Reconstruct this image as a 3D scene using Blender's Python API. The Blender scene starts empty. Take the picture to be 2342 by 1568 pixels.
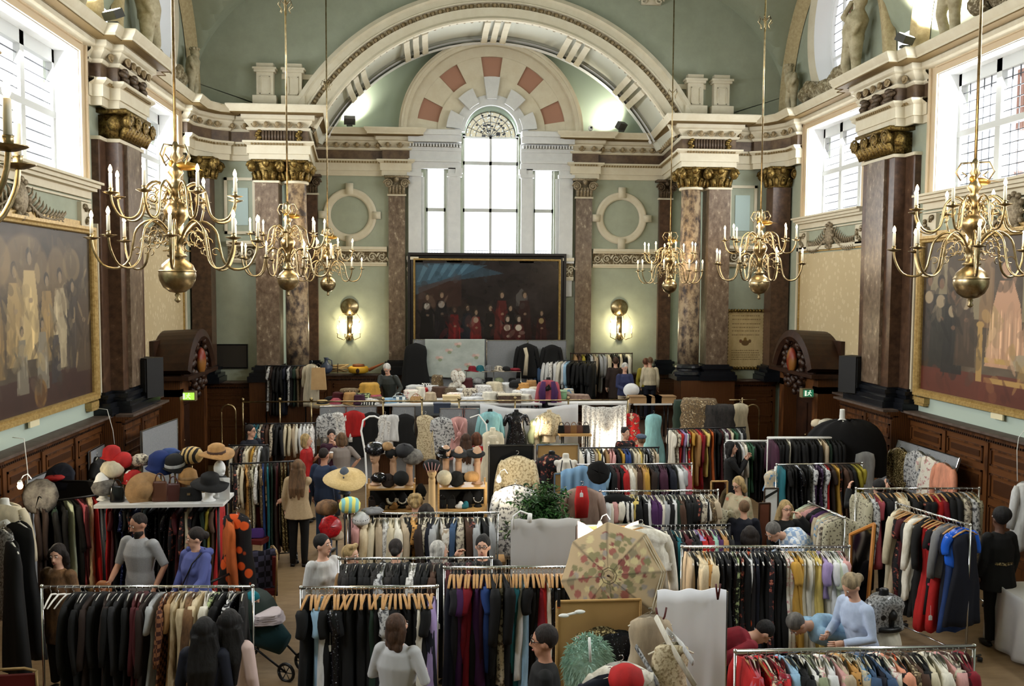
import bpy, bmesh, math, random, re
import numpy as np
from mathutils import Vector, Matrix
PI = math.pi
rnd = random.Random(7)
SC = bpy.context.scene
COL = SC.collection
# ---------------------------------------------------------------- camera
FPX = 2038.0
PITCH, YAW, ROLL = .0624, .0858, .0056
CAM = np.array([-1.552, 0.0, 4.45])
_cy, _sy, _cp, _sp, _cr, _sr = math.cos(YAW), math.sin(YAW), math.cos(PITCH), math.sin(PITCH), math.cos(ROLL), math.sin(ROLL)
FW = np.array([_sy*_cp, _cy*_cp, -_sp]); _R = np.array([_cy, -_sy, 0]); _U = np.cross(_R, FW)
RT = _R*_cr + _U*_sr; UP = -_R*_sr + _U*_cr
cam_d = bpy.data.cameras.new('camera'); cam = bpy.data.objects.new('camera', cam_d); COL.objects.link(cam)
cam_d.sensor_width = 36; cam_d.lens = 36*FPX/2342; cam_d.clip_end = 200
cam.matrix_world = Matrix(((RT[0], UP[0], -FW[0], CAM[0]), (RT[1], UP[1], -FW[1], CAM[1]), (RT[2], UP[2], -FW[2], CAM[2]), (0, 0, 0, 1)))
SC.camera = cam
SC.view_settings.view_transform = 'Standard'; SC.view_settings.look = 'None'
SC.view_settings.exposure = 0.22; SC.view_settings.gamma = 1.0; SC.view_settings.use_curve_mapping = False
SC.cycles.use_adaptive_sampling = True; SC.cycles.adaptive_threshold = .03
SC.cycles.max_bounces = 5; SC.cycles.diffuse_bounces = 3; SC.cycles.glossy_bounces = 3; SC.cycles.transparent_max_bounces = 8; SC.cycles.transmission_bounces = 3
SC.cycles.caustics_reflective = False; SC.cycles.caustics_refractive = False; SC.cycles.sample_clamp_indirect = 4
SC.cycles.use_denoising = True
def ray(x, y): return FW*FPX + RT*(x-1171) - UP*(y-784)
def PY(x, y, Y):
    r = ray(x, y); return CAM + r*(Y/r[1])
def PX(x, y, X):
    r = ray(x, y); return CAM + r*((X-CAM[0])/r[0])
def PZ(x, y, Z):
    r = ray(x, y); return CAM + r*((Z-CAM[2])/r[2])
# ---------------------------------------------------------------- world and daylight
def lin(c): return tuple(((v/255)/12.92 if v/255 <= .04045 else ((v/255+.055)/1.055)**2.4) for v in c[:3])
W = bpy.data.worlds.new('overcast_sky'); SC.world = W; W.use_nodes = True
_bg = W.node_tree.nodes['Background']; _bg.inputs[0].default_value = (.93, .96, 1, 1); _bg.inputs[1].default_value = 1.5
def area(name, loc, target, sx, sy, power, col=(1, 1, 1), spread=PI):
    l = bpy.data.lights.new(name, 'AREA'); l.shape = 'RECTANGLE'; l.size = sx; l.size_y = sy; l.energy = power; l.color = col; l.spread = spread
    o = bpy.data.objects.new(name, l); COL.objects.link(o); o.location = loc
    o.rotation_euler = (Vector(target)-Vector(loc)).to_track_quat('-Z', 'Y').to_euler(); return o
def point(name, loc, power, col, r=.03):
    l = bpy.data.lights.new(name, 'POINT'); l.energy = power; l.color = col; l.shadow_soft_size = r
    o = bpy.data.objects.new(name, l); COL.objects.link(o); o.location = loc; return o
WX = 7.43; DF = 22.6; DA = 25.2
area('daylight_apse_window', (0, DA+.6, 6.9), (0, 15, 4), 4.2, 4.6, 1500, (.93, .97, 1))
for s in (-1, 1):
    area('daylight_side_window', (s*(WX+.75), 19.7, 7.25), (0, 19.2, 3), 2.9, 2.1, 520, (.95, .98, 1))
    area('daylight_side_window', (s*(WX+.75), 13.2, 7.25), (0, 13.2, 3), 4.6, 2.1, 900, (.95, .98, 1))
    area('daylight_side_window', (s*(WX+.75), 6.2, 7.25), (0, 7, 3), 4.6, 2.1, 1100, (.95, .98, 1))
# ---------------------------------------------------------------- mesh building
class MB:
    def __init__(s): s.v = []; s.f = []; s.c = None
    def add(s, vs, fs):
        b = len(s.v); s.v.extend([tuple(map(float, p)) for p in vs]); s.f.extend([tuple(b+i for i in f) for f in fs]); return s
    def box(s, c, d, rz=0):
        cx, cy, cz = c; a, b, h = d[0]/2, d[1]/2, d[2]/2; co, si = math.cos(rz), math.sin(rz); vs = []
        for z in (-h, h):
            for x, y in ((-a, -b), (a, -b), (a, b), (-a, b)): vs.append((cx+x*co-y*si, cy+x*si+y*co, cz+z))
        return s.add(vs, [(0, 3, 2, 1), (4, 5, 6, 7), (0, 1, 5, 4), (1, 2, 6, 5), (2, 3, 7, 6), (3, 0, 4, 7)])
    def bx(s, x0, x1, y0, y1, z0, z1): return s.box(((x0+x1)/2, (y0+y1)/2, (z0+z1)/2), (abs(x1-x0), abs(y1-y0), abs(z1-z0)))
    def tube(s, pts, r, n=8, cap=True, flat=None):
        pts = [Vector(p) for p in pts]; m = len(pts); rs = r if isinstance(r, (list, tuple)) else [r]*m; vs = []; ref = None
        for i, p in enumerate(pts):
            t = (pts[min(i+1, m-1)]-pts[max(i-1, 0)]); t = t.normalized() if t.length > 1e-9 else Vector((0, 0, 1))
            if ref is None: ref = Vector((0, 0, 1)) if abs(t.z) < .9 else Vector((1, 0, 0))
            a = (ref - t*ref.dot(t)); a = a.normalized() if a.length > 1e-6 else t.orthogonal().normalized(); b = t.cross(a); ref = a
            for k in range(n):
                q = 2*PI*k/n; vs.append(p + (a*math.cos(q) + b*math.sin(q)*(flat or 1))*rs[i])
        fs = [(i*n+k, i*n+(k+1) % n, (i+1)*n+(k+1) % n, (i+1)*n+k) for i in range(m-1) for k in range(n)]
        if cap: fs += [tuple(range(n))[::-1], tuple((m-1)*n+k for k in range(n))]
        return s.add(vs, fs)
    def lathe(s, prof, c=(0, 0, 0), n=16, lobes=0, la=0):
        m = len(prof); vs = []
        for r, z in prof:
            for k in range(n):
                q = 2*PI*k/n; rr = r*(1+la*abs(math.sin(lobes*q/2))) if lobes else r
                vs.append((c[0]+rr*math.cos(q), c[1]+rr*math.sin(q), c[2]+z))
        fs = [(i*n+k, i*n+(k+1) % n, (i+1)*n+(k+1) % n, (i+1)*n+k) for i in range(m-1) for k in range(n)]
        return s.add(vs, fs + [tuple(range(n))[::-1], tuple((m-1)*n+k for k in range(n))])
    def ell(s, c, r, n=12, m=8, rot=None):
        vs = []; M = rot or Matrix.Identity(3); c = Vector(c)
        for i in range(m+1):
            p = PI*i/m
            for k in range(n):
                q = 2*PI*k/n; vs.append(c + M @ Vector((r[0]*math.sin(p)*math.cos(q), r[1]*math.sin(p)*math.sin(q), -r[2]*math.cos(p))))
        return s.add(vs, [(i*n+k, i*n+(k+1) % n, (i+1)*n+(k+1) % n, (i+1)*n+k) for i in range(m) for k in range(n)])
    def prism(s, poly, a, b):
        """poly: 3d points of a flat outline, a and b: offset vectors of its two faces"""
        n = len(poly); P = [Vector(p) for p in poly]; a = Vector(a); b = Vector(b)
        return s.add([p+a for p in P]+[p+b for p in P], [tuple(range(n))[::-1], tuple(range(n, 2*n))]+[(i, (i+1) % n, n+(i+1) % n, n+i) for i in range(n)])
    def build(s, name, mat, parent=None, smooth=False, at=None, col=None, kind=None):
        me = bpy.data.meshes.new(name); off = np.array(at if at is not None else (0, 0, 0), float)
        V = np.array(s.v, float)-off
        me.from_pydata(V.tolist(), [], s.f)
        if isinstance(mat, (list, tuple)):
            for m_ in mat: me.materials.append(m_)
        elif mat: me.materials.append(mat)
        if smooth: me.polygons.foreach_set('use_smooth', [True]*len(me.polygons))
        if col is not None:
            a = me.color_attributes.new('Col', 'FLOAT_COLOR', 'POINT'); c = np.ones((len(s.v), 4)); c[:, :3] = col; a.data.foreach_set('color', c.ravel())
        me.update(); o = bpy.data.objects.new(name, me); COL.objects.link(o)
        if parent is not None: o.parent = parent
        elif at is not None: o.location = at
        if kind: o['kind'] = kind
        return o
def spline(P, m=4):
    P = [Vector(p) for p in P]; out = []
    for i in range(len(P)-1):
        a, b, c, d = P[max(i-1, 0)], P[i], P[i+1], P[min(i+2, len(P)-1)]
        for j in range(m): t = j/m; out.append(.5*((2*b)+(c-a)*t+(2*a-5*b+4*c-d)*t*t+(3*b-3*c+d-a)*t**3))
    return out+[P[-1]]
def fixn(o):
    bm = bmesh.new(); bm.from_mesh(o.data); bmesh.ops.recalc_face_normals(bm, faces=bm.faces); bm.to_mesh(o.data); bm.free(); return o
def tag(o, label, cat, group=None):
    o['label'] = label; o['category'] = cat
    if group: o['group'] = group
    return o
def thing(name, label, cat, loc=(0, 0, 0), rz=0, group=None):
    o = bpy.data.objects.new(name, None); COL.objects.link(o); o.location = tuple(map(float, loc)); o.rotation_euler = (0, 0, rz); o.empty_display_size = .1
    return tag(o, label, cat, group)
def dup(root, loc, rz=None, label=None, group=None, scale=None):
    r = root.copy(); COL.objects.link(r); r.location = tuple(map(float, loc))
    if rz is not None: r.rotation_euler = (0, 0, rz)
    if scale: r.scale = (scale,)*3
    if label: r['label'] = label
    if group: r['group'] = group
    for ch in list(root.children):
        c = ch.copy(); COL.objects.link(c); c.parent = r
        for g in list(ch.children):
            d = g.copy(); COL.objects.link(d); d.parent = c
    return r
def auto(o, ang=40):
    me = o.data; me.polygons.foreach_set('use_smooth', [True]*len(me.polygons))
    try: me.set_sharp_from_angle(angle=math.radians(ang))
    except Exception: pass
    return o
# ---------------------------------------------------------------- materials
_M = {}
def M(name, c, rough=.6, metal=0., c2=None, scale=6., kind='noise', bump=0., vec=(1, 1, 1), lo=.35, hi=.65, emit=0, c3=None, sheen=0):
    if name in _M: return _M[name]
    m = bpy.data.materials.new(name); m.use_nodes = True; nt = m.node_tree; b = nt.nodes['Principled BSDF']
    b.inputs['Roughness'].default_value = rough; b.inputs['Metallic'].default_value = metal
    if 'Specular IOR Level' in b.inputs: b.inputs['Specular IOR Level'].default_value = .35
    C1 = (*lin(c), 1); b.inputs['Base Color'].default_value = C1
    if emit: b.inputs['Emission Color'].default_value = C1; b.inputs['Emission Strength'].default_value = emit
    N = nt.nodes.new; L = nt.links.new
    if c2 is not None or bump:
        tc = N('ShaderNodeTexCoord'); mp = N('ShaderNodeMapping'); mp.inputs['Scale'].default_value = vec; L(tc.outputs['Object'], mp.inputs[0])
        if kind == 'voronoi': t = N('ShaderNodeTexVoronoi'); t.inputs['Scale'].default_value = scale; out = t.outputs['Distance']
        elif kind == 'cell': t = N('ShaderNodeTexVoronoi'); t.inputs['Scale'].default_value = scale; out = t.outputs['Color']
        elif kind == 'wave': t = N('ShaderNodeTexWave'); t.inputs['Scale'].default_value = scale; t.inputs['Distortion'].default_value = 3; t.inputs['Detail'].default_value = 3; out = t.outputs['Fac']
        elif kind == 'stripe': t = N('ShaderNodeTexWave'); t.inputs['Scale'].default_value = scale; t.bands_direction = 'Z'; out = t.outputs['Fac']
        elif kind == 'check': t = N('ShaderNodeTexChecker'); t.inputs['Scale'].default_value = scale; out = t.outputs['Fac']
        elif kind == 'brick': t = N('ShaderNodeTexBrick'); t.inputs['Scale'].default_value = scale; out = t.outputs['Fac']
        else: t = N('ShaderNodeTexNoise'); t.inputs['Scale'].default_value = scale; t.inputs['Detail'].default_value = 6; t.inputs['Roughness'].default_value = .65; out = t.outputs['Fac']
        L(mp.outputs[0], t.inputs['Vector'])
        if c2 is not None:
            cr = N('ShaderNodeValToRGB'); e = cr.color_ramp.elements; e[0].position = lo; e[1].position = hi; e[0].color = C1; e[1].color = (*lin(c2), 1)
            if c3 is not None: q = cr.color_ramp.elements.new(min(.98, hi+.08)); q.color = (*lin(c3), 1)
            L(out, cr.inputs[0]); L(cr.outputs[0], b.inputs['Base Color'])
        if bump:
            bn = N('ShaderNodeBump'); bn.inputs['Strength'].default_value = bump; bn.inputs['Distance'].default_value = .02; L(out, bn.inputs['Height']); L(bn.outputs[0], b.inputs['Normal'])
    _M[name] = m; return m
def VC(rough=.7, name=None, metal=0, bump=0, bs=40):
    name = name or 'vcol%g_%g' % (rough, bump)
    if name in _M: return _M[name]
    m = M(name, (128, 128, 128), rough, metal, bump=bump, scale=bs); a = m.node_tree.nodes.new('ShaderNodeAttribute'); a.attribute_name = 'Col'
    m.node_tree.links.new(a.outputs['Color'], m.node_tree.nodes['Principled BSDF'].inputs['Base Color']); return m
m_sage = M('sage_plaster', (158, 164, 146), .8, c2=(150, 156, 138), scale=3)
m_sageb = M('pale_blue_plaster', (170, 188, 184), .8)
m_frame = M('window_frame_paint', (176, 177, 174), .6)
m_pale = M('pale_green_plaster', (176, 190, 178), .8)
m_cream = M('cream_plaster', (208, 200, 178), .7, c2=(200, 190, 166), scale=4)
m_stone = M('white_stone', (205, 206, 204), .7, c2=(196, 197, 196), scale=5)
m_white = M('white_paint', (232, 233, 233), .55)
m_carve = M('carved_plaster', (196, 184, 158), .7, c2=(92, 78, 52), scale=22, lo=.36, hi=.5, bump=.6)
m_gilt = M('dull_gilt', (150, 126, 70), .38, .75, c2=(78, 58, 26), scale=30, lo=.35, hi=.6, bump=.5)
m_bronze = M('bronzed_plaster', (96, 78, 58), .45, .3, c2=(50, 38, 26), scale=26, bump=.5)
m_silverleaf = M('faded_gilt', (164, 150, 124), .5, .3, c2=(104, 90, 70), scale=30, bump=.5)
m_marble = M('brown_marble', (78, 62, 50), .28, c2=(118, 101, 84), scale=11, lo=.32, hi=.6, c3=(166, 152, 132), vec=(1, 1, .6))
m_marble2 = M('breccia_marble', (58, 52, 52), .3, c2=(122, 104, 84), scale=6, lo=.38, hi=.5, c3=(156, 138, 112), vec=(1, 1, .7))
m_marble3 = M('dark_marble', (62, 44, 34), .3, c2=(92, 68, 52), scale=7, c3=(128, 104, 84))
m_frieze = M('frieze_marble', (76, 58, 46), .35, c2=(110, 90, 68), scale=4)
m_black = M('black_marble', (20, 22, 27), .25)
m_wood = M('dado_oak', (94, 56, 26), .42, c2=(62, 34, 14), scale=3, kind='wave', vec=(3, 3, .5), bump=.05)
m_woodd = M('dark_oak', (54, 30, 16), .45, c2=(34, 18, 10), scale=5)
m_floor = M('floor_blocks', (146, 122, 92), .45, c2=(120, 98, 70), scale=3.5, lo=.3, hi=.7, vec=(1, 3, 1))
m_gold = M('gold_trim', (186, 158, 100), .45, .3, c2=(150, 120, 66), scale=20)
m_brass = M('polished_brass', (182, 164, 128), .32, 1., c2=(124, 106, 72), scale=8)
m_candle = M('candle_tube', (236, 228, 206), .5)
m_bulb = M('lit_bulb', (255, 214, 150), .4, emit=34)
m_terra = M('terracotta_panel', (164, 122, 102), .8)
m_lead = M('window_lead', (60, 62, 66), .6)
m_chrome = M('chrome_tube', (200, 200, 200), .18, 1.)
m_blackm = M('black_tube', (16, 16, 18), .4)
m_pine = M('pale_pine', (196, 158, 104), .5, c2=(176, 136, 82), scale=6, vec=(1, 1, 6))
m_whitepl = M('white_plastic', (232, 232, 228), .4)
m_skin = M('skin', (206, 160, 136), .55); m_skinb = M('skin_tan', (176, 128, 104), .55); m_skind = M('skin_dark', (84, 56, 42), .55)
m_glass = bpy.data.materials.new('window_glass'); m_glass.use_nodes = True
_nt = m_glass.node_tree; _nt.nodes.clear(); _o = _nt.nodes.new('ShaderNodeOutputMaterial'); _t = _nt.nodes.new('ShaderNodeBsdfTransparent'); _g = _nt.nodes.new('ShaderNodeBsdfGlossy'); _g.inputs['Roughness'].default_value = .05
_x = _nt.nodes.new('ShaderNodeMixShader'); _x.inputs[0].default_value = .06; _nt.links.new(_t.outputs[0], _x.inputs[1]); _nt.links.new(_g.outputs[0], _x.inputs[2]); _nt.links.new(_x.outputs[0], _o.inputs[0])
# ---------------------------------------------------------------- the room
def struct(name, mb, mat, smooth=False, parent=None, **k):
    o = mb.build(name, mat, parent, smooth, **k); fixn(o)
    if parent is None: o['kind'] = 'structure'
    return o
MB().bx(-7.6, 7.6, -3.1, 25.6, -.2, 0).build('floor', m_floor, kind='structure')
def panel(mb, A, B, holes, to3, t):
    """wall slab from A=(a0,z0) to B=(a1,z1) with rectangular holes (a0,a1,z0,z1); to3(a,z,d) maps to 3d, d runs 0..t behind the face"""
    aa = sorted({A[0], B[0], *[h[0] for h in holes], *[h[1] for h in holes]}); zz = sorted({A[1], B[1], *[h[2] for h in holes], *[h[3] for h in holes]})
    solid = lambda i, j: 0 <= i < len(aa)-1 and 0 <= j < len(zz)-1 and not any(h[0] <= (aa[i]+aa[i+1])/2 <= h[1] and h[2] <= (zz[j]+zz[j+1])/2 <= h[3] for h in holes)
    for i in range(len(aa)-1):
        for j in range(len(zz)-1):
            if not solid(i, j): continue
            a0, a1, z0, z1 = aa[i], aa[i+1], zz[j], zz[j+1]
            for d in (0, t): mb.add([to3(a0, z0, d), to3(a1, z0, d), to3(a1, z1, d), to3(a0, z1, d)], [(0, 1, 2, 3)])
            for (di, dj, p, q) in ((-1, 0, (a0, z0), (a0, z1)), (1, 0, (a1, z0), (a1, z1)), (0, -1, (a0, z0), (a1, z0)), (0, 1, (a0, z1), (a1, z1))):
                if not solid(i+di, j+dj): mb.add([to3(*p, 0), to3(*q, 0), to3(*q, t), to3(*p, t)], [(0, 1, 2, 3)])
    return mb
def sweep(path, prof, mb=None, closed=False):
    """moulding profile [(out, z)] along a plan path [(x, y)], out measured to the left of travel"""
    mb = mb or MB(); n = len(path); P = [Vector((*p, 0)).to_2d() for p in path]; rows = []
    for i, p in enumerate(P):
        d0 = (p-P[i-1]).normalized() if i else (P[1]-p).normalized(); d1 = (P[i+1]-p).normalized() if i < n-1 else d0
        n0 = Vector((-d0.y, d0.x)); n1 = Vector((-d1.y, d1.x)); m = (n0+n1)
        m = m/max(.3, m.dot(n0)) if m.length > 1e-6 else n0
        rows.append([(p.x+m.x*o, p.y+m.y*o, z) for o, z in prof])
    k = len(prof); vs = [v for r in rows for v in r]
    return mb.add(vs, [(i*k+j, i*k+j+1, (i+1)*k+j+1, (i+1)*k+j) for i in range(n-1) for j in range(k-1)])
E12 = 8.72
def vault_x(x): return 8.7 + 4.0*math.sqrt(max(0, 1-abs(x/7.5)**3))
BAYS = [(19.85, 2.8), (13.0, 3.3), (6.2, 3.35)]
def bay_z(y, k=0):
    z = 0
    for c, r in BAYS:
        if abs(y-c) < r+k: z = max(z, 8.7+(3.6 if r < 3 else 3.9)*math.sqrt(1-(abs(y-c)/(r+k))**2))
    return z
# vault
mb = MB(); nx, ny = 90, 150; xs = [7.43*math.sin(PI/2*(-1+2*i/nx)) for i in range(nx+1)]; ys = [-3+(DF+3)*j/ny for j in range(ny+1)]
vs = [(x, y, max(vault_x(x), bay_z(y))) for y in ys for x in xs]
mb.add(vs, [(j*(nx+1)+i, j*(nx+1)+i+1, (j+1)*(nx+1)+i+1, (j+1)*(nx+1)+i) for j in range(ny) for i in range(nx)])
o = mb.build('ceiling', M('vault_plaster', (148, 154, 134), .85, c2=(140, 146, 126), scale=2), kind='structure'); auto(o, 25)
# side walls
MB().bx(-7.6, 7.6, -3.2, -3, 0, 13.2).build('wall_back', m_sage, kind='structure')
WIN_Y = [(18.25, 21.1), (10.85, 15.5), (3.9, 8.5)]
ZS, ZT = 6.15, 8.3
win_n = 1
for s, side in ((-1, 'left'), (1, 'right')):
    holes = [(a, b, ZS, ZT) for a, b in WIN_Y]
    mb = panel(MB(), (-3, 0), (DF, 8.7), holes, lambda a, z, d, s=s: (s*(WX+d), a, z), .55)
    struct('wall_'+side, mb, m_sage if s > 0 else m_sage)
    # lunette wall above the cornice with oval opening
    mb = MB(); oc = (19.75, 10.45); orx, orz = 1.05, 1.5
    def ring(cy, cz, ry, rz_, lim, x, n=64):
        vs = []; fs = []
        for k in range(n):
            q = 2*PI*k/n; c_, s_ = math.cos(q), math.sin(q); vs.append((x, cy+ry*c_, cz+rz_*s_))
            y1 = cy; z1 = cz; t = 0
            while t < 8:
                t += .05; y1 = cy+c_*t; z1 = cz+s_*t
                if z1 <= 8.65 or z1 >= bay_z(y1)+.25 or abs(y1-cy) > lim: break
            vs.append((x, y1, max(z1, 8.65)))
        for k in range(n): a = 2*k; b = 2*((k+1) % n); fs.append((a, b, b+1, a+1))
        return vs, fs
    for (cy, r) in BAYS:
        v_, f_ = ring(cy, oc[1]+(0 if r < 3 else .5), orx*(1 if r < 3 else 1.2), orz*(1 if r < 3 else 1.05), r+.3, s*(WX+.02)); mb.add(v_, f_)
    struct('wall_lunette_'+side, mb, m_sage)
    # windows
    for wi, (a, b) in enumerate(WIN_Y[:3]):
        e = thing('window_%d' % win_n, '', 'window'); del e['label']; del e['category']; e['kind'] = 'structure'; win_n += 1
        fx = s*(WX+.42); fr = MB(); ld = MB(); w = b-a; nc = 3 if w < 4 else 4
        fr.bx(fx-.05, fx+.05, a, a+.09, ZS, ZT); fr.bx(fx-.05, fx+.05, b-.09, b, ZS, ZT); fr.bx(fx-.05, fx+.05, a, b, ZS, ZS+.1); fr.bx(fx-.05, fx+.05, a, b, ZT-.22, ZT); fr.bx(fx-.06, fx+.06, a, b, (ZS+ZT)/2-.05, (ZS+ZT)/2+.06)
        for k in range(1, nc): y = a+w*k/nc; fr.bx(fx-.05, fx+.05, y-.07, y+.07, ZS, ZT)
        for k in range(nc):
            y0 = a+w*k/nc+.08; y1 = a+w*(k+1)/nc-.08
            for t in range(1, 5): y = y0+(y1-y0)*t/5; ld.bx(fx-.008, fx+.008, y-.006, y+.006, ZS, ZT) if s > 0 and wi else None
            for t in range(1, 12): z = ZS+(ZT-ZS)*t/12; ld.bx(fx-.008, fx+.008, y0, y1, z-.007, z+.007)
        fr.build('window_frame', m_frame, e); ld.build('window_lead', m_lead, e)
        MB().bx(fx-.004, fx+.004, a, b, ZS, ZT).build('window_pane', m_glass, e)
        # white reveal lining
        rv = MB(); x0, x1 = s*(WX-.01), s*(WX+.42)
        rv.add([(x0, a+.01, ZS), (x1, a+.01, ZS), (x1, a+.01, ZT), (x0, a+.01, ZT)], [(0, 1, 2, 3)]); rv.add([(x0, b-.01, ZS), (x1, b-.01, ZS), (x1, b-.01, ZT), (x0, b-.01, ZT)], [(0, 1, 2, 3)])
        rv.add([(x0, a, ZT-.01), (x1, a, ZT-.01), (x1, b, ZT-.01), (x0, b, ZT-.01)], [(0, 1, 2, 3)]); rv.add([(x0, a, ZS+.01), (x1, a, ZS+.01), (x1, b, ZS+.01), (x0, b, ZS+.01)], [(0, 1, 2, 3)])
        rv.build('window_reveal', m_white, e)
        # beige architrave round the opening
        tr = MB()
        for (p, q, u, v) in ((a-.2, a, ZS-.02, ZT+.18), (b, b+.2, ZS-.02, ZT+.18), (a, b, ZT, ZT+.16)):
            tr.bx(s*(WX-.05), s*(WX+.01), p, q, u, v); tr.bx(s*(WX-.09), s*(WX-.05), *( (p, p+.06) if p < a else (q-.06, q) if q > b else (p, q)), *((u, v) if p != a else (v-.05, v)))
        tr.build('window_trim', M('beige_trim', (196, 176, 146), .6), e)
    # oval window with deep white reveal, frame and lead
    for bi, (cy, r) in enumerate(BAYS[:2]):
        e = thing('window_%d' % win_n, '', 'window'); del e['label']; del e['category']; e['kind'] = 'structure'; win_n += 1
        k1, k2, dz = (1, 1, 0) if r < 3 else (1.2, 1.05, .5); n = 48; cz = oc[1]+dz; rv = MB(); fr = MB(); tr = MB(); ld = MB()
        E = lambda kk, x: [(x, cy+orx*k1*kk*math.cos(2*PI*t/n), cz+orz*k2*kk*math.sin(2*PI*t/n)) for t in range(n)]
        def loft(m_, rings):
            b0 = len(m_.v); [m_.add(rg, []) for rg in rings]
            m_.f += [(b0+i*n+t, b0+i*n+(t+1) % n, b0+(i+1)*n+(t+1) % n, b0+(i+1)*n+t) for i in range(len(rings)-1) for t in range(n)]
        loft(rv, [E(1, s*(WX-.02)), E(.92, s*(WX+.4))]); loft(fr, [E(.92, s*(WX+.34)), E(.86, s*(WX+.34)), E(.84, s*(WX+.42))])
        loft(tr, [E(1.2, s*WX), E(1.2, s*(WX-.08)), E(1.12, s*(WX-.13)), E(1.05, s*(WX-.06)), E(1.0, s*(WX-.02))])
        for t in (-.33, .33): y = cy+t*orx*k1; h = orz*k2*.9*math.sqrt(1-t*t); fr.bx(s*(WX+.36), s*(WX+.42), y-.03, y+.03, cz-h, cz+h)
        fr.bx(s*(WX+.36), s*(WX+.42), cy-orx*k1*.85, cy+orx*k1*.85, cz-.63, cz-.57)
        for t in range(-7, 8): z = cz+t*.2; h = orx*k1*.88*math.sqrt(max(0, 1-((z-cz)/(orz*k2))**2)); ld.bx(s*(WX+.4), s*(WX+.41), cy-h, cy+h, z-.006, z+.006)
        fixn(rv.build('window_reveal', m_white, e, True)); fixn(fr.build('window_frame', m_white, e)); fixn(tr.build('window_trim', m_cream, e, True)); ld.build('window_lead', m_lead, e)
        p = E(.9, s*(WX+.405)); MB().add(p, [tuple(range(n))]).build('window_pane', m_glass, e)
        if r < 3: MB().tube([(s*(WX+.37), cy-.3, cz-.2), (s*(WX+.37), cy-.33, cz+.1), (s*(WX+.37), cy-.3, cz+.45)], [.12, .2, .1], 8).build('stained_shield', M('green_red_glass', (60, 110, 60), .3, c2=(150, 70, 80), scale=14), e)
    # lunette ribs
    for (cy, r) in BAYS[:2]:
        tr = MB(); n = 60; k = 0; h = 3.6 if r < 3 else 3.9
        prof = [(.02, .0), (.02, .16), (-.08, .2), (-.14, .14), (-.26, .14), (-.34, .04), (-.42, 0)]
        for t in range(n+1):
            q = PI*t/n
            for dr, out in prof: tr.v.append((s*(WX-out), cy+(r+dr)*math.cos(q), 8.7+(h+dr)*math.sin(q)))
        m_ = len(prof); tr.f += [(t*m_+j, t*m_+j+1, (t+1)*m_+j+1, (t+1)*m_+j) for t in range(n) for j in range(m_-1)]
        struct('trim_lunette_'+side, tr, m_carve if False else M('rib_plaster', (182, 166, 128), .75, c2=(160, 142, 104), scale=16, bump=.3), True)
# floodlit back plaster between lunettes, flank and apse walls
TE = lambda yw: (lambda a, z, d: (a, yw+d, z))
mb = MB()
panel(mb, (-WX, 0), (-5.6, 8.7), [], TE(DF), .3); struct('wall_flank_left', mb, m_sage)
mb = MB(); panel(mb, (5.6, 0), (WX, 8.7), [], TE(DF), .3); struct('wall_flank_right', mb, m_sage)
for s, side in ((-1, 'left'), (1, 'right')):
    MB().bx(s*5.9, s*5.7, DF, DA, 0, 8.7).build('wall_apse_'+side, m_pale, kind='structure')
# apse back wall with three windows
AW = [(-1.82, -1.27), (1.21, 1.78)]
zt2 = PY(1100, 381, DA)[2]; zb = PY(1100, 596, DA)[2]; ztc = 8.66
mb = MB(); panel(mb, (-5.9, 0), (5.9, ztc), [(AW[0][0], AW[0][1], zb, zt2), (AW[1][0], AW[1][1], zb, zt2), (-.79, .77, zb, ztc)], TE(DA), .35); struct('wall_far', mb, m_sage)
ACZ, ARO, ARI = 6.03, 5.72, 5.02
mb = MB(); n = 40   # upper wall with arched hole
inner = [(.72*math.cos(PI*t/n)-.01, ztc+.72*math.sin(PI*t/n)) for t in range(n+1)]; outer = [(6*math.cos(PI*t/n), ztc+3.2*math.sin(PI*t/n)) for t in range(n+1)]
vs = [(a, DA, b) for a, b in inner]+[(a, DA, b) for a, b in outer]+[(a, DA+.35, b) for a, b in inner]; N1 = n+1
mb.add(vs, [(t, t+1, N1+t+1, N1+t) for t in range(n)]+[(t, t+1, 2*N1+t+1, 2*N1+t) for t in range(n)]); struct('wall_apse_lunette', mb, M('apse_plaster', (150, 164, 148), .85))
MB().bx(-.8, -.72, DA, DA+.35, ztc, ztc+.05).bx(.7, .78, DA, DA+.35, ztc, ztc+.05).build('trim_impost', m_stone, kind='structure')
# end wall above the entablature, pierced by the arch
mb = MB(); n = 64; a0 = math.acos(min(1, (E12-.1-ACZ)/ARO)); vs = []
for t in range(n+1):
    q = -a0+2*a0*t/n; x, z = ARO*math.sin(q)*.99, ACZ+ARO*math.cos(q)*.99; X = 7.43*math.sin(PI/2*(-1+2*t/n)) 
    vs += [(x, DF, z), (X, DF, max(8.6, vault_x(X)+.02))]
mb.add(vs, [(2*t, 2*t+1, 2*t+3, 2*t+2) for t in range(n)]); mb.add([(-WX, DF, 8.6), (-ARO*math.sin(a0)*.99, DF, 8.6), (-ARO*math.sin(a0)*.99, DF, 8.63), (-WX, DF, vault_x(WX)+.03)], [(0, 1, 2, 3)]); mb.add([(WX, DF, 8.6), (ARO*math.sin(a0)*.99, DF, 8.6), (ARO*math.sin(a0)*.99, DF, 8.63), (WX, DF, vault_x(WX)+.03)], [(0, 1, 2, 3)])
struct('wall_end', mb, m_sage)
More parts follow.
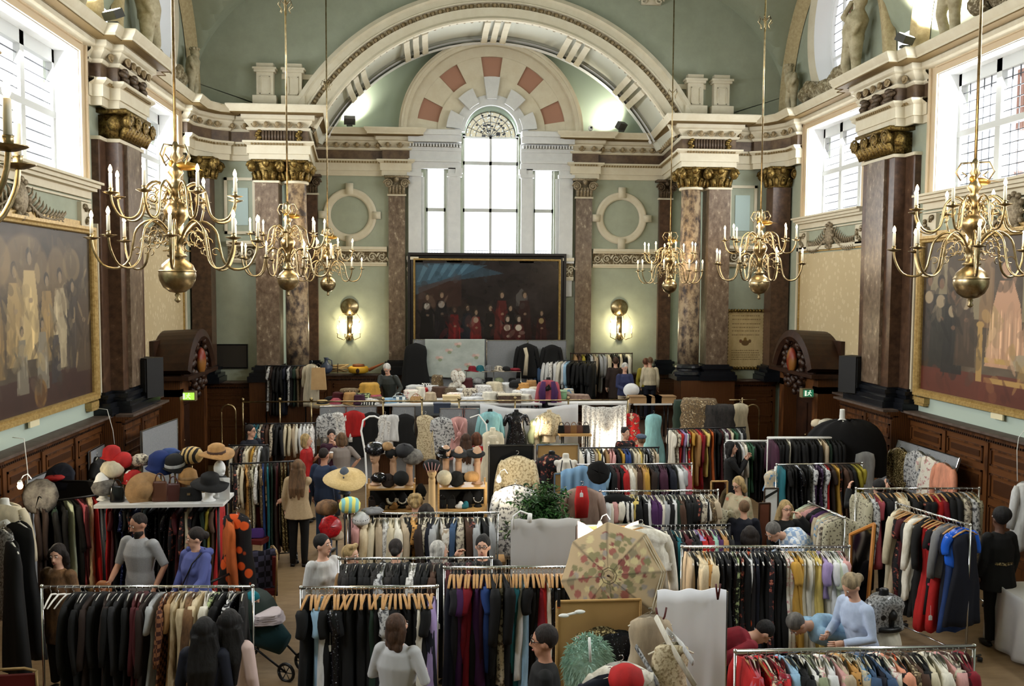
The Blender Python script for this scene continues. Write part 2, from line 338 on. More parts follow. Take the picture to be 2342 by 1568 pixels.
# arch: moulded face, egg course, coved soffit, back band
def arc(mb, prof, a, n=72, cz=ACZ, x0=0):
    m_ = len(prof); b0 = len(mb.v)
    for t in range(n+1):
        q = -a+2*a*t/n
        for r, y in prof: mb.v.append((x0+r*math.sin(q), y, cz+r*math.cos(q)))
    mb.f += [(b0+t*m_+j, b0+t*m_+j+1, b0+(t+1)*m_+j+1, b0+(t+1)*m_+j) for t in range(n) for j in range(m_-1)]; return mb
AF = DF-.25
a1 = math.acos((8.7-ACZ)/ARO); a2 = math.acos((8.45-ACZ)/ARI)
o = struct('trim_arch', arc(MB(), [(ARO+.02, DF), (ARO+.02, AF-.02), (ARO-.08, AF-.06), (ARO-.12, AF), (ARO-.26, AF), (ARO-.28, AF-.03), (ARO-.31, AF-.03), (ARO-.31, AF+.08), (ARO-.44, AF+.08), (ARO-.44, AF-.02), (ARI+.06, AF), (ARI, AF-.04), (ARI-.04, AF-.02), (ARI-.04, AF+.1)], a1+.02), m_cream, True); auto(o, 30)
mb = MB()
for t in range(60):
    q = -a1+2*a1*(t+.5)/60; r = ARO-.375; c = Vector((r*math.sin(q), AF+.06, ACZ+r*math.cos(q))); R3 = Matrix.Rotation(q, 3, 'Y')
    mb.ell(c, (.05, .05, .062), 8, 6, R3)
    mb.tube([c+R3@Vector((.075*math.cos(u), -.005, .07*math.sin(u))) for u in [PI*.75+k*(PI*1.5)/8 for k in range(9)]], .014, 5)
struct('trim_egg_course', mb, M('egg_brown', (120, 100, 66), .6, c2=(160, 142, 110), scale=9), True)
o = struct('trim_arch_soffit', arc(MB(), [(ARI-.02, AF+.1), (ARI+.12, AF+.2), (ARI+.16, AF+1.2), (ARI+.22, DA-.5), (ARI+.12, DA-.45), (ARI+.12, DA-.32), (ARI+.34, DA-.26), (ARI+.4, DA)], a2+.05), M('soffit_plaster', (196, 196, 182), .7), False)
struct('trim_arch_band', arc(MB(), [(ARI+.05, DA-.55), (ARI+.05, DA-.3), (ARI+.13, DA-.3), (ARI+.13, DA-.6)], a2), m_white)
mb = MB()
for t in range(170):   # knobbly carved roll
    q = -a2+2*a2*(t+.5)/170; r = ARI+.03+.03*math.sin(t*2.1); mb.ell((r*math.sin(q), AF+.1+.04*math.cos(t*1.7), ACZ+r*math.cos(q)), (.055, .06, .05), 6, 4)
struct('trim_arch_carving', mb, M('white_carving', (206, 196, 172), .7, c2=(110, 92, 66), scale=30, lo=.35, hi=.45), True)
mb = MB()
for q in (-.78, -.42, 0, .42, .78):   # consoles across the soffit
    for dq in (-.05, .0, .05):
        mb2 = [(r, y) for r, y in ((ARI+.2, AF+.25), (ARI-.02, AF+.3), (ARI+.02, AF+1.1), (ARI+.0, DA-.6), (ARI+.25, DA-.4))]
        arc(mb, mb2, .016, 2); 
        for p in range(len(mb.v)-15, len(mb.v)):
            x, y, z = mb.v[p]; qq = q+dq; z -= ACZ; mb.v[p] = (x*math.cos(qq)+z*math.sin(qq), y, -x*math.sin(qq)+z*math.cos(qq)+ACZ)
struct('trim_soffit_consoles', mb, m_cream)
# the inner arch over the window
CZ = 8.74; FA = DA-.12
def ringseg(mb, r0, r1, q0, q1, y0, y1, n=16, cz=CZ):
    b0 = len(mb.v)
    for t in range(n+1):
        q = q0+(q1-q0)*t/n
        for r, y in ((r0, y1), (r0, y0), (r1, y0), (r1, y1)): mb.v.append((r*math.sin(q), y, cz+r*math.cos(q)))
    mb.f += [(b0+t*4+j, b0+t*4+(j+1) % 4, b0+(t+1)*4+(j+1) % 4, b0+(t+1)*4+j) for t in range(n) for j in range(4)]
    mb.f += [(b0, b0+1, b0+2, b0+3), (b0+n*4+3, b0+n*4+2, b0+n*4+1, b0+n*4)]
mb = MB(); ringseg(mb, 2.34, 2.56, -PI/2, PI/2, DA-.3, DA, 60); ringseg(mb, 2.44, 2.5, -PI/2, PI/2, DA-.34, DA, 60); ringseg(mb, 2.08, 2.34, -PI/2, PI/2, DA-.14, DA, 60); ringseg(mb, 1.0, 1.5, -PI/2, PI/2, DA-.15, DA, 40)
for k in range(6):
    q = -PI/2+.0+k*PI/5.0
    ringseg(mb, 1.3, 2.1, max(-PI/2, q-.17), min(PI/2, q+.17), DA-.125, DA, 4)
struct('trim_inner_arch', mb, m_cream)
mb = MB()
for k in range(5):
    q = -PI/2+(k+.5)*PI/5; ringseg(mb, 1.4, 2.1, q-.2, q+.2, DA-.06, DA, 8)
struct('trim_terracotta_panels', mb, m_terra)
mb = MB()
for q, a, b in ((0, .9, 1.5), (-.62, .85, 1.28), (.62, .85, 1.28), (-1.3, .85, 1.26), (1.3, .85, 1.26)): ringseg(mb, a, b, q-.19 if q else -.15, q+.19 if q else .15, DA-.3, DA-.1, 3)
ringseg(mb, .74, 1.02, -PI/2, PI/2, DA-.2, DA, 30)
struct('trim_window_voussoirs', mb, m_stone)
mb = MB(); mb.box((0, DA-.32, 11.32), (.42, .16, .34)); [mb.tube([(x, DA-.42, 11.16), (x, DA-.42, 11.46)], .05, 8) for x in (-.12, 0, .12)]; mb.tube([(-.2, DA-.42, 11.46), (.2, DA-.42, 11.46)], .06, 8)
struct('trim_keystone', mb, m_cream)
# ---- entablature following the plan of the walls, broken forward over piers and columns
def PTH(s):
    p = [(-WX, 2.0), (-WX, 8.9), (-WX+.2, 8.9), (-WX+.2, 10.45), (-WX, 10.45)] if False else [(-WX, 1.5)]
    for a, b in ((8.95, 10.5), (15.95, 17.95)):
        p += [(-WX, a), (-WX+.18, a), (-WX+.18, a+.3), (-WX+.36, a+.3), (-WX+.36, b-.3), (-WX+.18, b-.3), (-WX+.18, b), (-WX, b)]
    p += [(-WX, 21.35), (-WX+.16, 21.35), (-WX+.16, 21.75), (-6.95, 22.3), (-6.6, DF-.12), (-6.6, DF), (-6.0, DF), (-6.0, DF-.3), (-4.68, DF-.3), (-4.72, DF+.1), (-4.95, DA), (-2.98, DA), (-2.98, DA-.15), (-2.3, DA-.15), (-2.3, DA)]
    return p if s < 0 else [(-x, y) for x, y in p][::-1]
cuts = lambda y: any(a-.2 < y < b+.2 for a, b in WIN_Y)
corn = [(0, 8.38), (.06, 8.38), (.08, 8.43), (.1, 8.43)]
for s, side in ((-1, 'left'), (1, 'right')):
    p = PTH(-1); sg = 1 if s < 0 else -1
    def go(prof, path, name, mat, ang=30):
        # left-of-travel for the left wall path (travelling +y) points to -x, so flip the sign
        q = [(x if s < 0 else -x, y) for x, y in path]; mb = sweep(q, [(-o*sg, z) for o, z in prof]); o = struct(name+'_'+side, mb, mat); auto(o, ang); return o
    go([(.0, 8.42), (.16, 8.44), (.2, 8.47), (.2, 8.56), (.24, 8.58), (.42, 8.58), (.42, 8.62), (.46, 8.66), (.5, 8.72), (.5, 8.75), (0, 8.76)], p, 'trim_cornice', m_cream)
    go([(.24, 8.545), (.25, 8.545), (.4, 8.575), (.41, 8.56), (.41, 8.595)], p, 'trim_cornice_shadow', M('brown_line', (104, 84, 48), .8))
    # pieces of the lower entablature between windows
    segs = []; cur = []
    i = 0
    brk = [(-WX, a-.2) for a, b in WIN_Y]+[(-WX, b+.2) for a, b in WIN_Y]
    runs = [[(-WX, 8.72)]+[q for q in p if 8.8 < q[1] < 10.6]+[(-WX, 10.63)], [(-WX, 15.72)]+[q for q in p if 15.9 < q[1] < 18]+[(-WX, 18.03)], [(-WX, 21.32)]+[q for q in p if q[1] > 21.33]]
    for rn in runs:
        go([(0, 8.2), (.07, 8.2), (.1, 8.23), (.1, 8.26), (.04, 8.26), (.05, 8.3), (.14, 8.4), (.14, 8.44)], rn, 'trim_ovolo', m_cream)
        go([(0, 7.93), (.03, 7.93), (.03, 8.22), (0, 8.22)], rn, 'trim_frieze', m_frieze)
        go([(0, 7.5), (.05, 7.5), (.05, 7.64), (.09, 7.64), (.09, 7.84), (.14, 7.87), (.18, 7.9), (.18, 7.94), (0, 7.95)], rn, 'trim_architrave', m_cream)
        # dentils and eggs along each run
        de = MB(); eg = MB(); fr_ = MB()
        for a, b in zip(rn[:-1], rn[1:]):
            A, B = Vector(a), Vector(b); L_ = (B-A).length
            if L_ < .25 or a[1] < 8: continue
            d = (B-A)/L_; nn = Vector((d.y, -d.x)); nn = nn
            for k in range(int(L_/.075)):
                c = A+d*(.04+k*.075)+nn*.15; de.box((c.x if s < 0 else -c.x, c.y, 7.865), (.035, .05, .045), 0)
            for k in range(int(L_/.25)):
                c = A+d*(.12+(L_-.0)*k/max(1, int(L_/.25)))+nn*.16; x = c.x if s < 0 else -c.x
                eg.ell((x, c.y, 8.34), (.055, .055, .06), 8, 6)
                ax = Vector((d.x*(1 if s < 0 else -1), d.y, 0)); eg.tube([Vector((x, c.y, 8.34))+ax*.085*math.cos(u)+Vector((0, 0, .08*math.sin(u))) for u in [PI+kk*PI/6 for kk in range(7)]], .016, 5)
        if de.v: struct('trim_dentils_'+side, de, M('brown_dentil', (118, 98, 62), .7)); struct('trim_eggs_'+side, eg, M('egg_brown', (120, 100, 66)), True)
    # central white entablature beside the window
    for (x0, x1) in (((-2.3, -.84) if s < 0 else (.82, 2.3)),):
        mb = MB(); mb.bx(x0, x1, DA-.2, DA, 8.2, 8.62); mb.bx(x0, x1, DA-.42, DA, 8.42, 8.6); mb.bx(x0, x1, DA-.5, DA, 8.6, 8.74); mb.bx(x0, x1, DA-.16, DA, 7.72, 8.2); mb.bx(x0, x1, DA-.24, DA, 7.9, 7.98)
        for k in range(18): mb.bx(x0+.04+k*.08, x0+.08+k*.08, DA-.34, DA-.2, 8.3, 8.38)
        struct('trim_window_entablature_'+side, mb, m_stone)
    # soffit block of the beam carried by the columns
    MB().bx(s*4.75, s*5.98, DF-.28, DF+.3, 7.5, 8.7).bx(s*4.97, s*5.75, DF+.3, DA, 7.5, 8.7).build('trim_beam_'+side, m_cream, kind='structure')
    # reeded frieze block with gilt leaves over the columns
    mb = MB(); [mb.tube([(s*(4.98+k*.072), DF-.36, 7.95), (s*(4.98+k*.072), DF-.36, 8.2)], .03, 8) for k in range(11)]; struct('trim_reeding_'+side, mb, M('reed_brown', (86, 70, 56), .4), True)
    mb = MB()
    for xx in (4.86, 5.82):
        for k in range(5): mb.ell((s*xx+.03*math.sin(k*2), DF-.36, 7.98+.05*k), (.07, .05, .05), 6, 5)
    struct('trim_frieze_leaves_'+side, mb, m_gilt, True)
# ---------------------------------------------------------------- piers, columns, pilasters
def capital(mb_, cx, cy, r, z0=7.0, z1=7.5, sides=4, square=False):
    """ionic volutes over an acanthus ring"""
    h = z1-z0
    mb_.lathe([(r*1.02, z0), (r*1.08, z0+.02), (r*1.0, z0+.05), (r*1.05, z0+.25*h), (r*1.2, z0+.5*h), (r*1.1, z0+.55*h), (r*1.2, z0+.8*h), (r*1.25, z1-.06)], (cx, cy, 0), 20)
    mb_.box((cx, cy, z1-.02), (r*2.5, r*2.5, .06))
    for k in range(12):
        q = 2*PI*k/12; x, y = cx+r*1.1*math.cos(q), cy+r*1.1*math.sin(q)
        mb_.tube([(x, y, z0+.03), (x+.02*math.cos(q), y+.02*math.sin(q), z0+.22*h), (x+.07*math.cos(q), y+.07*math.sin(q), z0+.46*h), (x+.1*math.cos(q), y+.1*math.sin(q), z0+.38*h)], [r*.2, r*.22, r*.16, .01], 5)
    for dx in (-1, 1):
        for dy in (-1, 1):
            c = Vector((cx+dx*r*1.22, cy+dy*r*1.22, z1-.34*h)); d = Vector((dx, -dy, 0)).normalized()
            R_ = .24*h+.02
            for off in (0,):
                pts = []
                for k in range(20):
                    u = k/19*2.2*2*PI; rr = R_*(1-.8*k/19); pts.append(c+Vector((dx*abs(1)*.7, dy*.7, 0))*rr*math.cos(u)*.9+Vector((0, 0, rr*math.sin(u)))+Vector((-dx, -dy, 0))*0)
                mb_.tube(pts, .05*h+.012, 5)
            mb_.ell(c, (R_*.75, R_*.75, R_*.8), 8, 6)
    for a, b in ((0, -1), (1, 0), (-1, 0)): mb_.ell((cx+a*r*1.25, cy+b*r*1.25, z1-.08), (.09, .09, .1), 8, 6)
def base(mb_, cx, cy, w, d, z0=2.1, h=.4, round_=False, r=0):
    if round_: mb_.lathe([(r*1.45, z0+.1), (r*1.5, z0+.14), (r*1.4, z0+.2), (r*1.22, z0+.24), (r*1.2, z0+.28), (r*1.3, z0+.31), (r*1.2, z0+.36), (r*1.02, z0+h)], (cx, cy, 0), 24); mb_.box((cx, cy, z0+.05), (r*3, r*3, .1))
    else:
        for dz, e, hh in ((.07, .2, .14), (.18, .16, .08), (.255, .07, .07), (.325, .11, .07), (.38, .04, .04)): mb_.box((cx, cy, z0+dz), (w+e*2, d+e*2, hh))
ctop = 7.0
for s, side in ((-1, 'left'), (1, 'right')):
    for yc, z0 in ((16.95, 2.18), (9.7, 2.18)):
        mb = MB(); bs_ = MB(); ca = MB(); ne = MB()
        for (hw, out) in ((.95, .12), (.62, .34)):
            mb.bx(s*(WX-out), s*WX, yc-hw, yc+hw, z0+.4, ctop); base(bs_, s*(WX-out/2), yc, out, hw*2, z0, .42)
            ne.bx(s*(WX-out-.04), s*WX, yc-hw-.03, yc+hw+.03, ctop-.06, ctop)
        struct('trim_pier_shaft_'+side, mb, m_marble3 if yc > 12 else m_marble3); struct('trim_pier_base_'+side, bs_, m_black); struct('trim_pier_neck_'+side, ne, m_cream)
        mb = MB(); mb.bx(s*(WX-.40), s*(WX-.3), yc-.34, yc+.34, z0+.42, ctop-.06); struct('trim_pier_face_'+side, mb, m_marble)
        # deep square capital in front of the pier
        x = s*(WX-.2); h = .5
        for k in range(9):
            y = yc-.58+k*.145; ca.tube([(x-s*.2, y, ctop+.02), (x-s*.24, y, ctop+.14), (x-s*.34, y, ctop+.25), (x-s*.36, y, ctop+.2)], [.06, .075, .06, .01], 6)
        ca.bx(x-s*.14, s*WX, yc-.6, yc+.6, ctop, 7.42); ca.bx(x-s*.3, s*WX, yc-.7, yc+.7, 7.44, 7.52)
        for y in (-.62, .62, -.2, .2):
            c = Vector((x-s*.3, yc+y, 7.3)); ca.ell(c, (.09, .1, .11), 8, 6)
            ca.tube([c+Vector((-s*.05, .15*(1-.8*k/17)*math.cos(k*.75), .15*(1-.8*k/17)*math.sin(k*.75))) for k in range(18)], .025, 5)
        for y in (-.7, .7): ca.ell((x-s*.1, yc+y, 7.25), (.12, .1, .13), 8, 6)
        struct('trim_pier_capital_'+side, ca, m_gilt, True)
        # brown leaf consoles in the frieze above the pier
        ca = MB()
        for y in (-.5, 0, .5):
            for k in range(4): ca.ell((s*(WX-.42), yc+y+.06*math.sin(k*2.2), 7.98+.07*k), (.07, .16, .06), 7, 5)
        for y in (-.4, .4):
            for k in range(3): ca.ell((s*(WX-.45), yc+y+.1*k-.1, 8.34), (.07, .09, .08), 7, 5)
        struct('trim_pier_frieze_leaves_'+side, ca, m_bronze, True)
    # corner pilaster
    cx, cy = s*6.95, 22.0
    mb = MB().box((cx+s*.2, cy+.22, (2.5+ctop)/2), (.46, .46, ctop-2.5), PI/4*0+.0); struct('trim_corner_shaft_'+side, mb, m_marble3)
    mb = MB(); base(mb, cx+s*.2, cy+.22, .46, .46); struct('trim_corner_base_'+side, mb, m_black)
    mb = MB(); capital(mb, cx+s*.18, cy+.2, .26); struct('trim_corner_capital_'+side, mb, m_gilt, True)
    # square pier and round column at the mouth of the apse
    x1, x2 = s*5.65, s*4.98
    mb = MB().box((x1, DF-.02, (2.5+ctop)/2), (.56, .56, ctop-2.5)); struct('trim_apse_pier_'+side, mb, m_marble)
    mb = MB().lathe([(.275, 2.5), (.28, 3.2), (.27, 5), (.245, ctop-.05), (.27, ctop-.03), (.27, ctop)], (x2, DF-.02, 0), 32); struct('trim_apse_column_'+side, mb, m_marble2, True)
    mb = MB(); base(mb, x1, DF-.02, .56, .56); base(mb, x2, DF-.02, 0, 0, round_=True, r=.27); struct('trim_apse_bases_'+side, mb, m_black, False)
    mb = MB(); capital(mb, x1, DF-.02, .28); struct('trim_capital_'+side, mb, m_gilt, True)
    mb = MB(); capital(mb, x2, DF-.02, .27); struct('trim_capital_'+side, mb, m_gilt, True)
    mb = MB().box((x1, DF-.02, ctop-.02), (.62, .62, .05)); mb.lathe([(.3, ctop-.05), (.31, ctop-.02), (.3, ctop+.01)], (x2, DF-.02, 0), 24); struct('trim_necking_'+side, mb, m_cream)
    # dark pilaster at the back corner of the apse, and the inner pilaster
    for xx, w, mm, cm in ((4.97, .36, m_marble3, m_bronze), (2.62, .46, m_marble, m_silverleaf)):
        mb = MB().box((s*xx, DA-.07, (2.4+ctop)/2), (w, .16, ctop-2.4)); struct('trim_pilaster_shaft_'+side, mb, mm)
        mb = MB(); base(mb, s*xx, DA-.1, w, .16, 2.0, .42); struct('trim_pilaster_base_'+side, mb, m_black)
        mb = MB(); mb.bx(s*xx-w/2, s*xx+w/2, DA-.2, DA, ctop, 7.48); mb.box((s*xx, DA-.15, 7.47), (w+.22, .34, .06))
        for k in range(5): x = s*xx-w/2+w*(k+.5)/5; mb.tube([(x, DA-.2, ctop), (x, DA-.22, ctop+.15), (x, DA-.29, ctop+.24), (x, DA-.3, ctop+.18)], [.04, .05, .045, .01], 6)
        for d in (-1, 1):
            c = Vector((s*xx+d*(w/2+.0), DA-.27, 7.28)); mb.tube([c+Vector((.13*(1-.85*k/19)*math.cos(k*.72)*d, -.03, .13*(1-.85*k/19)*math.sin(k*.72))) for k in range(20)], .026, 5); mb.ell(c, (.07, .06, .07), 8, 6)
        mb.ell((s*xx, DA-.3, 7.4), (.07, .06, .08), 8, 6)
        struct('trim_pilaster_capital_'+side, mb, cm, True)
        mb = MB().box((s*xx, DA-.08, ctop-.02), (w+.06, .2, .05)); struct('trim_pilaster_neck_'+side, mb, m_cream)
    # roundel moulding with keyblocks
    cx = s*4.0-(.0 if s < 0 else -.0); cx = PY(800 if s < 0 else 1421, 455, DA)[0]; cz = 6.42; mb = MB(); n = 48
    b0 = 0; pr = [(.52, -.02), (.52, -.05), (.58, -.09), (.66, -.07), (.7, -.1), (.74, -.02)]
    for t in range(n):
        q = 2*PI*t/n
        for r, y in pr: mb.v.append((cx+r*math.cos(q), DA+y, cz+r*math.sin(q)))
    k_ = len(pr); mb.f += [(t*k_+j, t*k_+j+1, ((t+1) % n)*k_+j+1, ((t+1) % n)*k_+j) for t in range(n) for j in range(k_-1)]
    for a, b in ((0, .72), (0, -.72), (.74, 0), (-.74, 0)): mb.box((cx+a, DA-.06, cz+b), (.2, .14, .3) if a == 0 else (.22, .14, .2))
    struct('trim_roundel_'+side, mb, m_cream, True)
    # scroll frieze bands: apse back wall, flank wall
    def scroll(x0, x1, y, z0=5.12, z1=5.42, nm='trim_scroll_frieze_'):
        mb = MB(); mb.bx(x0, x1, y-.04, y, z0, z1); struct(nm+side, mb, m_carve)
        mb = MB(); mb.bx(x0, x1, y-.14, y, z1, z1+.05); mb.bx(x0, x1, y-.2, y, z1+.05, z1+.13); mb.bx(x0, x1, y-.1, y, z0-.05, z0); mb.bx(x0, x1, y-.06, y, z0-.1, z0-.05); struct('trim_frieze_mould_'+side, mb, m_cream)
        mb = MB(); L_ = abs(x1-x0); n_ = max(2, int(L_/.27)); xm = min(x0, x1)
        for k in range(n_):
            c = Vector((xm+L_*(k+.5)/n_, y-.06, (z0+z1)/2)); d = 1 if k % 2 else -1
            mb.tube([c+Vector((.12*(1-.85*j/15)*math.cos(j*.6), 0, d*.12*(1-.85*j/15)*math.sin(j*.6))) for j in range(16)], .016, 5)
            mb.tube([c+Vector((.12, 0, 0)), c+Vector((.16, 0, d*.09)), c+Vector((.2, 0, d*.12))], [.02, .03, .008], 5)
        struct('trim_scrolls_'+side, mb, m_cream, True)
    scroll(s*2.9, s*4.8, DA); scroll(s*5.95, s*6.65, DF); scroll(s*2.02, s*2.34, DA-.05, 4.75, 5.15)
    mb = MB(); mb.bx(s*1.95, s*2.36, DA-.1, DA, 5.2, 5.3); mb.bx(s*2.05, s*2.3, DA-.08, DA, 4.2, 4.7); struct('trim_window_bracket_'+side, mb, m_stone)
    # framed square panel on the flank wall
    mb = MB(); x0, x1 = (5.97, 6.72); pz0, pz1 = 5.72, 7.1
    for a, b, c, d in ((x0, x0+.07, pz0, pz1), (x1-.07, x1, pz0, pz1), (x0, x1, pz0, pz0+.07), (x0, x1, pz1-.07, pz1)): mb.bx(s*a, s*b, DF-.04, DF, c, d)
    struct('trim_flank_panel_'+side, mb, m_cream); MB().bx(s*(x0+.18), s*(x1-.18), DF-.015, DF, pz0+.22, pz1-.25).build('trim_flank_panel_field_'+side, m_sageb, kind='structure')
    # pedestal blocks above the cornice
    for xx in (5.0, 5.68):
        mb = MB(); y = DF-.2; mb.bx(s*(xx-.28), s*(xx+.28), y-.1, DF+.05, 8.74, 9.05); mb.bx(s*(xx-.2), s*(xx+.2), y, DF, 9.05, 9.62); mb.bx(s*(xx-.25), s*(xx+.25), y-.05, DF, 9.62, 9.68); mb.bx(s*(xx-.28), s*(xx+.28), y-.08, DF, 9.68, 9.73); mb.bx(s*(xx-.2), s*(xx+.2), y, DF, 9.73, 9.84)
        for a, b, c, d in ((-.12, -.1, 9.1, 9.52), (.1, .12, 9.1, 9.52), (-.12, .12, 9.1, 9.12), (-.12, .12, 9.5, 9.52)): mb.bx(s*xx+a, s*xx+b, y-.02, y, c, d)
        struct('trim_pedestal_'+side, mb, m_cream)
    mb = MB().bx(s*4.4, s*5.3, DF-.06, DF, 9.5, 9.62); struct('trim_pedestal_string_'+side, mb, m_cream)
    # sill moulding and wall panels on the side wall
    for a, b in WIN_Y:
        mb = MB(); 
        for o, z0, z1 in ((.22, 6.07, 6.13), (.28, 6.13, 6.17), (.16, 6.02, 6.07), (.06, 5.9, 6.02)): mb.bx(s*(WX-o), s*WX, a-.3, b+.3, z0, z1)
        mb.bx(s*(WX-.05), s*WX, a-.3, b+.3, 5.84, 5.87); struct('trim_sill_'+side, mb, m_cream)
        for y in (a-.05, b+.05):
            mb = MB(); mb.bx(s*(WX-.07), s*WX, y-.22, y+.22, 5.42, 5.82); struct('trim_console_block_'+side, mb, m_cream)
            mb = MB()
            for k in range(9): mb.ell((s*(WX-.09), y+.12*math.cos(k*2.4), 5.62+.13*math.sin(k*1.9)), (.04, .05, .05), 6, 5)
            struct('trim_console_carving_'+side, mb, m_carve, True)
        # palm leaf spray with a shield
        mb = MB(); yc = (a+b)/2; k_ = .9 if b-a < 4 else 1.15
        for d in (-1, 1):
            for k in range(11):
                u = .22+k*.1; y = yc+d*u*k_; z = 5.66-.1*math.sin(k*.33)-.02*k
                for dz in (-1, 1): mb.tube([(s*(WX-.03), y, z), (s*(WX-.07), y+d*.09*k_, z+dz*.1), (s*(WX-.05), y+d*.15*k_, z+dz*(.2-.006*k))], [.026, .022, .004], 5)
            mb.tube([(s*(WX-.04), yc+d*(.2+.1*k)*k_, 5.66-.1*math.sin(k*.33)-.02*k) for k in range(12)], .022, 5)
        mb.ell((s*(WX-.06), yc, 5.66), (.09, .17, .24), 14, 8)
        for k in range(12): mb.ell((s*(WX-.08), yc+.22*math.cos(k*PI/6), 5.66+.27*math.sin(k*PI/6)), (.05, .05, .05), 6, 4)
        struct('trim_palm_spray_'+side, mb, m_silverleaf, True)
    # damask panel with gilt and cream trim
    a, b = 17.98, 21.5
    MB().bx(s*(WX-.012), s*WX, a+.1, b-.1, 2.6, 5.3).build('trim_damask_panel_'+side, M('damask_paper', (200, 184, 150), .7, c2=(188, 170, 134), scale=7, kind='voronoi', lo=.3, hi=.36), kind='structure')
    for nm, mt, o, w, p0, p1 in (('trim_panel_frame_', m_cream, .07, .09, 2.3, 5.46), ('trim_panel_gilt_', m_gold, .05, .03, 2.42, 5.36)):
        mb = MB(); e = .0 if w > .05 else .1
        mb.bx(s*(WX-o), s*WX, a+e, a+e+w, p0, p1); mb.bx(s*(WX-o), s*WX, b-e-w, b-e, p0, p1); mb.bx(s*(WX-o), s*WX, a+e, b-e, p1-w, p1); struct(nm+side, mb, mt)
    for a, b in ((10.75, 15.98), (3.6, 8.8)):
        mb = MB(); [mb.bx(s*(WX-.06), s*WX, y-.04, y+.04, 2.35, 5.42) for y in (a-.1, b-.08)]; mb.bx(s*(WX-.05), s*WX, a-.1, b-.1, 5.42, 5.5); struct('trim_picture_border_'+side, mb, m_gold)
        mb = MB(); [mb.bx(s*(WX-.09), s*WX, y-.05, y+.05, 2.3, 5.5) for y in (a-.22, b+.02)]; struct('trim_picture_surround_'+side, mb, m_cream)
        MB().bx(s*(WX-.01), s*WX, a-.2, b, 2.2, 5.5).build('trim_picture_field_'+side, m_pale, kind='structure')
# ---------------------------------------------------------------- apse window
zmid = PY(1100, 480, DA)[2]; zup = PY(1100, 372, DA)[2]
for i, (x0, x1, z1, bars) in enumerate(((-1.82, -1.27, zt2, (zmid,)), (-.79, .77, ztc, (zmid, zup)), (1.21, 1.78, zt2, (zmid,)))):
    e = thing('window_%d' % win_n, '', 'window'); del e['label']; del e['category']; e['kind'] = 'structure'; win_n += 1
    fr = MB(); y0, y1 = DA+.12, DA+.22
    fr.bx(x0, x0+.05, y0, y1, zb, z1); fr.bx(x1-.05, x1, y0, y1, zb, z1); fr.bx(x0, x1, y0, y1, zb, zb+.05); fr.bx(x0, x1, y0, y1, z1-.05, z1)
    for z in bars: fr.bx(x0, x1, y0, y1, z-.05, z+.05)
    if i == 1: fr.bx(-.045, .025, y0, y1, zb, z1)
    fr.build('window_frame', m_frame, e); MB().bx(x0, x1, DA+.16, DA+.165, zb, z1).build('window_pane', m_glass, e)
    ld = MB(); ld.bx(x0, x1, DA+.4, DA+.42, zb+.3, zb+.31); [ld.bx(x0+.08*k, x0+.08*k+.008, DA+.4, DA+.41, zb, zb+.3) for k in range(int((x1-x0)/.08))]; ld.build('window_guard_rail', m_lead, e)
    if i == 1:
        gp = MB(); n = 28; gp.add([(-.01, DA+.17, ztc)]+[(-.01+.72*math.cos(PI*t/n), DA+.17, ztc+.72*math.sin(PI*t/n)) for t in range(n+1)], [(0, t+1, t+2) for t in range(n)])
        sg = M('stained_glass', (214, 214, 180), .3, c2=(70, 86, 60), scale=14, kind='voronoi', lo=.22, hi=.34, c3=(150, 130, 60)); sg.node_tree.nodes['Principled BSDF'].inputs['Transmission Weight'].default_value = .35; sg.node_tree.nodes['Principled BSDF'].inputs['Alpha'].default_value = .8
        gp.build('stained_glass_pane', sg, e)
        ld = MB(); [ld.tube([(-.01, DA+.15, ztc), (-.01+.72*math.cos(q), DA+.15, ztc+.72*math.sin(q))], .008, 4) for q in [PI*k/8 for k in range(9)]]
        for r in (.24, .42, .58, .7): ld.tube([(-.01+r*math.cos(PI*k/20), DA+.15, ztc+r*math.sin(PI*k/20)) for k in range(21)], .008, 4)
        for k in range(26): q = rnd.uniform(.1, PI-.1); r = rnd.uniform(.15, .66); ld.ell((-.01+r*math.cos(q), DA+.15, ztc+r*math.sin(q)), (.035, .008, .03), 6, 4)
        ld.build('window_lead', m_lead, e)
# white stone surround of the window
mb = MB()
for x0, x1 in ((-2.3, -1.95), (1.92, 2.3)): mb.bx(x0, x1, DA-.14, DA, zb-.05, 7.75)
for x0, x1 in ((-1.2, -.86), (.84, 1.16)): mb.bx(x0, x1, DA-.16, DA, zb-.05, 7.75)
for x0, x1 in ((-1.95, -1.86), (1.82, 1.92), (-1.25, -1.2), (1.16, 1.2)): mb.bx(x0, x1, DA-.05, DA, zb-.05, 7.5)
mb.bx(-1.95, -1.2, DA-.05, DA, zt2+.02, 7.72); mb.bx(1.16, 1.92, DA-.05, DA, zt2+.02, 7.72)
for x0, x1 in ((-1.0, -.8), (.78, .98)): mb.bx(x0, x1, DA-.2, DA, 7.6, 7.74)
for x0, x1 in ((-2.34, -1.9), (1.88, 2.34), (-1.24, -.82), (.8, 1.2)): mb.bx(x0, x1, DA-.22, DA, 7.5, 7.6); mb.bx(x0, x1, DA-.2, DA, zb-.06, zb+.06)
struct('trim_window_surround', mb, m_stone)
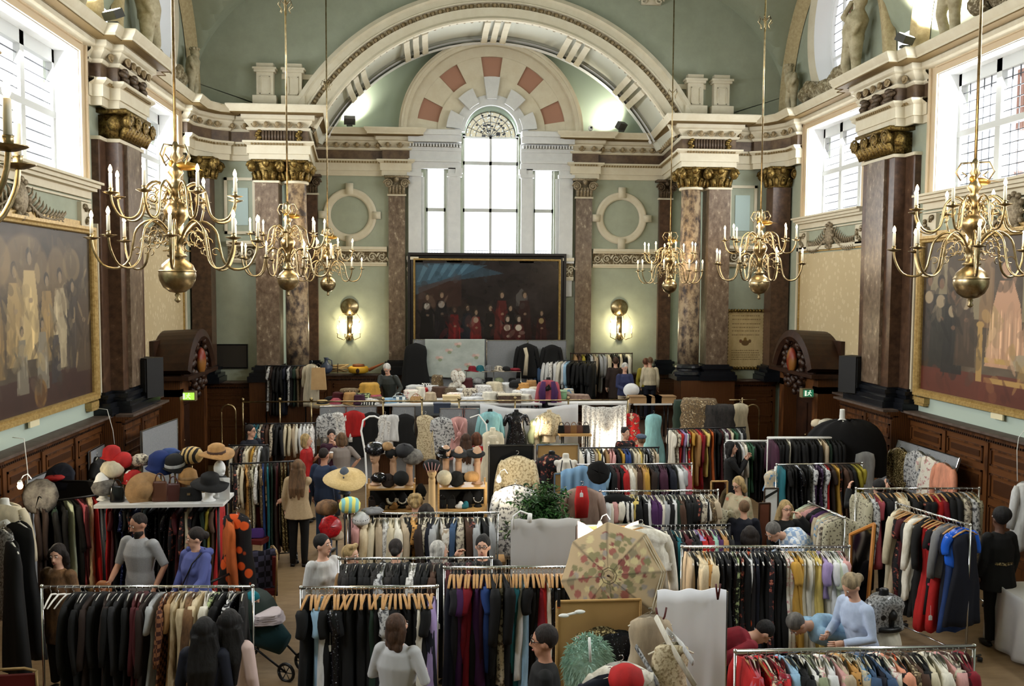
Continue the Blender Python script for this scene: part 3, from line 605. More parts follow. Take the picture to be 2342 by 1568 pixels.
# ---------------------------------------------------------------- oak dado
def dado(name, A, B, top=2.2, nrm=None, step=1.25):
    A = Vector((*A, 0)); B = Vector((*B, 0)); d = (B-A).normalized(); L_ = (B-A).length; n = Vector(nrm).to_3d(); mb = MB(); cut = MB(); den = MB(); ang = math.atan2(d.y, d.x)
    def slab(m_, u0, u1, o0, o1, z0, z1):
        c = A+d*(u0+u1)/2+n*(o0+o1)/2; m_.box((c.x, c.y, (z0+z1)/2), (u1-u0, abs(o1-o0), z1-z0), ang)
    slab(mb, 0, L_, 0, .1, 0, top-.12); slab(mb, 0, L_, 0, .22, top-.08, top-.04); slab(cut, 0, L_, 0, .3, top-.04, top); slab(mb, 0, L_, .0, .16, top-.14, top-.08); slab(mb, 0, L_, 0, .14, 0, .22)
    k = max(1, round(L_/step)); w = L_/k
    for i in range(k):
        u = i*w; slab(mb, u-.05 if i else 0, u+.05, .1, .13, .2, top-.2)
        for z0, z1 in ((.32, 1.0), (1.12, 1.52), (1.64, top-.28)):
            for (a, b, c_, e_) in ((u+.1, u+w-.1, z0, z0+.03), (u+.1, u+w-.1, z1-.03, z1), (u+.1, u+.13, z0, z1), (u+w-.13, u+w-.1, z0, z1)): slab(mb, a, b, .1, .125, c_, e_)
            slab(mb, u+.2, u+w-.2, .1, .115, z0+.09, z1-.09)
    for i in range(int(L_/.06)): slab(den, .02+i*.06, .05+i*.06, .1, .15, top-.18, top-.14)
    o = struct(name, mb, m_wood); struct(name+'_ledge', cut, M('dusty_ledge', (92, 78, 70), .6, c2=(70, 56, 48), scale=6)); struct(name+'_dentils', den, m_woodd)
for s, side in ((-1, 'left'), (1, 'right')):
    dado('trim_dado_'+side, (s*WX, 1.5), (s*WX, 15.95), nrm=(-s, 0, 0)); dado('trim_dado_'+side, (s*(WX-.34), 15.9), (s*(WX-.34), 18.0), nrm=(-s, 0, 0)); dado('trim_dado_'+side, (s*WX, 18.0), (s*WX, 22.3), nrm=(-s, 0, 0))
    MB().bx(s*(WX-.34), s*WX, 15.9, 18, 0, 2.18).build('trim_dado_block_'+side, m_wood, kind='structure')
    MB().bx(s*4.7, s*6.1, DF-.42, DF+.3, 0, 2.1).build('trim_apse_plinth_'+side, m_wood, kind='structure')
    dado('trim_dado_flank_'+side, (s*6.0, DF-.02), (s*7.3, DF-.02), 2.1, (0, -1, 0)); 
    dado('trim_dado_apse_'+side, (s*2.0, DA), (s*5.75, DA), 2.02, (0, -1, 0))
# ---------------------------------------------------------------- stage
SH = .9; SY = 20.0
o = MB().bx(-5.6, 5.6, SY, DA-.1, 0, SH).build('floor_stage', m_woodd, kind='structure')
mb = MB(); mb.bx(-5.6, 5.6, SY-.03, SY, 0, SH); [mb.bx(-5.6+.8*k, -5.54+.8*k, SY-.06, SY-.03, .05, SH-.05) for k in range(15)]; struct('trim_stage_front', mb, m_wood)
# brick building seen outside the big window
b = thing('brick_building', 'red brick building wall seen outside through the big leaded window', 'building', (11, 15, 0))
MB().bx(11, 12, 13.8, 18.6, -2, 9.2).build('wall', M('outside_brick', (190, 150, 140), .9, c2=(170, 120, 108), scale=5, kind='brick'), b, at=(11, 15, 0))
MB().bx(10.95, 11.05, 14.5, 15.2, 6.5, 7.7).build('window', M('outside_window', (120, 130, 150), .2), b, at=(11, 15, 0))
# ---------------------------------------------------------------- chandeliers
WARM = (1, .78, .5)
def chandelier(loc, label, rot=0.0, first=[None], power=26):
    """loc: centre of the globe"""
    gx, gy, gz = loc
    if first[0] is not None:
        r = dup(first[0], loc, rot, label)
    else:
        t = thing('brass_chandelier', label, 'chandelier', loc, rot, 'brass candle chandeliers')
        g = MB().lathe([(0, -.28), (.02, -.27), (.035, -.25), (.015, -.225), (.03, -.2), (.02, -.18), (.08, -.165), (.14, -.12), (.175, -.05), (.185, 0), (.18, .05), (.155, .11), (.1, .16), (.06, .185), (.06, .2)], n=32).build('globe', m_brass, t, True)
        MB().lathe([(.183, .035), (.188, .045), (.182, .055)], n=32).build('seam', m_brass, g, True)
        MB().lathe([(.09, .19), (.1, .21), (.05, .24), (.04, .34), (.085, .4), (.05, .44), (.04, .5), (.07, .54), (.11, .6), (.13, .66), (.1, .72), (.05, .76), (.08, .82), (.1, .88), (.05, .94), (.04, 1.0), (.08, 1.05), (.05, 1.1), (.03, 1.16), (.06, 1.2), (.03, 1.26), (.05, 1.3), (.02, 1.36)], n=16).build('baluster', m_brass, t, True)
        for k in range(8):   # lower tier
            for tier, R_, z0, r0 in ((0, .8, .27, .05), (1, .63, .72, .12)):
                q = 2*PI*k/8 + tier*PI/8; c, s_ = math.cos(q), math.sin(q)
                P = lambda r, z: (r*c, r*s_, z)
                a = MB(); sc = R_/.8
                pts = [P(r0, z0+.06), P(.12*sc, z0+.2*sc), P(.25*sc, z0+.29*sc), P(.38*sc, z0+.2*sc), P(.42*sc, z0+.04*sc), P(.46*sc, z0-.12*sc), P(.56*sc, z0-.2*sc), P(.7*sc, z0-.17*sc), P(.78*sc, z0-.03*sc), P(.8*sc, z0+.08*sc)]
                a.tube(spline(pts, 3), .013, 6, cap=False)
                for cc, rr in (((.2, .12), .07), ((.3, .07), .05), ((.28, .18), .035), ((.12, .03), .05), ((.38, -.02), .035)):
                    a.tube([P((cc[0]+rr*math.cos(u))*sc, z0+(cc[1]+rr*math.sin(u))*sc) for u in [j*PI/5 for j in range(9)]], .006, 4, cap=False)
                arm = a.build('arm', m_brass, t, True)
                x, y, z = P(R_, z0+.08*sc)
                MB().lathe([(.005, 0), (.03, .004), (.075, .022), (.078, .026), (.02, .022), (.022, .06), (.024, .066)], (x, y, z), 14).build('drip_pan', m_brass, arm, True)
                MB().lathe([(.0165, .05), (.0165, .21), (.012, .215)], (x, y, z), 10).build('candle_tube', m_candle, arm, True)
                MB().lathe([(.008, .215), (.017, .235), (.019, .25), (.012, .275), (.002, .295)], (x, y, z), 8).build('candle_bulb', m_bulb, arm, True)
        for k in range(4):
            q = PI/4+k*PI/2; c, s_ = math.cos(q), math.sin(q)
            MB().tube([(.03*c, .03*s_, 1.32), (.14*c, .14*s_, 1.32), (.19*c, .19*s_, 1.22), (.14*c, .14*s_, 1.13), (.08*c, .08*s_, 1.18), (.13*c, .13*s_, 1.22)], .01, 5).build('top_scroll', m_brass, t, True)
        # gilt bird under the rod
        b = MB().ell((.1, 0, 1.12), (.13, .06, .045)).ell((-.03, 0, 1.14), (.04, .035, .04)).add([(.1, .05, 1.12), (.26, .16, 1.1), (.14, .03, 1.14), (.1, -.05, 1.12), (.26, -.16, 1.1), (.14, -.03, 1.14)], [(0, 1, 2), (3, 4, 5)])
        b.build('bird_finial', M('gilt_bird', (184, 140, 66), .35, .8), t, True)
        MB().tube([(0, 0, 1.34), (0, 0, 7.6)], .016, 8).build('rod', m_brass, t, True)
        for z in (4.7,):
            kn = MB(); [kn.tube([(.02*math.cos(q), .02*math.sin(q), z+.02), (.1*math.cos(q), .1*math.sin(q), z+.1), (.13*math.cos(q), .13*math.sin(q), z-.0), (.07*math.cos(q), .07*math.sin(q), z-.06), (.09*math.cos(q), .09*math.sin(q), z-.12)], .008, 4) for q in [k*PI/3 for k in range(6)]]; kn.build('rod_knot', m_brass, t, True)
        first[0] = t; r = t
    for dz, rr in ((.5, .5),):
        for k in range(2): point('candle_light', (gx+rr*math.cos(PI*k+.6), gy+rr*math.sin(PI*k+.6), gz+.62+.3*k), power, WARM, .25)
    return r
chandelier((-4.2, 9.46, 4.55), 'large many-armed brass chandelier before the second left window, nearest complete one on that side', .2)
chandelier((-4.12, 15.9, 4.55), 'brass chandelier hanging in front of the marble column pair, middle of the left row', .5)
chandelier((-4.12, 21.7, 4.5), 'brass chandelier nearest the left roundel, smallest and farthest of the left row', .1)
chandelier((4.22, 21.7, 4.5), 'brass chandelier before the column beside the right roundel, farthest of the right row', .35)
chandelier((4.35, 15.9, 4.53), 'brass chandelier above the framed scroll board, middle of the right row', .0)
chandelier((4.38, 9.46, 4.53), 'large brass chandelier before the right throne painting, nearest of the right row', .3)
chandelier((-4.06, 3.8, 4.63), 'brass chandelier cut by the left edge, only its candle arm and pan showing', -.03)
# ---------------------------------------------------------------- wall sconces
for i, (px, lab) in enumerate(((800, 'brass wall sconce glowing on the sage wall below the left roundel'), (1416, 'brass wall sconce glowing on the sage wall below the right roundel'))):
    c = PY(px, 745, DA); c[1] = DA; y = DA
    t = thing('wall_sconce', lab, 'wall light', tuple(c), 0, 'brass wall sconces')
    MB().lathe([(0, 0), (.2, .01), (.24, .04), (.17, .07), (.1, .09), (0, .1)], n=24)
    d = MB(); n = 24
    for r, yy in ((0, -.1), (.12, -.08), (.17, -.05), (.24, -.03), (.25, 0)): d.v += [(r*math.cos(2*PI*k/n), yy, .52+r*math.sin(2*PI*k/n)) for k in range(n)]
    d.f += [(i_*n+k, i_*n+(k+1) % n, (i_+1)*n+(k+1) % n, (i_+1)*n+k) for i_ in range(4) for k in range(n)]; d.build('embossed_disc', m_brass, t, True)
    a = MB(); a.box((0, -.02, 0), (.14, .04, .5)); a.ell((0, -.06, -.3), (.09, .06, .12)); a.build('back_plate', m_brass, t, True)
    for dx in (-.24, -.08, .08, .24):
        arm = MB().tube([(0, -.05, -.2), (dx*.6, -.22, -.38), (dx*1.3, -.3, -.3), (dx*1.25, -.3, -.18)], .012, 6).tube([(0, -.05, .3), (dx*.8, -.12, .36), (dx*1.3, -.14, .2), (dx*1.1, -.12, .1)], .008, 5).build('arm', m_brass, t, True)
        MB().lathe([(.04, -.2), (.045, -.19), (.014, -.18), (.014, -.06)], (dx*1.25, -.3, 0), 10).build('candle_tube', m_candle, arm, True)
        MB().lathe([(.01, -.06), (.018, -.03), (.002, .03)], (dx*1.25, -.3, 0), 8).build('candle_bulb', m_bulb, arm, True)
    point('sconce_light', (c[0], DA-.32, c[2]), 42, (1, .86, .55), .06)
# ---------------------------------------------------------------- floodlights on the cornice
def flood(loc, aim, label, power, lens=True, col=(1, .93, .78), spot=2.1):
    t = thing('floodlight', label, 'floodlight', loc, 0, 'cornice floodlights')
    d = (Vector(aim)-Vector(loc)).normalized(); R3 = d.to_track_quat('Y', 'Z').to_matrix(); h = MB()
    h.v = []; b = MB().box((0, 0, .12), (.3, .14, .2)); b.v = [tuple(R3@(Vector(p)-Vector((0, 0, .12)))+Vector((0, 0, .16))) for p in b.v]; b.build('housing', M('lamp_housing', (60, 60, 58), .5), t)
    g = MB().box((0, .075, 0), (.26, .01, .16)); g.v = [tuple(R3@Vector(p)+Vector((0, 0, .16))) for p in g.v]; g.build('lens', M('flood_lens', (255, 246, 220), .4, emit=12), t)
    MB().box((0, 0, .02), (.16, .1, .04)).build('bracket', M('lamp_housing', (60, 60, 58)), t)
    l = bpy.data.lights.new('flood_beam', 'SPOT'); l.energy = power; l.color = col; l.spot_size = spot; l.spot_blend = .6; l.shadow_soft_size = .08
    o = bpy.data.objects.new('flood_beam', l); COL.objects.link(o); o.location = Vector(loc)+Vector((0, 0, .18))+d*.2; o.rotation_euler = d.to_track_quat('-Z', 'Y').to_euler()
p = PY(800, 275, DA-.4); flood((p[0], DA-.45, 8.78), (p[0]-.1, DA+.3, 9.6), 'floodlight on the apse cornice washing the wall, beside the left foot of the arch', 170, spot=2.4)
p = PY(1420, 287, DA-.4); flood((p[0], DA-.45, 8.78), (p[0]-.6, DA+.3, 9.5), 'floodlight on the apse cornice washing the wall, beside the right foot of the arch', 120, spot=2.4)
flood((-WX+.45, 15.9, 8.85), (-WX, 15.2, 10.4), 'glaring floodlight on the cornice above the left marble pier', 1300, spot=2.6)
flood((WX-.45, 15.9, 8.85), (WX, 15.1, 10.4), 'glaring floodlight on the cornice above the right marble pier', 1300, spot=2.6)
for (x, y, lab) in ((762, 283, 'small round camera on the apse cornice beside the left floodlight'), (1351, 285, 'small box camera on the apse cornice beside the inner arch')):
    p = PY(x, y, DA-.3); t = thing('security_camera', lab, 'camera', (p[0], DA-.3, 8.77))
    MB().ell((0, 0, .12), (.07, .09, .07)).build('body', m_white, t, True); MB().box((0, .02, .03), (.05, .05, .06)).build('mount', m_lead, t); MB().tube([(0, -.09, .12), (0, -.1, .12)], .03, 12).build('lens', m_blackm, t)
# cable block on the right cornice
tag(MB().bx(6.85, 7.0, 16.6, 17.5, 8.77, 8.86).build('junction_box', M('grey_box', (150, 156, 140), .6)), 'long grey junction box lying on the cornice above the right marble pier', 'electrical box')
# ---------------------------------------------------------------- painter
class Canvas:
    dim = .92
    def __init__(s, nx, ny, base, amp=14, seed=1, vs=(3, 1)):
        r = np.random.RandomState(seed); s.nx, s.ny = nx, ny; s.a = np.ones((ny, nx, 3))*np.array(base, float)
        for oc, am in ((6, 1.), (14, .8), (40, .5)):
            g = r.randn(max(2, oc//vs[1]), max(2, oc*vs[0]//3)); yy = np.linspace(0, g.shape[0]-1.001, ny); xx = np.linspace(0, g.shape[1]-1.001, nx)
            y0 = yy.astype(int); x0 = xx.astype(int); fy = (yy-y0)[:, None]; fx = (xx-x0)[None]
            n = g[y0][:, x0]*(1-fy)*(1-fx)+g[y0+1][:, x0]*fy*(1-fx)+g[y0][:, x0+1]*(1-fy)*fx+g[y0+1][:, x0+1]*fy*fx
            s.a += n[..., None]*amp*am
        s.X, s.Y = np.meshgrid(np.linspace(0, 1, nx), np.linspace(0, 1, ny)); s.r = r
    def ell(s, cx, cy, rx, ry, c, al=.9, rot=0):
        dx, dy = s.X-cx, s.Y-cy; co, si = math.cos(rot), math.sin(rot); d = ((dx*co+dy*si)/rx)**2+((-dx*si+dy*co)/ry)**2
        m = np.clip((1.15-d)*4, 0, 1)[..., None]*al; s.a = s.a*(1-m)+np.array(c, float)*m; return s
    def poly(s, pts, c, al=.9):
        m = np.zeros_like(s.X, bool); j = len(pts)-1
        for i in range(len(pts)):
            (xi, yi), (xj, yj) = pts[i], pts[j]; cond = ((yi > s.Y) != (yj > s.Y)); xx = (xj-xi)*(s.Y-yi)/((yj-yi) or 1e-9)+xi; m ^= cond & (s.X < xx); j = i
        m = m[..., None]*al; s.a = s.a*(1-m)+np.array(c, float)*m; return s
    def figure(s, x, y0, h, robe, head=(170, 140, 115), light=None, asp=1.):
        w = h*.16*asp; head = tuple(np.array(head)*.8); s.poly([(x-w, y0), (x+w, y0), (x+w*.8, y0+h*.55), (x+w*.55, y0+h*.8), (x-w*.55, y0+h*.8), (x-w*.8, y0+h*.55)], robe)
        for k in range(5): q = s.r.uniform(-.8, .8); s.ell(x+q*w, y0+h*s.r.uniform(.15, .5), w*.12, h*.2, np.array(robe)*s.r.uniform(.6, 1.5), .6)
        if light: s.ell(x, y0+h*.72, w*.4, h*.07, light, .9)
        s.ell(x-w*.7, y0+h*.5, w*.18, h*.16, np.array(robe)*.7, .8, .4); s.ell(x+w*.1, y0+h*.53, w*.2, h*.025, head, .8)
        s.ell(x, y0+h*.93, w*.33, h*.075, np.array(head)*.35, .95); s.ell(x+w*.06, y0+h*.905, w*.22, h*.058, head, .95); return s
    def weather(s, n, a=.55):
        for k in range(n):
            x, y = s.r.rand(), s.r.rand(); c = s.a[int(min(.999, max(0, y+s.r.uniform(-.06, .06)))*s.ny), int(min(.999, max(0, x+s.r.uniform(-.04, .04)))*s.nx)]*s.r.uniform(.75, 1.15); s.ell(x, y, s.r.uniform(.006, .025), s.r.uniform(.02, .07), c, a, s.r.uniform(-.5, .5))
        return s
    def build(s, name, P00, P10, P11, P01, parent, rough=.4, bulge=0):
        mb = MB(); P = [np.array(q, float) for q in (P00, P10, P11, P01)]
        U = s.X[..., None]; V = s.Y[..., None]; G = P[0]*(1-U)*(1-V)+P[1]*U*(1-V)+P[2]*U*V+P[3]*(1-U)*V
        mb.v = [tuple(q) for q in G.reshape(-1, 3)]; n = s.nx
        mb.f = [(j*n+i, j*n+i+1, (j+1)*n+i+1, (j+1)*n+i) for j in range(s.ny-1) for i in range(n-1)]
        c = np.clip(s.a.reshape(-1, 3)*s.dim, 0, 255)/255; c = np.where(c <= .04045, c/12.92, ((c+.055)/1.055)**2.4)
        return mb.build(name, VC(rough), parent, True, col=c)
def frame3(t, A, B, C_, D, w, dpt, n, mat, name='frame'):
    """picture frame around the quad A B C D lying on a wall with inward normal n (local coordinates)"""
    mb = MB(); Q = [Vector(q) for q in (A, B, C_, D)]; ctr = sum(Q, Vector())/4; n = Vector(n)
    prof = [(-w, 0), (-w, dpt), (-w*.6, dpt), (-w*.4, dpt*.6), (-w*.1, dpt*.75), (0, dpt*.4), (0, 0)]; k = len(prof)
    ex = (Q[1]-Q[0]).normalized(); ez = (Q[3]-Q[0]).normalized()
    for q, (a, b) in zip(Q, ((-1, -1), (1, -1), (1, 1), (-1, 1))):
        for o, z in prof: mb.v.append(tuple(q+(ex*a+ez*b)*(-o)+n*z))
    mb.f = [(i*k+j, i*k+(j+1) % k, ((i+1) % 4)*k+(j+1) % k, ((i+1) % 4)*k+j) for i in range(4) for j in range(k)]
    return fixn(mb.build(name, mat, t))
# central painting of a dim group of people in an interior
x0, x1 = PY(950, 690, DA-.2)[0], PY(1277, 690, DA-.2)[0]; z1, z0 = PY(1110, 596, DA-.2)[2], PY(1110, 782, DA-.2)[2]; z0 -= .25
cv = Canvas(260, 150, (38, 30, 30), 5, 3)
cv.poly([(0, .95), (.0, .62), (.5, .95)], (74, 104, 122), .55); cv.poly([(.0, .97), (.36, .97), (.62, .86), (.0, .72)], (60, 96, 118), .5)  # blue-tinted glare over the upper canvas, painted into its colours
for k in range(5): cv.poly([(.06+.07*k, .96), (.1+.07*k, .96), (.03+.07*k, .76+.02*k), (.01+.07*k, .76+.02*k)], (110, 150, 170), .4)
cv.poly([(.02, .7), (.32, .85), (.32, .5), (.02, .45)], (70, 42, 34), .5); cv.poly([(.7, .62), (.74, .7), (.78, .62), (.78, .5), (.7, .5)], (92, 88, 84), .7)
for (x, h, rb, lt) in ((.08, .52, (22, 18, 20), (176, 170, 160)), (.18, .55, (24, 20, 24), (150, 140, 130)), (.27, .48, (96, 24, 26), None), (.36, .5, (26, 28, 36), None), (.42, .45, (100, 28, 28), (160, 140, 120)), (.52, .5, (28, 22, 22), None), (.6, .55, (80, 30, 28), None), (.66, .5, (26, 20, 20), None), (.76, .55, (46, 26, 24), None), (.88, .44, (54, 26, 24), (150, 130, 90))): cv.figure(x, .02+(.1 if h > .5 else 0), h, rb, light=lt, asp=.62)
for x in (.64, .72): cv.figure(x, -.1, .5, (70, 30, 28), (206, 180, 158), (206, 196, 176), asp=.7)
cv.weather(160, .4)
t = thing('group_painting', 'huge dark painting of robed figures in a dim interior, below the bright apse window', 'painting', ((x0+x1)/2, DA-.2, z0))
o_ = np.array([(x0+x1)/2, DA-.2, z0]); q = [(x0-o_[0], 0, 0), (x1-o_[0], 0, 0), (x1-o_[0], 0, z1-z0), (x0-o_[0], 0, z1-z0)]
cv.build('canvas', *q, t, .22)
frame3(t, *q, .05, .08, (0, -1, 0), m_gold, 'gilt_slip'); frame3(t, *[(p[0]*1.025, .04, p[2]+(.05 if p[2] > 0 else -.05)) for p in q], .16, .1, (0, -1, 0), M('black_frame', (24, 20, 20), .4))
# side wall paintings
def side_paint(s, cv, label):
    yA, yB = 11.0, 15.72; z0, z1 = 2.62, 5.3; t = thing('wall_painting', label, 'painting', (s*(WX-.03), (yA+yB)/2, z0)); ym = (yA+yB)/2
    ys = (yA, yB) if s < 0 else (yB, yA)
    q = [(0, ys[0]-ym, 0), (0, ys[1]-ym, 0), (0, ys[1]-ym, z1-z0), (0, ys[0]-ym, z1-z0)]; cv.build('canvas', *q, t, .5)
    frame3(t, *q, .12, .09, (-s, 0, 0), m_gold)
    for y in (yA+.12, yB-.12): MB().box((-s*.03, y-ym, -.2), (.12, .34, .1)).box((-s*.04, y-ym, -.27), (.1, .3, .05)).build('frame_foot', m_gold, t)
    MB().box((-s*.05, 0, -.17), (.03, .3, .1)).build('brass_caption_plate', M('caption_plate', (226, 216, 180), .4), t)
cv = Canvas(300, 190, (62, 50, 36), 9, 5, (2, 1))
cv.poly([(0, 0), (1, 0), (1, .2), (0, .16)], (58, 34, 28), .9)
for x, y, rx, ry in ((.5, .75, .16, .2), (.3, .8, .1, .14), (.72, .7, .08, .2), (.12, .82, .1, .1)): cv.ell(x, y, rx, ry, (150, 124, 84), .5)
for x, y in ((.2, .86), (.84, .8)): cv.ell(x, y, .07, .1, (128, 106, 72), .7); cv.ell(x, y, .045, .07, (92, 76, 52), .8)
for (x, y, h, rb) in ((.08, .12, .5, (104, 84, 52)), (.2, .1, .58, (110, 82, 48)), (.3, .2, .5, (124, 100, 62)), (.42, .25, .55, (170, 142, 92)), (.52, .28, .6, (194, 168, 116)), (.64, .25, .5, (150, 122, 76)), (.74, .2, .58, (176, 160, 128)), (.84, .18, .54, (66, 56, 48)), (.93, .15, .6, (78, 62, 46)), (.46, .1, .36, (120, 112, 96)), (.6, .1, .4, (128, 120, 104)), (.7, .12, .34, (56, 50, 50))): cv.figure(x, y, h, rb, (176, 150, 116), asp=.7)
cv.ell(.58, .08, .045, .08, (120, 88, 48), .95); cv.ell(.58, .08, .03, .06, (90, 60, 30), .95)
for k in range(60): cv.ell(cv.r.rand(), cv.r.uniform(.2, .9), .008, cv.r.uniform(.02, .07), np.array((190, 164, 120))*cv.r.uniform(.4, 1.1), .5, cv.r.uniform(-.5, .5))
cv.weather(230, .45); side_paint(-1, cv, 'large brown and ochre painting of a standing crowd on the left wall')
cv = Canvas(300, 190, (72, 58, 42), 9, 8, (2, 1))
cv.poly([(0, 0), (1, 0), (1, .18), (0, .16)], (98, 44, 32), .85)
for k in range(4): cv.poly([(.05+.27*k, .9), (.16+.27*k, .9), (.16+.27*k, .5), (.05+.27*k, .5)], (176, 164, 130), .6)
cv.poly([(.36, .9), (.44, .9), (.44, .45), (.36, .45)], (130, 98, 66), .8); cv.poly([(.64, .9), (.7, .9), (.7, .45), (.64, .45)], (130, 98, 66), .8)
for (x, y, h, rb) in ((.04, .2, .6, (52, 44, 40)), (.12, .16, .62, (40, 38, 34)), (.2, .14, .56, (34, 32, 30)), (.28, .2, .55, (66, 52, 40)), (.78, .2, .55, (46, 40, 36)), (.86, .15, .6, (36, 32, 34)), (.94, .12, .62, (50, 38, 34))): cv.figure(x, y, h, rb, (150, 112, 84), (170, 150, 120), asp=.75)
cv.poly([(.4, .22), (.62, .22), (.58, .6), (.54, .74), (.47, .74), (.44, .6)], (196, 150, 118), .95); cv.poly([(.44, .6), (.4, .3), (.5, .5)], (170, 140, 96), .8); cv.ell(.5, .8, .025, .05, (190, 150, 120), .95)
for k in range(14): cv.ell(.41+.015*k, .4, .004, .16, np.array((214, 176, 140))*(.7+.3*(k % 3)), .6)
for x in (.37, .64): cv.poly([(x-.018, .12), (x+.018, .12), (x+.014, .46), (x-.014, .46)], (176, 140, 82), .95); cv.ell(x, .47, .022, .02, (176, 140, 82), .95)
cv.poly([(.4, .24), (.62, .24), (.62, .27), (.4, .27)], (186, 150, 86), .95); cv.poly([(.4, .12), (.64, .12), (.64, .15), (.4, .15)], (186, 150, 86), .9); cv.poly([(.54, .22), (.66, .2), (.66, .32), (.54, .3)], (160, 146, 120), .9)
cv.weather(260, .5); side_paint(1, cv, 'large painting on the right wall with a seated figure in pale rose robes between posts')
# framed scroll board and dark plaque on the flank walls
a = PY(1706, 775, DF-.05); x0, x1 = PY(1662, 775, DF-.05)[0], PY(1748, 775, DF-.05)[0]; z1, z0 = PY(1706, 710, DF)[2], PY(1706, 841, DF)[2]
t = thing('illuminated_scroll', 'framed parchment board of handwritten lines with a small crest, beside the right marble pier', 'framed scroll', ((x0+x1)/2, DF-.03, z0)); w = (x1-x0)/2; h = z1-z0
cv = Canvas(90, 130, (190, 168, 124), 5, 9); cv.dim = 1
for z in (.9, .84, .76, .7, .64, .57, .3, .26, .22, .18, .14):
    x = .14
    while x < .86: l = cv.r.uniform(.02, .06); cv.poly([(x, z), (x+l, z), (x+l, z+.016), (x, z+.016)], (104, 82, 50), .7); x += l+.015
cv.ell(.5, .44, .1, .05, (92, 66, 36)); cv.ell(.5, .5, .04, .035, (120, 92, 40)); cv.ell(.62, .47, .04, .03, (96, 70, 40)); cv.ell(.38, .47, .04, .03, (100, 60, 36))
q = [(-w, 0, 0), (w, 0, 0), (w, 0, h), (-w, 0, h)]; cv.build('parchment', *q, t, .6)
fr = MB(); 
for k in range(18): z = h*(k+.5)/18; [fr.ell((x, -.03, z), (.045, .04, h/34)) for x in (-w, w)]
for k in range(12): x = -w+2*w*(k+.5)/12; [fr.ell((x, -.03, z), (w/11, .04, .045)) for z in (0, h)]
fr.build('twisted_frame', m_gilt, t, True)
x0, x1 = PY(493, 814, DF)[0], PY(565, 814, DF)[0]; z1, z0 = PY(530, 789, DF)[2], PY(530, 839, DF)[2]
t = thing('wall_plaque', 'plain dark rectangular plaque on the sage wall between marble shafts', 'plaque', ((x0+x1)/2, DF-.02, z0)); w = (x1-x0)/2; h = z1-z0
MB().bx(-w, w, -.03, 0, 0, h).build('board', M('plaque_dark', (48, 44, 40), .5), t); frame3(t, (-w, 0, 0), (w, 0, 0), (w, 0, h), (-w, 0, h), .03, .05, (0, -1, 0), m_blackm)
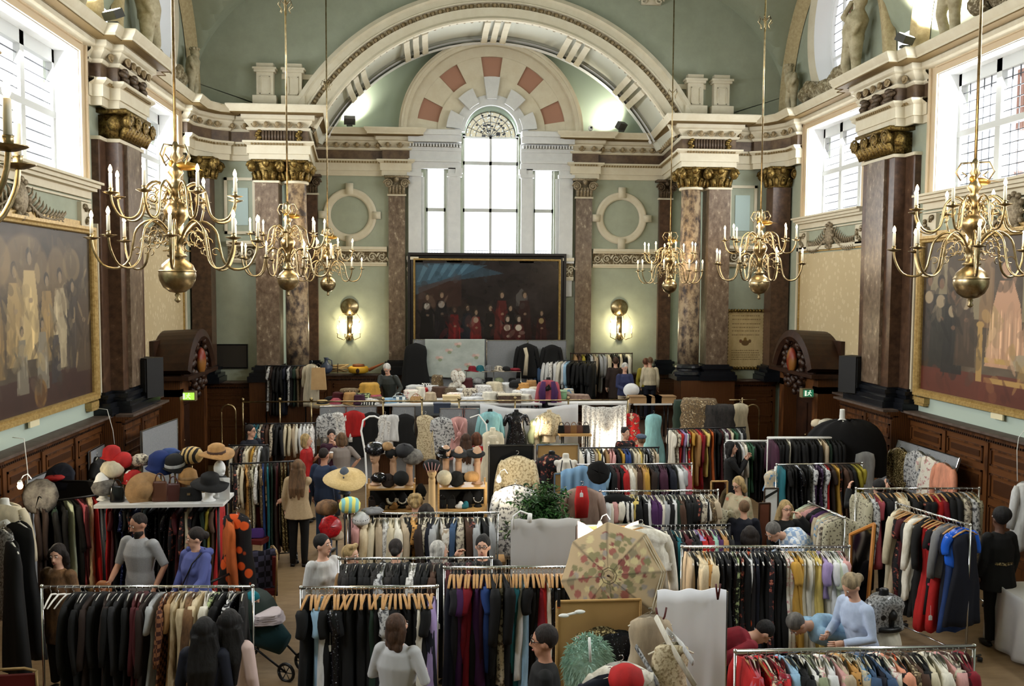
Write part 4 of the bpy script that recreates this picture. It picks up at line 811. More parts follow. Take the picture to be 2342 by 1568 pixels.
# ---------------------------------------------------------------- carved door cases on the side walls with exit signs, loudspeakers
for s, side in ((-1, 'left'), (1, 'right')):
    yc = 19.9; hw = .95; X = s*(WX-.2)
    e = thing('door_%d' % (1 if s < 0 else 2), '', 'door'); del e['label']; del e['category']; e['kind'] = 'structure'; e.location = (s*WX, yc, 0)
    mb = MB(); out = .62
    for y in (-hw, hw): mb.bx(-s*out, 0, y-.14, y+.14, 0, 2.3)
    mb.bx(-s*out, 0, -hw-.14, hw+.14, 2.15, 2.5); mb.build('door_case', m_wood, e)
    mb = MB(); mb.bx(-s*.3, -s*.26, -hw+.14, hw-.14, 0, 2.16)
    for y in (-.42, .42):
        for z in (.5, 1.4): mb.bx(-s*.33, -s*.3, y-.28, y+.28, z-.3, z+.4)
    mb.build('door_leaf', m_woodd, e); MB().ell((-s*.36, .1, 1.05), (.03, .03, .03)).build('door_knob', m_brass, e, True)
    # segmental hood with carved cartouche
    mb = MB(); n = 18
    for t_ in range(n+1):
        q = -1.15+2.3*t_/n
        for r, x in ((1.12, 0), (1.32, 0), (1.36, -s*.8), (1.2, -s*.84), (1.1, -s*.78)): mb.v.append((x, r*math.sin(q)*.92, 2.15+r*math.cos(q)*1.0))
    mb.f = [(t_*5+j, t_*5+(j+1) % 5, (t_+1)*5+(j+1) % 5, (t_+1)*5+j) for t_ in range(n) for j in range(5)]+[(0, 1, 2, 3, 4), (n*5+4, n*5+3, n*5+2, n*5+1, n*5)]
    fixn(mb.build('door_hood', m_woodd, e)); MB().bx(-s*.1, 0, -1.05, 1.05, 2.5, 3.3).bx(-s*.84, 0, -1.25, 1.25, 2.5, 2.58).build('door_tympanum', m_woodd, e)
    MB().prism([(0, 1.1*math.sin(q)*.92, 2.15+1.1*math.cos(q)) for q in [-1.2+2.4*j/16 for j in range(17)]], (-s*.66, 0, 0), (-s*.6, 0, 0)).build('door_pediment_panel', m_woodd, e)
    mb = MB(); rr = random.Random(5)
    for k in range(70): q = rr.uniform(0, 2*PI); r = rr.uniform(.3, .62); mb.ell((-s*(.66+rr.uniform(0, .1)), r*math.cos(q), 2.72+r*math.sin(q)*1.05), (.07, .09, .08), 6, 5)
    mb.build('door_carving', m_woodd, e, True)
    mb = MB().ell((-s*.78, 0, 2.8), (.1, .2, .3), 14, 10); c = [(0, 0, 0)]*len(mb.v); c = np.array([lin((120, 40, 24) if ((p[1] > 0) ^ (p[2] > 2.8)) else (130, 84, 36)) for p in mb.v]); mb.build('door_shield', VC(.4), e, True, col=c)
    # exit sign
    t = thing('exit_sign', ('box exit sign glowing yellow-green under the carved hood of the left door' if s < 0 else 'box exit sign with green running figure under the carved hood of the right door'), 'exit sign', (s*(WX-.72), yc-.78, 2.05))
    MB().box((0, 0, .09), (.3, .16, .2)).build('case', M('sign_case', (120, 110, 80), .6), t)
    MB().box((0, -.085, .09), (.26, .01, .15)).build('face', M('sign_green', (150, 200, 70) if s < 0 else (60, 140, 100), .4, emit=(1.2 if s < 0 else .35)) if s < 0 else M('sign_green_dim', (50, 130, 95), .4, emit=.35), t)
    f = MB(); f.ell((.02, -.094, .145), (.014, .004, .014), 8, 6); f.tube([(.02, -.094, .125), (0, -.094, .085), (.035, -.094, .05), (.05, -.094, .03)], .008, 5); f.tube([(0, -.094, .085), (-.03, -.094, .045), (-.05, -.094, .05)], .008, 5); f.tube([(.02, -.094, .12), (-.02, -.094, .11), (-.03, -.094, .09)], .006, 5); f.tube([(.02, -.094, .12), (.05, -.094, .1)], .006, 5); f.bx(-.1, -.06, -.094, -.09, .03, .15)
    f.build('running_figure', M('sign_pale', (235, 245, 225), .4, emit=.6), t)
    # loudspeaker
    p = PX(336, 845, -WX+.45) if s < 0 else PX(1952, 845, WX-.45)
    t = thing('loudspeaker', 'black loudspeaker on a bracket between the %s marble pier and the carved door hood' % side, 'loudspeaker', (p[0], p[1], 2.3), s*.5)
    MB().box((0, 0, .42), (.42, .4, .74)).build('cabinet', M('speaker_black', (18, 18, 20), .6), t); MB().box((0, -.21, .46), (.36, .02, .6)).build('grille', M('speaker_grille', (26, 26, 29), .8, c2=(14, 14, 15), scale=60), t)
    MB().box((0, -.225, .14), (.05, .004, .04)).build('maker_badge', m_white, t); MB().tube([(0, .1, 0), (0, .1, -.12)], .04, 8).box((0, .1, -.11), (.2, .2, .03)).build('bracket', m_blackm, t)
# ---------------------------------------------------------------- cherubs and garlands below the ovals
def blob_mesh(prims):
    mb = MB()
    for p in prims:
        if p[0] == 'e': mb.ell(*p[1:])
        else: mb.tube(*p[1:])
    return mb
def cherub(x, y, z, s, h, lean, name, label, arm=1):
    t = thing(name, label, 'statue', (x, y, z), 0, 'plaster cherubs on the cornice'); k = h/1.0
    P = lambda a, b, c: (-s*a*k, b*k, c*k)
    mb = MB(); mb.tube([P(.12, -.06, 0), P(.14, -.07, .22), P(.15, -.08, .45), P(.14, -.04, .52)], [.055*k, .06*k, .09*k, .1*k], 10); mb.tube([P(.12, .1, 0), P(.18, .12, .24), P(.15, .08, .45), P(.14, .04, .52)], [.055*k, .06*k, .09*k, .1*k], 10)
    mb.tube([P(.14, 0, .46), P(.15, 0, .58), P(.14, lean*.1, .72), P(.14, lean*.14, .8)], [.12*k, .13*k, .13*k, .06*k], 12, flat=1.1)
    mb.ell(P(.15, lean*.17, .9), (.085*k, .085*k, .1*k), 12, 9)
    mb.tube([P(.14, .12, .74), P(.18, .22, .7+arm*.1), P(.2, .16*lean+.1, .78+arm*.14)], [.05*k, .042*k, .03*k], 8); mb.tube([P(.14, -.1, .74), P(.18, -.2, .62), P(.22, -.12, .5)], [.05*k, .042*k, .03*k], 8)
    o = mb.build('body', M('plaster_putti', (188, 178, 150), .75, c2=(150, 138, 108), scale=6), t, True)
    m_ = o.modifiers.new('r', 'REMESH'); m_.mode = 'VOXEL'; m_.voxel_size = .022*k; m_.use_smooth_shade = True
    hr = MB(); [hr.ell(P(.15+.07*math.cos(q), lean*.17+.07*math.sin(q), .96), (.035*k, .035*k, .03*k), 6, 5) for q in [j*PI/4 for j in range(8)]]; hr.build('curls', M('plaster_putti', (188, 178, 150)), t, True)
    dr = MB().tube([P(.14, -.1, .5), P(.2, 0, .46), P(.16, .14, .5), P(.1, .2, .3)], [.04*k, .07*k, .05*k, .03*k], 7); dr.build('drapery', M('plaster_putti', (188, 178, 150)), t, True)
for s, side in ((-1, 'left'), (1, 'right')):
    for y, h, ln, wh in ((18.2, 1.75, -1, 'taller'), (21.55, 1.25, 1, 'smaller')): cherub(s*(WX-.08), y, 8.76, s, h, ln, 'cherub_statue', '%s plaster cherub standing on the cornice beside the %s oval window' % (wh, side), 1)
    cherub(s*(WX-.08), 14.9-.2, 8.76, s, 1.6, 1, 'cherub_statue', 'plaster cherub standing beside the floodlight above the %s marble pier' % side)
    for (y0, y1) in ((18.7, 21.2), (11.4, 14.3)):
        mb = MB(); rr = random.Random(9)
        for k in range(46): u = k/45; y = y0+(y1-y0)*u; r = rr.uniform(.1, .2); mb.ell((s*(WX-.12+rr.uniform(-.05, .05)), y, 8.86+rr.uniform(0, .28)+.5*abs(u-.5)**2*4*.5), (r*.8, r, r), 7, 5)
        struct('trim_fruit_garland_'+side, mb, m_carve if y0 < 15 else M('garland_plaster', (180, 170, 142), .75, c2=(112, 98, 70), scale=16, lo=.38, hi=.55, bump=.5), True)
# small scroll relief high on the vault
p = PY(1490, 3, DF-.1); mb = MB(); mb.box((p[0], DF-.05, p[2]+.05), (.5, .1, .25)); [mb.tube([(p[0]+dx+.12*(1-.9*j/15)*math.cos(j*.6)*(1 if dx > 0 else -1), DF-.12, p[2]-.0+.1*(1-.9*j/15)*math.sin(j*.6)) for j in range(16)], .025, 5) for dx in (-.2, .2)]
struct('trim_vault_cartouche', mb, m_cream, True)
# ---------------------------------------------------------------- fabrics
def fab(n, c, **k): return M('fabric_'+n, c, k.pop('rough', .8), **k)
FB = {}
for n, c in dict(black=(9, 9, 10), navy=(14, 18, 34), charcoal=(32, 32, 35), brown=(74, 50, 36), darkbrown=(42, 28, 22), maroon=(74, 20, 26), red=(176, 26, 26), crimson=(128, 16, 34), purple=(72, 34, 84), plum=(66, 28, 50), blue=(34, 62, 120), teal=(26, 100, 112), white=(222, 222, 222), cream=(216, 204, 176), grey=(120, 120, 122), lightgrey=(170, 172, 174), beige=(186, 168, 142), tan=(162, 126, 84), camel=(176, 132, 80), green=(50, 90, 66), darkgreen=(26, 46, 34), olive=(150, 136, 40), mustard=(196, 150, 62), yellow=(222, 196, 110), orange=(196, 96, 40), pink=(214, 160, 156), rose=(180, 84, 96), peach=(232, 158, 128), lavender=(160, 140, 186), palegreen=(196, 206, 180), lightblue=(150, 186, 214), denim=(60, 84, 116), taupe=(160, 136, 124), ivory=(230, 224, 208), mint=(150, 190, 172), aqua=(150, 205, 210), sage=(150, 158, 126)).items():
    d = tuple(v*.8 for v in c); FB[n] = fab(n, c, c2=d, scale=9, vec=(1, 1, .25))
FB.update(leopard=fab('leopard', (52, 32, 18), c2=(190, 140, 76), scale=26, kind='voronoi', lo=.2, hi=.3), zebra=fab('zebra', (20, 20, 22), c2=(228, 226, 220), scale=5, kind='wave', lo=.45, hi=.55),
 floral=fab('floral', (226, 220, 206), c2=(196, 120, 130), scale=13, lo=.54, hi=.6, c3=(120, 150, 110)), darkfloral=fab('darkfloral', (24, 22, 26), c2=(170, 84, 70), scale=16, lo=.55, hi=.62, c3=(210, 190, 150)),
 redfloral=fab('redfloral', (196, 36, 36), c2=(30, 22, 24), scale=12, lo=.5, hi=.55, c3=(230, 200, 170)), paisley=fab('paisley', (120, 100, 70), c2=(60, 46, 34), scale=20, lo=.42, hi=.55, c3=(196, 176, 140)),
 silverlace=fab('silverlace', (190, 190, 190), c2=(70, 70, 74), scale=24, lo=.5, hi=.58), whitelace=fab('whitelace', (226, 224, 220), c2=(160, 156, 152), scale=30, lo=.48, hi=.58), creamlace=fab('creamlace', (206, 192, 160), c2=(150, 132, 100), scale=34, lo=.48, hi=.58, bump=.5),
 check=fab('check', (130, 84, 54), c2=(58, 26, 20), scale=26, kind='check', lo=.4, hi=.6), plaid=fab('plaid', (150, 176, 212), c2=(226, 230, 236), scale=18, kind='check'), stripe=fab('stripe', (26, 26, 28), c2=(220, 220, 220), scale=9, kind='stripe', lo=.45, hi=.55),
 sequin=fab('sequin', (14, 14, 18), c2=(190, 196, 210), scale=60, lo=.62, hi=.68, rough=.25), bluesequin=fab('bluesequin', (20, 26, 60), c2=(130, 150, 210), scale=50, lo=.58, hi=.66, rough=.25), goldsequin=fab('goldsequin', (60, 48, 26), c2=(190, 170, 120), scale=50, lo=.5, hi=.6, rough=.25),
 greenprint=fab('greenprint', (24, 28, 20), c2=(166, 180, 130), scale=15, lo=.52, hi=.56), orangeprint=fab('orangeprint', (216, 84, 26), c2=(20, 16, 18), scale=6, kind='voronoi', lo=.34, hi=.4), snake=fab('snake', (80, 74, 62), c2=(170, 164, 140), scale=28, kind='voronoi', lo=.2, hi=.4),
 blueprint=fab('blueprint', (190, 176, 150), c2=(84, 130, 170), scale=12, lo=.52, hi=.58), tweed=fab('tweed', (120, 104, 82), c2=(70, 58, 44), scale=50), dots=fab('dots', (200, 60, 90), c2=(20, 16, 20), scale=12, kind='voronoi', lo=.2, hi=.22), purpleprint=fab('purpleprint', (50, 28, 60), c2=(190, 176, 200), scale=18, lo=.58, hi=.62),
 foxfur=fab('foxfur', (200, 184, 150), c2=(116, 86, 52), scale=7, vec=(1, 1, .35), bump=.8, lo=.3, hi=.7), brownfur=fab('brownfur', (126, 92, 60), c2=(60, 42, 28), scale=9, vec=(1, 1, .35), bump=.8), creamfur=fab('creamfur', (222, 206, 174), c2=(180, 156, 118), scale=9, vec=(1, 1, .35), bump=.8), blackfur=fab('blackfur', (20, 18, 18), c2=(48, 44, 42), scale=16, vec=(1, 1, .4), bump=.9), whitefur=fab('whitefur', (232, 228, 216), c2=(196, 188, 170), scale=12, bump=.8, vec=(1, 1, .4)),
 greyfur=fab('greyfur', (120, 116, 110), c2=(66, 62, 60), scale=14, bump=.8), satinblue=fab('satinblue', (30, 90, 200), rough=.2), patent=fab('patent', (14, 14, 16), rough=.15), silversequin=fab('silversequin', (150, 150, 150), c2=(60, 60, 60), scale=40, rough=.2, lo=.45, hi=.6),
 checkbg=fab('checkbg', (214, 210, 200), c2=(150, 132, 110), scale=14, lo=.48, hi=.6), redsequin=fab('redsequin', (96, 14, 26), c2=(150, 30, 50), scale=50, rough=.3), pattern=fab('pattern', (196, 186, 166), c2=(90, 80, 74), scale=24, lo=.5, hi=.57))
NICE = dict(darkbrown='dark brown', lightgrey='light grey', palegreen='pale green', lightblue='light blue', darkgreen='dark green', darkfloral='dark floral', redfloral='red floral', silverlace='silver lace', whitelace='white lace', creamlace='cream lace', check='brown checked', stripe='black-and-white striped', sequin='black sequinned', bluesequin='blue sequinned', goldsequin='gold sequinned', greenprint='green-and-black printed', orangeprint='orange printed', snake='snake-patterned', blueprint='blue-and-beige printed', dots='pink spotted', purpleprint='purple printed', foxfur='pale fox fur', brownfur='brown fur', creamfur='cream fur', blackfur='black fur', whitefur='white fur', greyfur='grey fur', satinblue='bright blue satin', patent='glossy black', silversequin='silver sequinned', checkbg='cream patterned', redsequin='dark red sequinned', pattern='grey-and-cream patterned', zebra='zebra-striped', tweed='tweed', floral='white floral')
KIND = dict(coat=(1.05, .24, 1), jacket=(.7, .24, 1), blouse=(.62, .21, 1), shirt=(.7, .22, 1), dress=(1.0, .2, .4), gown=(1.38, .2, 0), skirt=(.75, .16, 0), top=(.55, .19, .35), cardigan=(.66, .22, 1), cape=(.95, .27, 0), trousers=(1.0, .15, 0))
def superring(n, a, b, e=.75):
    return [(a*math.copysign(abs(math.cos(q))**e, math.cos(q)), b*math.copysign(abs(math.sin(q))**e, math.sin(q))) for q in [2*PI*k/n for k in range(n)]]
def garment(parent, fabric, kind, L=None, r=None, thick=.055, sleeves=None, drop=0., wide=1., front=False, sl_out=.05, neck=.075, hashang=True, n=22, rows=13):
    """body hung from a hook at the origin; shoulders along y, thickness along x"""
    r = r or rnd; L0, hw, sl = KIND[kind]; L = L or L0; hw *= wide; sl = sl if sleeves is None else sleeves; fur = 'fur' in fabric; mat = FB[fabric]
    mb = MB(); ph = r.uniform(0, 6); ph2 = r.uniform(0, 6); flare = {'coat': 1.12, 'dress': 1.25, 'gown': 1.5, 'skirt': 1.35, 'cape': 1.35}.get(kind, 1.02)
    if fur: thick *= 1.5
    z_ap = -.045-drop-(0 if hashang else -.035)
    for i in range(rows):
        u = i/(rows-1); ww = hw*(1 if u < .12 else (1-.14*math.sin(min(1, (u-.1)/.45)*PI) if kind in ('dress', 'gown', 'jacket', 'coat', 'top') else 1)); ww *= 1+(flare-1)*max(0, u-.3)/.7
        th = thick*(.6 if i == 0 else .75 if i == 1 else 1)*(1+.7*(flare-1)*u)
        for k, (a, b) in enumerate(superring(n, 1, 1, .8)):
            q = 2*PI*k/n; y = b*ww*(.86 if i == 0 else .97 if i == 1 else 1)
            fold = 1+(.28*u+.05)*math.sin(q*5+ph+2*u)+.16*u*math.sin(q*9+ph2)
            x = a*th*fold+.02*math.sin(ph+3*u)*u
            if fur: x += r.uniform(-.012, .012); y += r.uniform(-.012, .012)
            yy = abs(y); top = z_ap-(.0 if yy < neck*.6 else (yy-neck*.6)*.42)
            z = top+(-L-z_ap*0-top)*u - (.0 if u < .99 else .015*math.sin(q*3+ph))
            y += .012*math.sin(7*u+ph2)
            mb.v.append((x, y, z))
    mb.f = [(i*n+k, i*n+(k+1) % n, (i+1)*n+(k+1) % n, (i+1)*n+k) for i in range(rows-1) for k in range(n)]+[tuple(range(n))[::-1], tuple((rows-1)*n+k for k in range(n))]
    mb.build('body', mat, parent, True)
    if sl:
        ln = (.56 if sl >= 1 else .24)*(.9+.2*r.random())
        for d in (-1, 1):
            s_ = MB(); m_ = 8; pts = []; rs = []
            z0 = z_ap-hw*.42-.0
            for j in range(m_):
                u = j/(m_-1); pts.append((.015*math.sin(ph+4*u+d), d*(hw*.86+sl_out*math.sin(u*PI*.6)+(.05*u if front else 0)), z0+.02-ln*u)); rs.append((1-.26*u)*(.62 if j == 0 else 1)*(min(.062, thick*1.35) if not front else .062))
            s_.tube(pts, rs, 9, flat=1.1 if front else .056/min(.062, thick*1.35)); s_.build('sleeve', mat, parent, True)
    return L
_H = {}
def hanger_parts(parent, style):
    """hook and shoulder bar; shoulders along y"""
    if style not in _H:
        hk = MB(); n = 14
        hk.tube([(0, 0, -.07), (0, 0, -.035)]+[(0, .022*math.sin(q)*1, -.012+.022*-math.cos(q)*-1) for q in [PI*1.0+k*PI*1.35/n for k in range(n)]], .0035, 5)
        br = MB(); z = -.075; bar = .009 if style in ('wood', 'darkwood', 'padded', 'ivory') else .005
        br.tube([(0, -.19, z-.07), (0, -.1, z-.03), (0, 0, z), (0, .1, z-.03), (0, .19, z-.07)], [bar*.8, bar, bar*1.1, bar, bar*.8], 7, flat=1.0 if style != 'wood' else 1.6)
        if style in ('wood', 'wire'): br.tube([(0, -.18, z-.068), (0, .18, z-.068)], .004, 5)
        mt = dict(wood=M('hanger_wood', (190, 146, 92), .4, c2=(168, 122, 70), scale=10), darkwood=m_woodd, padded=M('hanger_satin', (232, 228, 220), .5), ivory=M('hanger_ivory', (220, 212, 190), .5), black=m_blackm, wire=m_chrome, blackhook=m_blackm)[style]
        _H[style] = (fixn(hk.build('hook', m_chrome, None, True)), fixn(br.build('shoulder_bar', mt, None, True)))
        for o in _H[style]: COL.objects.unlink(o)
    for o in _H[style]: c = o.copy(); COL.objects.link(c); c.parent = parent
HN = dict(wood='pale wooden', darkwood='dark wooden', padded='white padded', ivory='ivory plastic', black='black plastic', wire='wire')
ORD = 'first second third fourth fifth sixth seventh eighth ninth tenth eleventh twelfth thirteenth fourteenth fifteenth sixteenth seventeenth eighteenth nineteenth twentieth'.split()
def ordi(i): return ORD[i] if i < 20 else ('twenty-'+ORD[i-20] if i < 29 else 'thirtieth' if i == 29 else 'thirty-'+ORD[i-30])
def nm(f): return NICE.get(f, f)
def rack(tagname, label, pa, pb, zr, specs, hang='black', frame='black', style='h', base_z=0, u0=.03, u1=.97, thick=None, posts=(1, 1), jit=.1, kindw=None, grp=None, drops=None, lenk=1., rr_=.014, end='left'):
    A = Vector(PZ(pa[0], pa[1], zr)); B = Vector(PZ(pb[0], pb[1], zr)); d = B-A; L_ = d.length; d.normalize(); ang = math.atan2(d.y, d.x); H = zr-base_z
    fm = dict(black=m_blackm, chrome=m_chrome, white=m_whitepl, brown=m_woodd)[frame]; r = random.Random(sum(map(ord, tagname)))
    t = thing('clothes_rack', label, 'clothes rack', (A.x, A.y, base_z), ang)
    MB().tube([(0, 0, H), (L_, 0, H)], rr_, 10).build('rail', fm, t, True)
    for e, x in ((0, 0.0), (1, L_)):
        if posts[e]:
            MB().tube([(x, 0, .08), (x, 0, H)], .013, 8).build('post', fm, t, True); MB().tube([(x, -.24, .08), (x, .24, .08)], .013, 8).build('foot', fm, t, True)
            for y in (-.23, .23): MB().lathe([(0, 0), (.03, .01), (.03, .05), (0, .06)], (x, y, 0), 10).build('caster', m_blackm, t, True)
            MB().ell((x, 0, H+.005), (.02, .02, .02), 8, 6).build('end_cap', fm, t, True)
    if posts[0] and posts[1]: MB().tube([(0, 0, .12), (L_, 0, .12)], .01, 8).build('lower_bar', fm, t, True)
    items = []
    for tok in specs.split():
        m_ = 1
        if '*' in tok: tok, m_ = tok.split('*'); m_ = int(m_)
        items += [tok]*m_
    n = len(items); sp = L_*(u1-u0)/max(1, n)
    th = thick or min(.06, sp*.42)
    for i, tok in enumerate(items):
        f = [g_ for g_ in re.match(r'([a-z_]+)\.([a-z]+)(?:\.(\d+\.\d+))?(?:\.+([a-z]+))?$', tok).groups()]; x = L_*(u0+(u1-u0)*(i+.5)/n)+r.uniform(-.2, .2)*sp; P = A+d*x; rz = ang+r.uniform(-jit, jit); hs = hang
        if f[3]: hs = f[3]
        if hs:
            h = thing('clothes_hanger', '%s hanger, %s from %s on %s' % (HN[hs], ordi(i), end, tagname), 'hanger', (P.x, P.y, zr), rz, 'hangers on '+tagname); hanger_parts(h, hs)
        if f[0] == '_': continue
        k = f[1]; L0 = float(f[2]) if f[2] else KIND[k][0]*r.uniform(.92, 1.08)*lenk
        drop = .045 if hs == 'wood' and k in ('skirt', 'gown', 'dress', 'trousers') else 0
        g = thing({'top': 'sleeveless_top', 'gown': 'long_gown'}.get(k, k), '%s %s, %s from %s of %s' % (nm(f[0]), 'top' if k == 'top' else k, ordi(i), end, tagname), {}.get(k, k), (P.x, P.y, zr-.012 if hs else zr), rz, 'clothes on '+tagname)
        garment(g, f[0], k, L0, r, th, drop=drop, wide=r.uniform(.88, 1.08)*(.85 if drop else 1), hashang=bool(hs))
    return t
# price tags hanging on strings in front of garments
def price_tag(x, y, Y, label, L=.12):
    p = PY(x, y, Y); t = thing('price_tag', label, 'price tag', (p[0], p[1], p[2]), 0, 'white price tags')
    MB().prism([(-.022, 0, -.03), (.022, 0, -.03), (.022, 0, .018), (.01, 0, .03), (-.01, 0, .03), (-.022, 0, .018)], (0, -.002, 0), (0, .002, 0)).build('card', m_white, t); MB().tube([(0, 0, .028), (0, .004, .03+L)], .0015, 4).build('string', m_white, t)
# ---------------------------------------------------------------- the racks
rack('the front fur coat rack', 'chrome clothes rack of dark coats and furs behind the two black-haired women', (95, 1341), (578, 1341), 1.62, '_.coat..padded _.coat..padded _.coat..padded black.coat.1.15 black.coat black.coat darkbrown.coat.1.2 black.coat.1.2 darkbrown.coat black.coat.1.2 charcoal.coat.1.2 black.coat maroon.coat.1.0 maroon.coat.1.1 darkbrown.coat lightgrey.dress.1.0 check.jacket.0.9 tan.dress.1.05 foxfur.cape.0.9 foxfur.coat.1.1 brownfur.coat.0.85 creamfur.cardigan.0.9 whitefur.cardigan.0.85 greenprint.gown.1.2 black.dress.1.25 stripe.dress.1.0 sequin.jacket.0.7 black.jacket.0.8', hang='padded', frame='chrome', jit=.16, posts=(1, 1))
rack('the wall-side dark coat rack', 'black clothes rack of heavy coats running from the lit lamp to the hat table', (72, 1152), (228, 1131), 1.7, 'darkbrown.coat.1.3 darkbrown.coat.1.3 black.coat.1.3 darkgreen.dress.1.2 black.coat.1.2 palegreen.gown.1.4 black.coat.1.1 rose.dress.1.1 maroon.coat.1.1 creamfur.gown.1.2 red.gown.1.2', hang='', jit=.2)
rack('the rack under the hat table', 'black rail of sequinned evening dresses fixed under the hat display table', (240, 1150), (518, 1150), 1.66, 'red.gown.1.2 maroon.dress.1.2 black.gown bluesequin.dress.1.1 black.dress.1.1 darkfloral.dress bluesequin.gown.1.3 silverlace.gown.1.3 lightblue.gown.1.4 sequin.gown sequin.gown black.gown sequin.dress black.gown darkfloral.blouse maroon.dress darkfloral.jacket cream.blouse darkfloral.dress black.dress darkgreen.dress olive.dress.1.1 brown.dress red.gown.1.3', frame='black', lenk=1.05, posts=(0, 0), hang='')
rack('the far left rack of pale blouses', 'black clothes rack of pale blouses behind the woman in red, below the stage', (562, 969), (722, 967), 1.6, 'black.coat teal.blouse teal.coat pattern.blouse darkfloral.blouse brown.blouse pattern.shirt black.dress black.coat charcoal.jacket cream.blouse cream.blouse beige.blouse ivory.blouse white.blouse white.blouse whitelace.shirt whitelace.blouse', hang='')
rack('the far left rack of prints', 'black clothes rack of printed tops beside the tan bowler hat', (524, 1018), (612, 1018), 1.6, 'black.dress pattern.blouse brown.dress darkfloral.blouse pattern.blouse cream.blouse mustard.blouse pattern.shirt white.blouse black.blouse', hang='')
rack('the left rack of brown prints', 'black clothes rack of brown printed dresses beside the red chairs', (528, 1061), (676, 1054), 1.62, 'darkfloral.blouse pattern.blouse cream.blouse leopard.dress paisley.dress snake.dress whitelace.blouse paisley.dress blue.gown teal.gown darkgreen.gown.1.4 darkbrown.gown.1.4 maroon.gown goldsequin.gown.1.4 goldsequin.gown.1.4 black.gown.1.3 paisley.gown.1.4', hang='', lenk=1.05)
# stage racks
def rack_stage(*a, **k): return rack(*a, base_z=SH, **k)
rack_stage('the stage rack by the columns', 'black clothes rack of dark dresses on the stage before the left marble columns', (608, 836), (698, 836), 2.5, 'silverlace.dress.1.1 darkbrown.dress.1.2 black.coat.1.2 black.coat.1.2 black.coat.1.2 navy.dress.1.2 silverlace.dress charcoal.dress darkgreen.dress tweed.dress brown.dress', hang='')
rack_stage('the stage rack of white shirts', 'black clothes rack of white shirts and black jackets on the stage', (1213, 821), (1362, 827), 2.46, 'white.shirt.0.9 denim.jacket denim.shirt white.blouse white.shirt whitelace.shirt white.shirt.0.8 ivory.shirt white.shirt lightblue.shirt black.jacket.0.9 black.coat black.jacket black.coat.1.0 black.jacket.0.9 black.coat.1.0', hang='')
rack_stage('the rear stage rack', 'brown clothes rack of pale coats behind the white-haired woman on the stage', (1305, 808), (1446, 808), 2.62, 'tan.coat brown.coat olive.coat black.coat lightgrey.coat.1.2 beige.coat.1.2 lightgrey.coat lightgrey.shirt cream.coat black.dress black.dress cream.blouse black.coat ivory.coat.1.1', hang='', frame='brown')
# right half
rack('the far right rack of reds', 'black clothes rack of bright red and yellow dresses below the stage', (1527, 981), (1704, 977), 1.66, 'ivory.dress.1.2 pattern.dress.1.2 red.top.0.7 lavender.dress.1.2 zebra.dress.1.3 redfloral.gown.1.3 mustard.dress.1.2 camel.coat.1.1 red.dress.1.2 crimson.coat yellow.dress brown.gown.1.3 orange.gown.1.3 darkbrown.gown.1.3 black.dress maroon.gown.1.2 silverlace.dress plum.dress cream.dress green.blouse darkgreen.blouse lightgrey.jacket black.coat', hang='')
rack('the short rack by the lit lace', 'black clothes rack of striped blouses in front of the brightly lit lace dress', (1316, 1024), (1506, 1023), 1.6, 'ivory.blouse stripe.blouse white.blouse stripe.shirt beige.blouse yellow.blouse zebra.blouse tan.blouse pink.blouse pink.shirt black.jacket mustard.blouse blue.jacket blue.jacket cream.blouse cream.jacket yellow.blouse zebra.jacket sequin.jacket pattern.jacket beige.blouse', hang='')
rack('the chrome rack of fur jackets', 'double chrome clothes rack of jackets and furs behind the black hat on blue cloth', (1312, 1062), (1582, 1060), 1.66, 'white.blouse zebra.blouse pattern.dress brown.dress snake.blouse taupe.dress lightblue.dress.1.0 black.coat maroon.coat black.jacket red.jacket.0.6 whitefur.coat.1.0 beige.coat brown.coat camel.coat.0.9 mustard.jacket.0.8 darkbrown.coat charcoal.coat plum.coat.0.9 plum.coat navy.jacket.0.8 navy.coat white.coat lightgrey.dress rose.coat.1.2', hang='', frame='chrome', thick=.06)
rack('the chrome rack of zebra prints', 'chrome clothes rack of zebra prints and purple jackets in the middle of the hall', (1372, 1123), (1642, 1121), 1.64, 'white.jacket.0.9 ivory.jacket.0.9 pink.dress.1.0 ivory.dress.1.0 zebra.dress.1.0 zebra.dress.1.0 zebra.coat.1.0 yellow.top black.jacket black.jacket white.jacket purple.jacket.0.9 purple.jacket.0.9 ivory.jacket.0.85 lightgrey.coat black.coat white.cardigan darkgreen.jacket brown.jacket black.coat black.coat black.dress darkfloral.dress pattern.dress zebra.dress paisley.dress beige.dress.0.9', hang='ivory', frame='chrome', thick=.06)
rack('the black rack behind the parasol', 'black clothes rack of assorted jackets between the parasol and the stooping man', (1493, 1202), (1668, 1200), 1.6, 'teal.jacket ivory.jacket blackfur.jacket black.jacket teal.coat charcoal.jacket maroon.dress black.jacket black.jacket lavender.blouse red.jacket crimson.jacket mint.blouse purple.blouse camel.jacket black.jacket', hang='ivory', thick=.05)
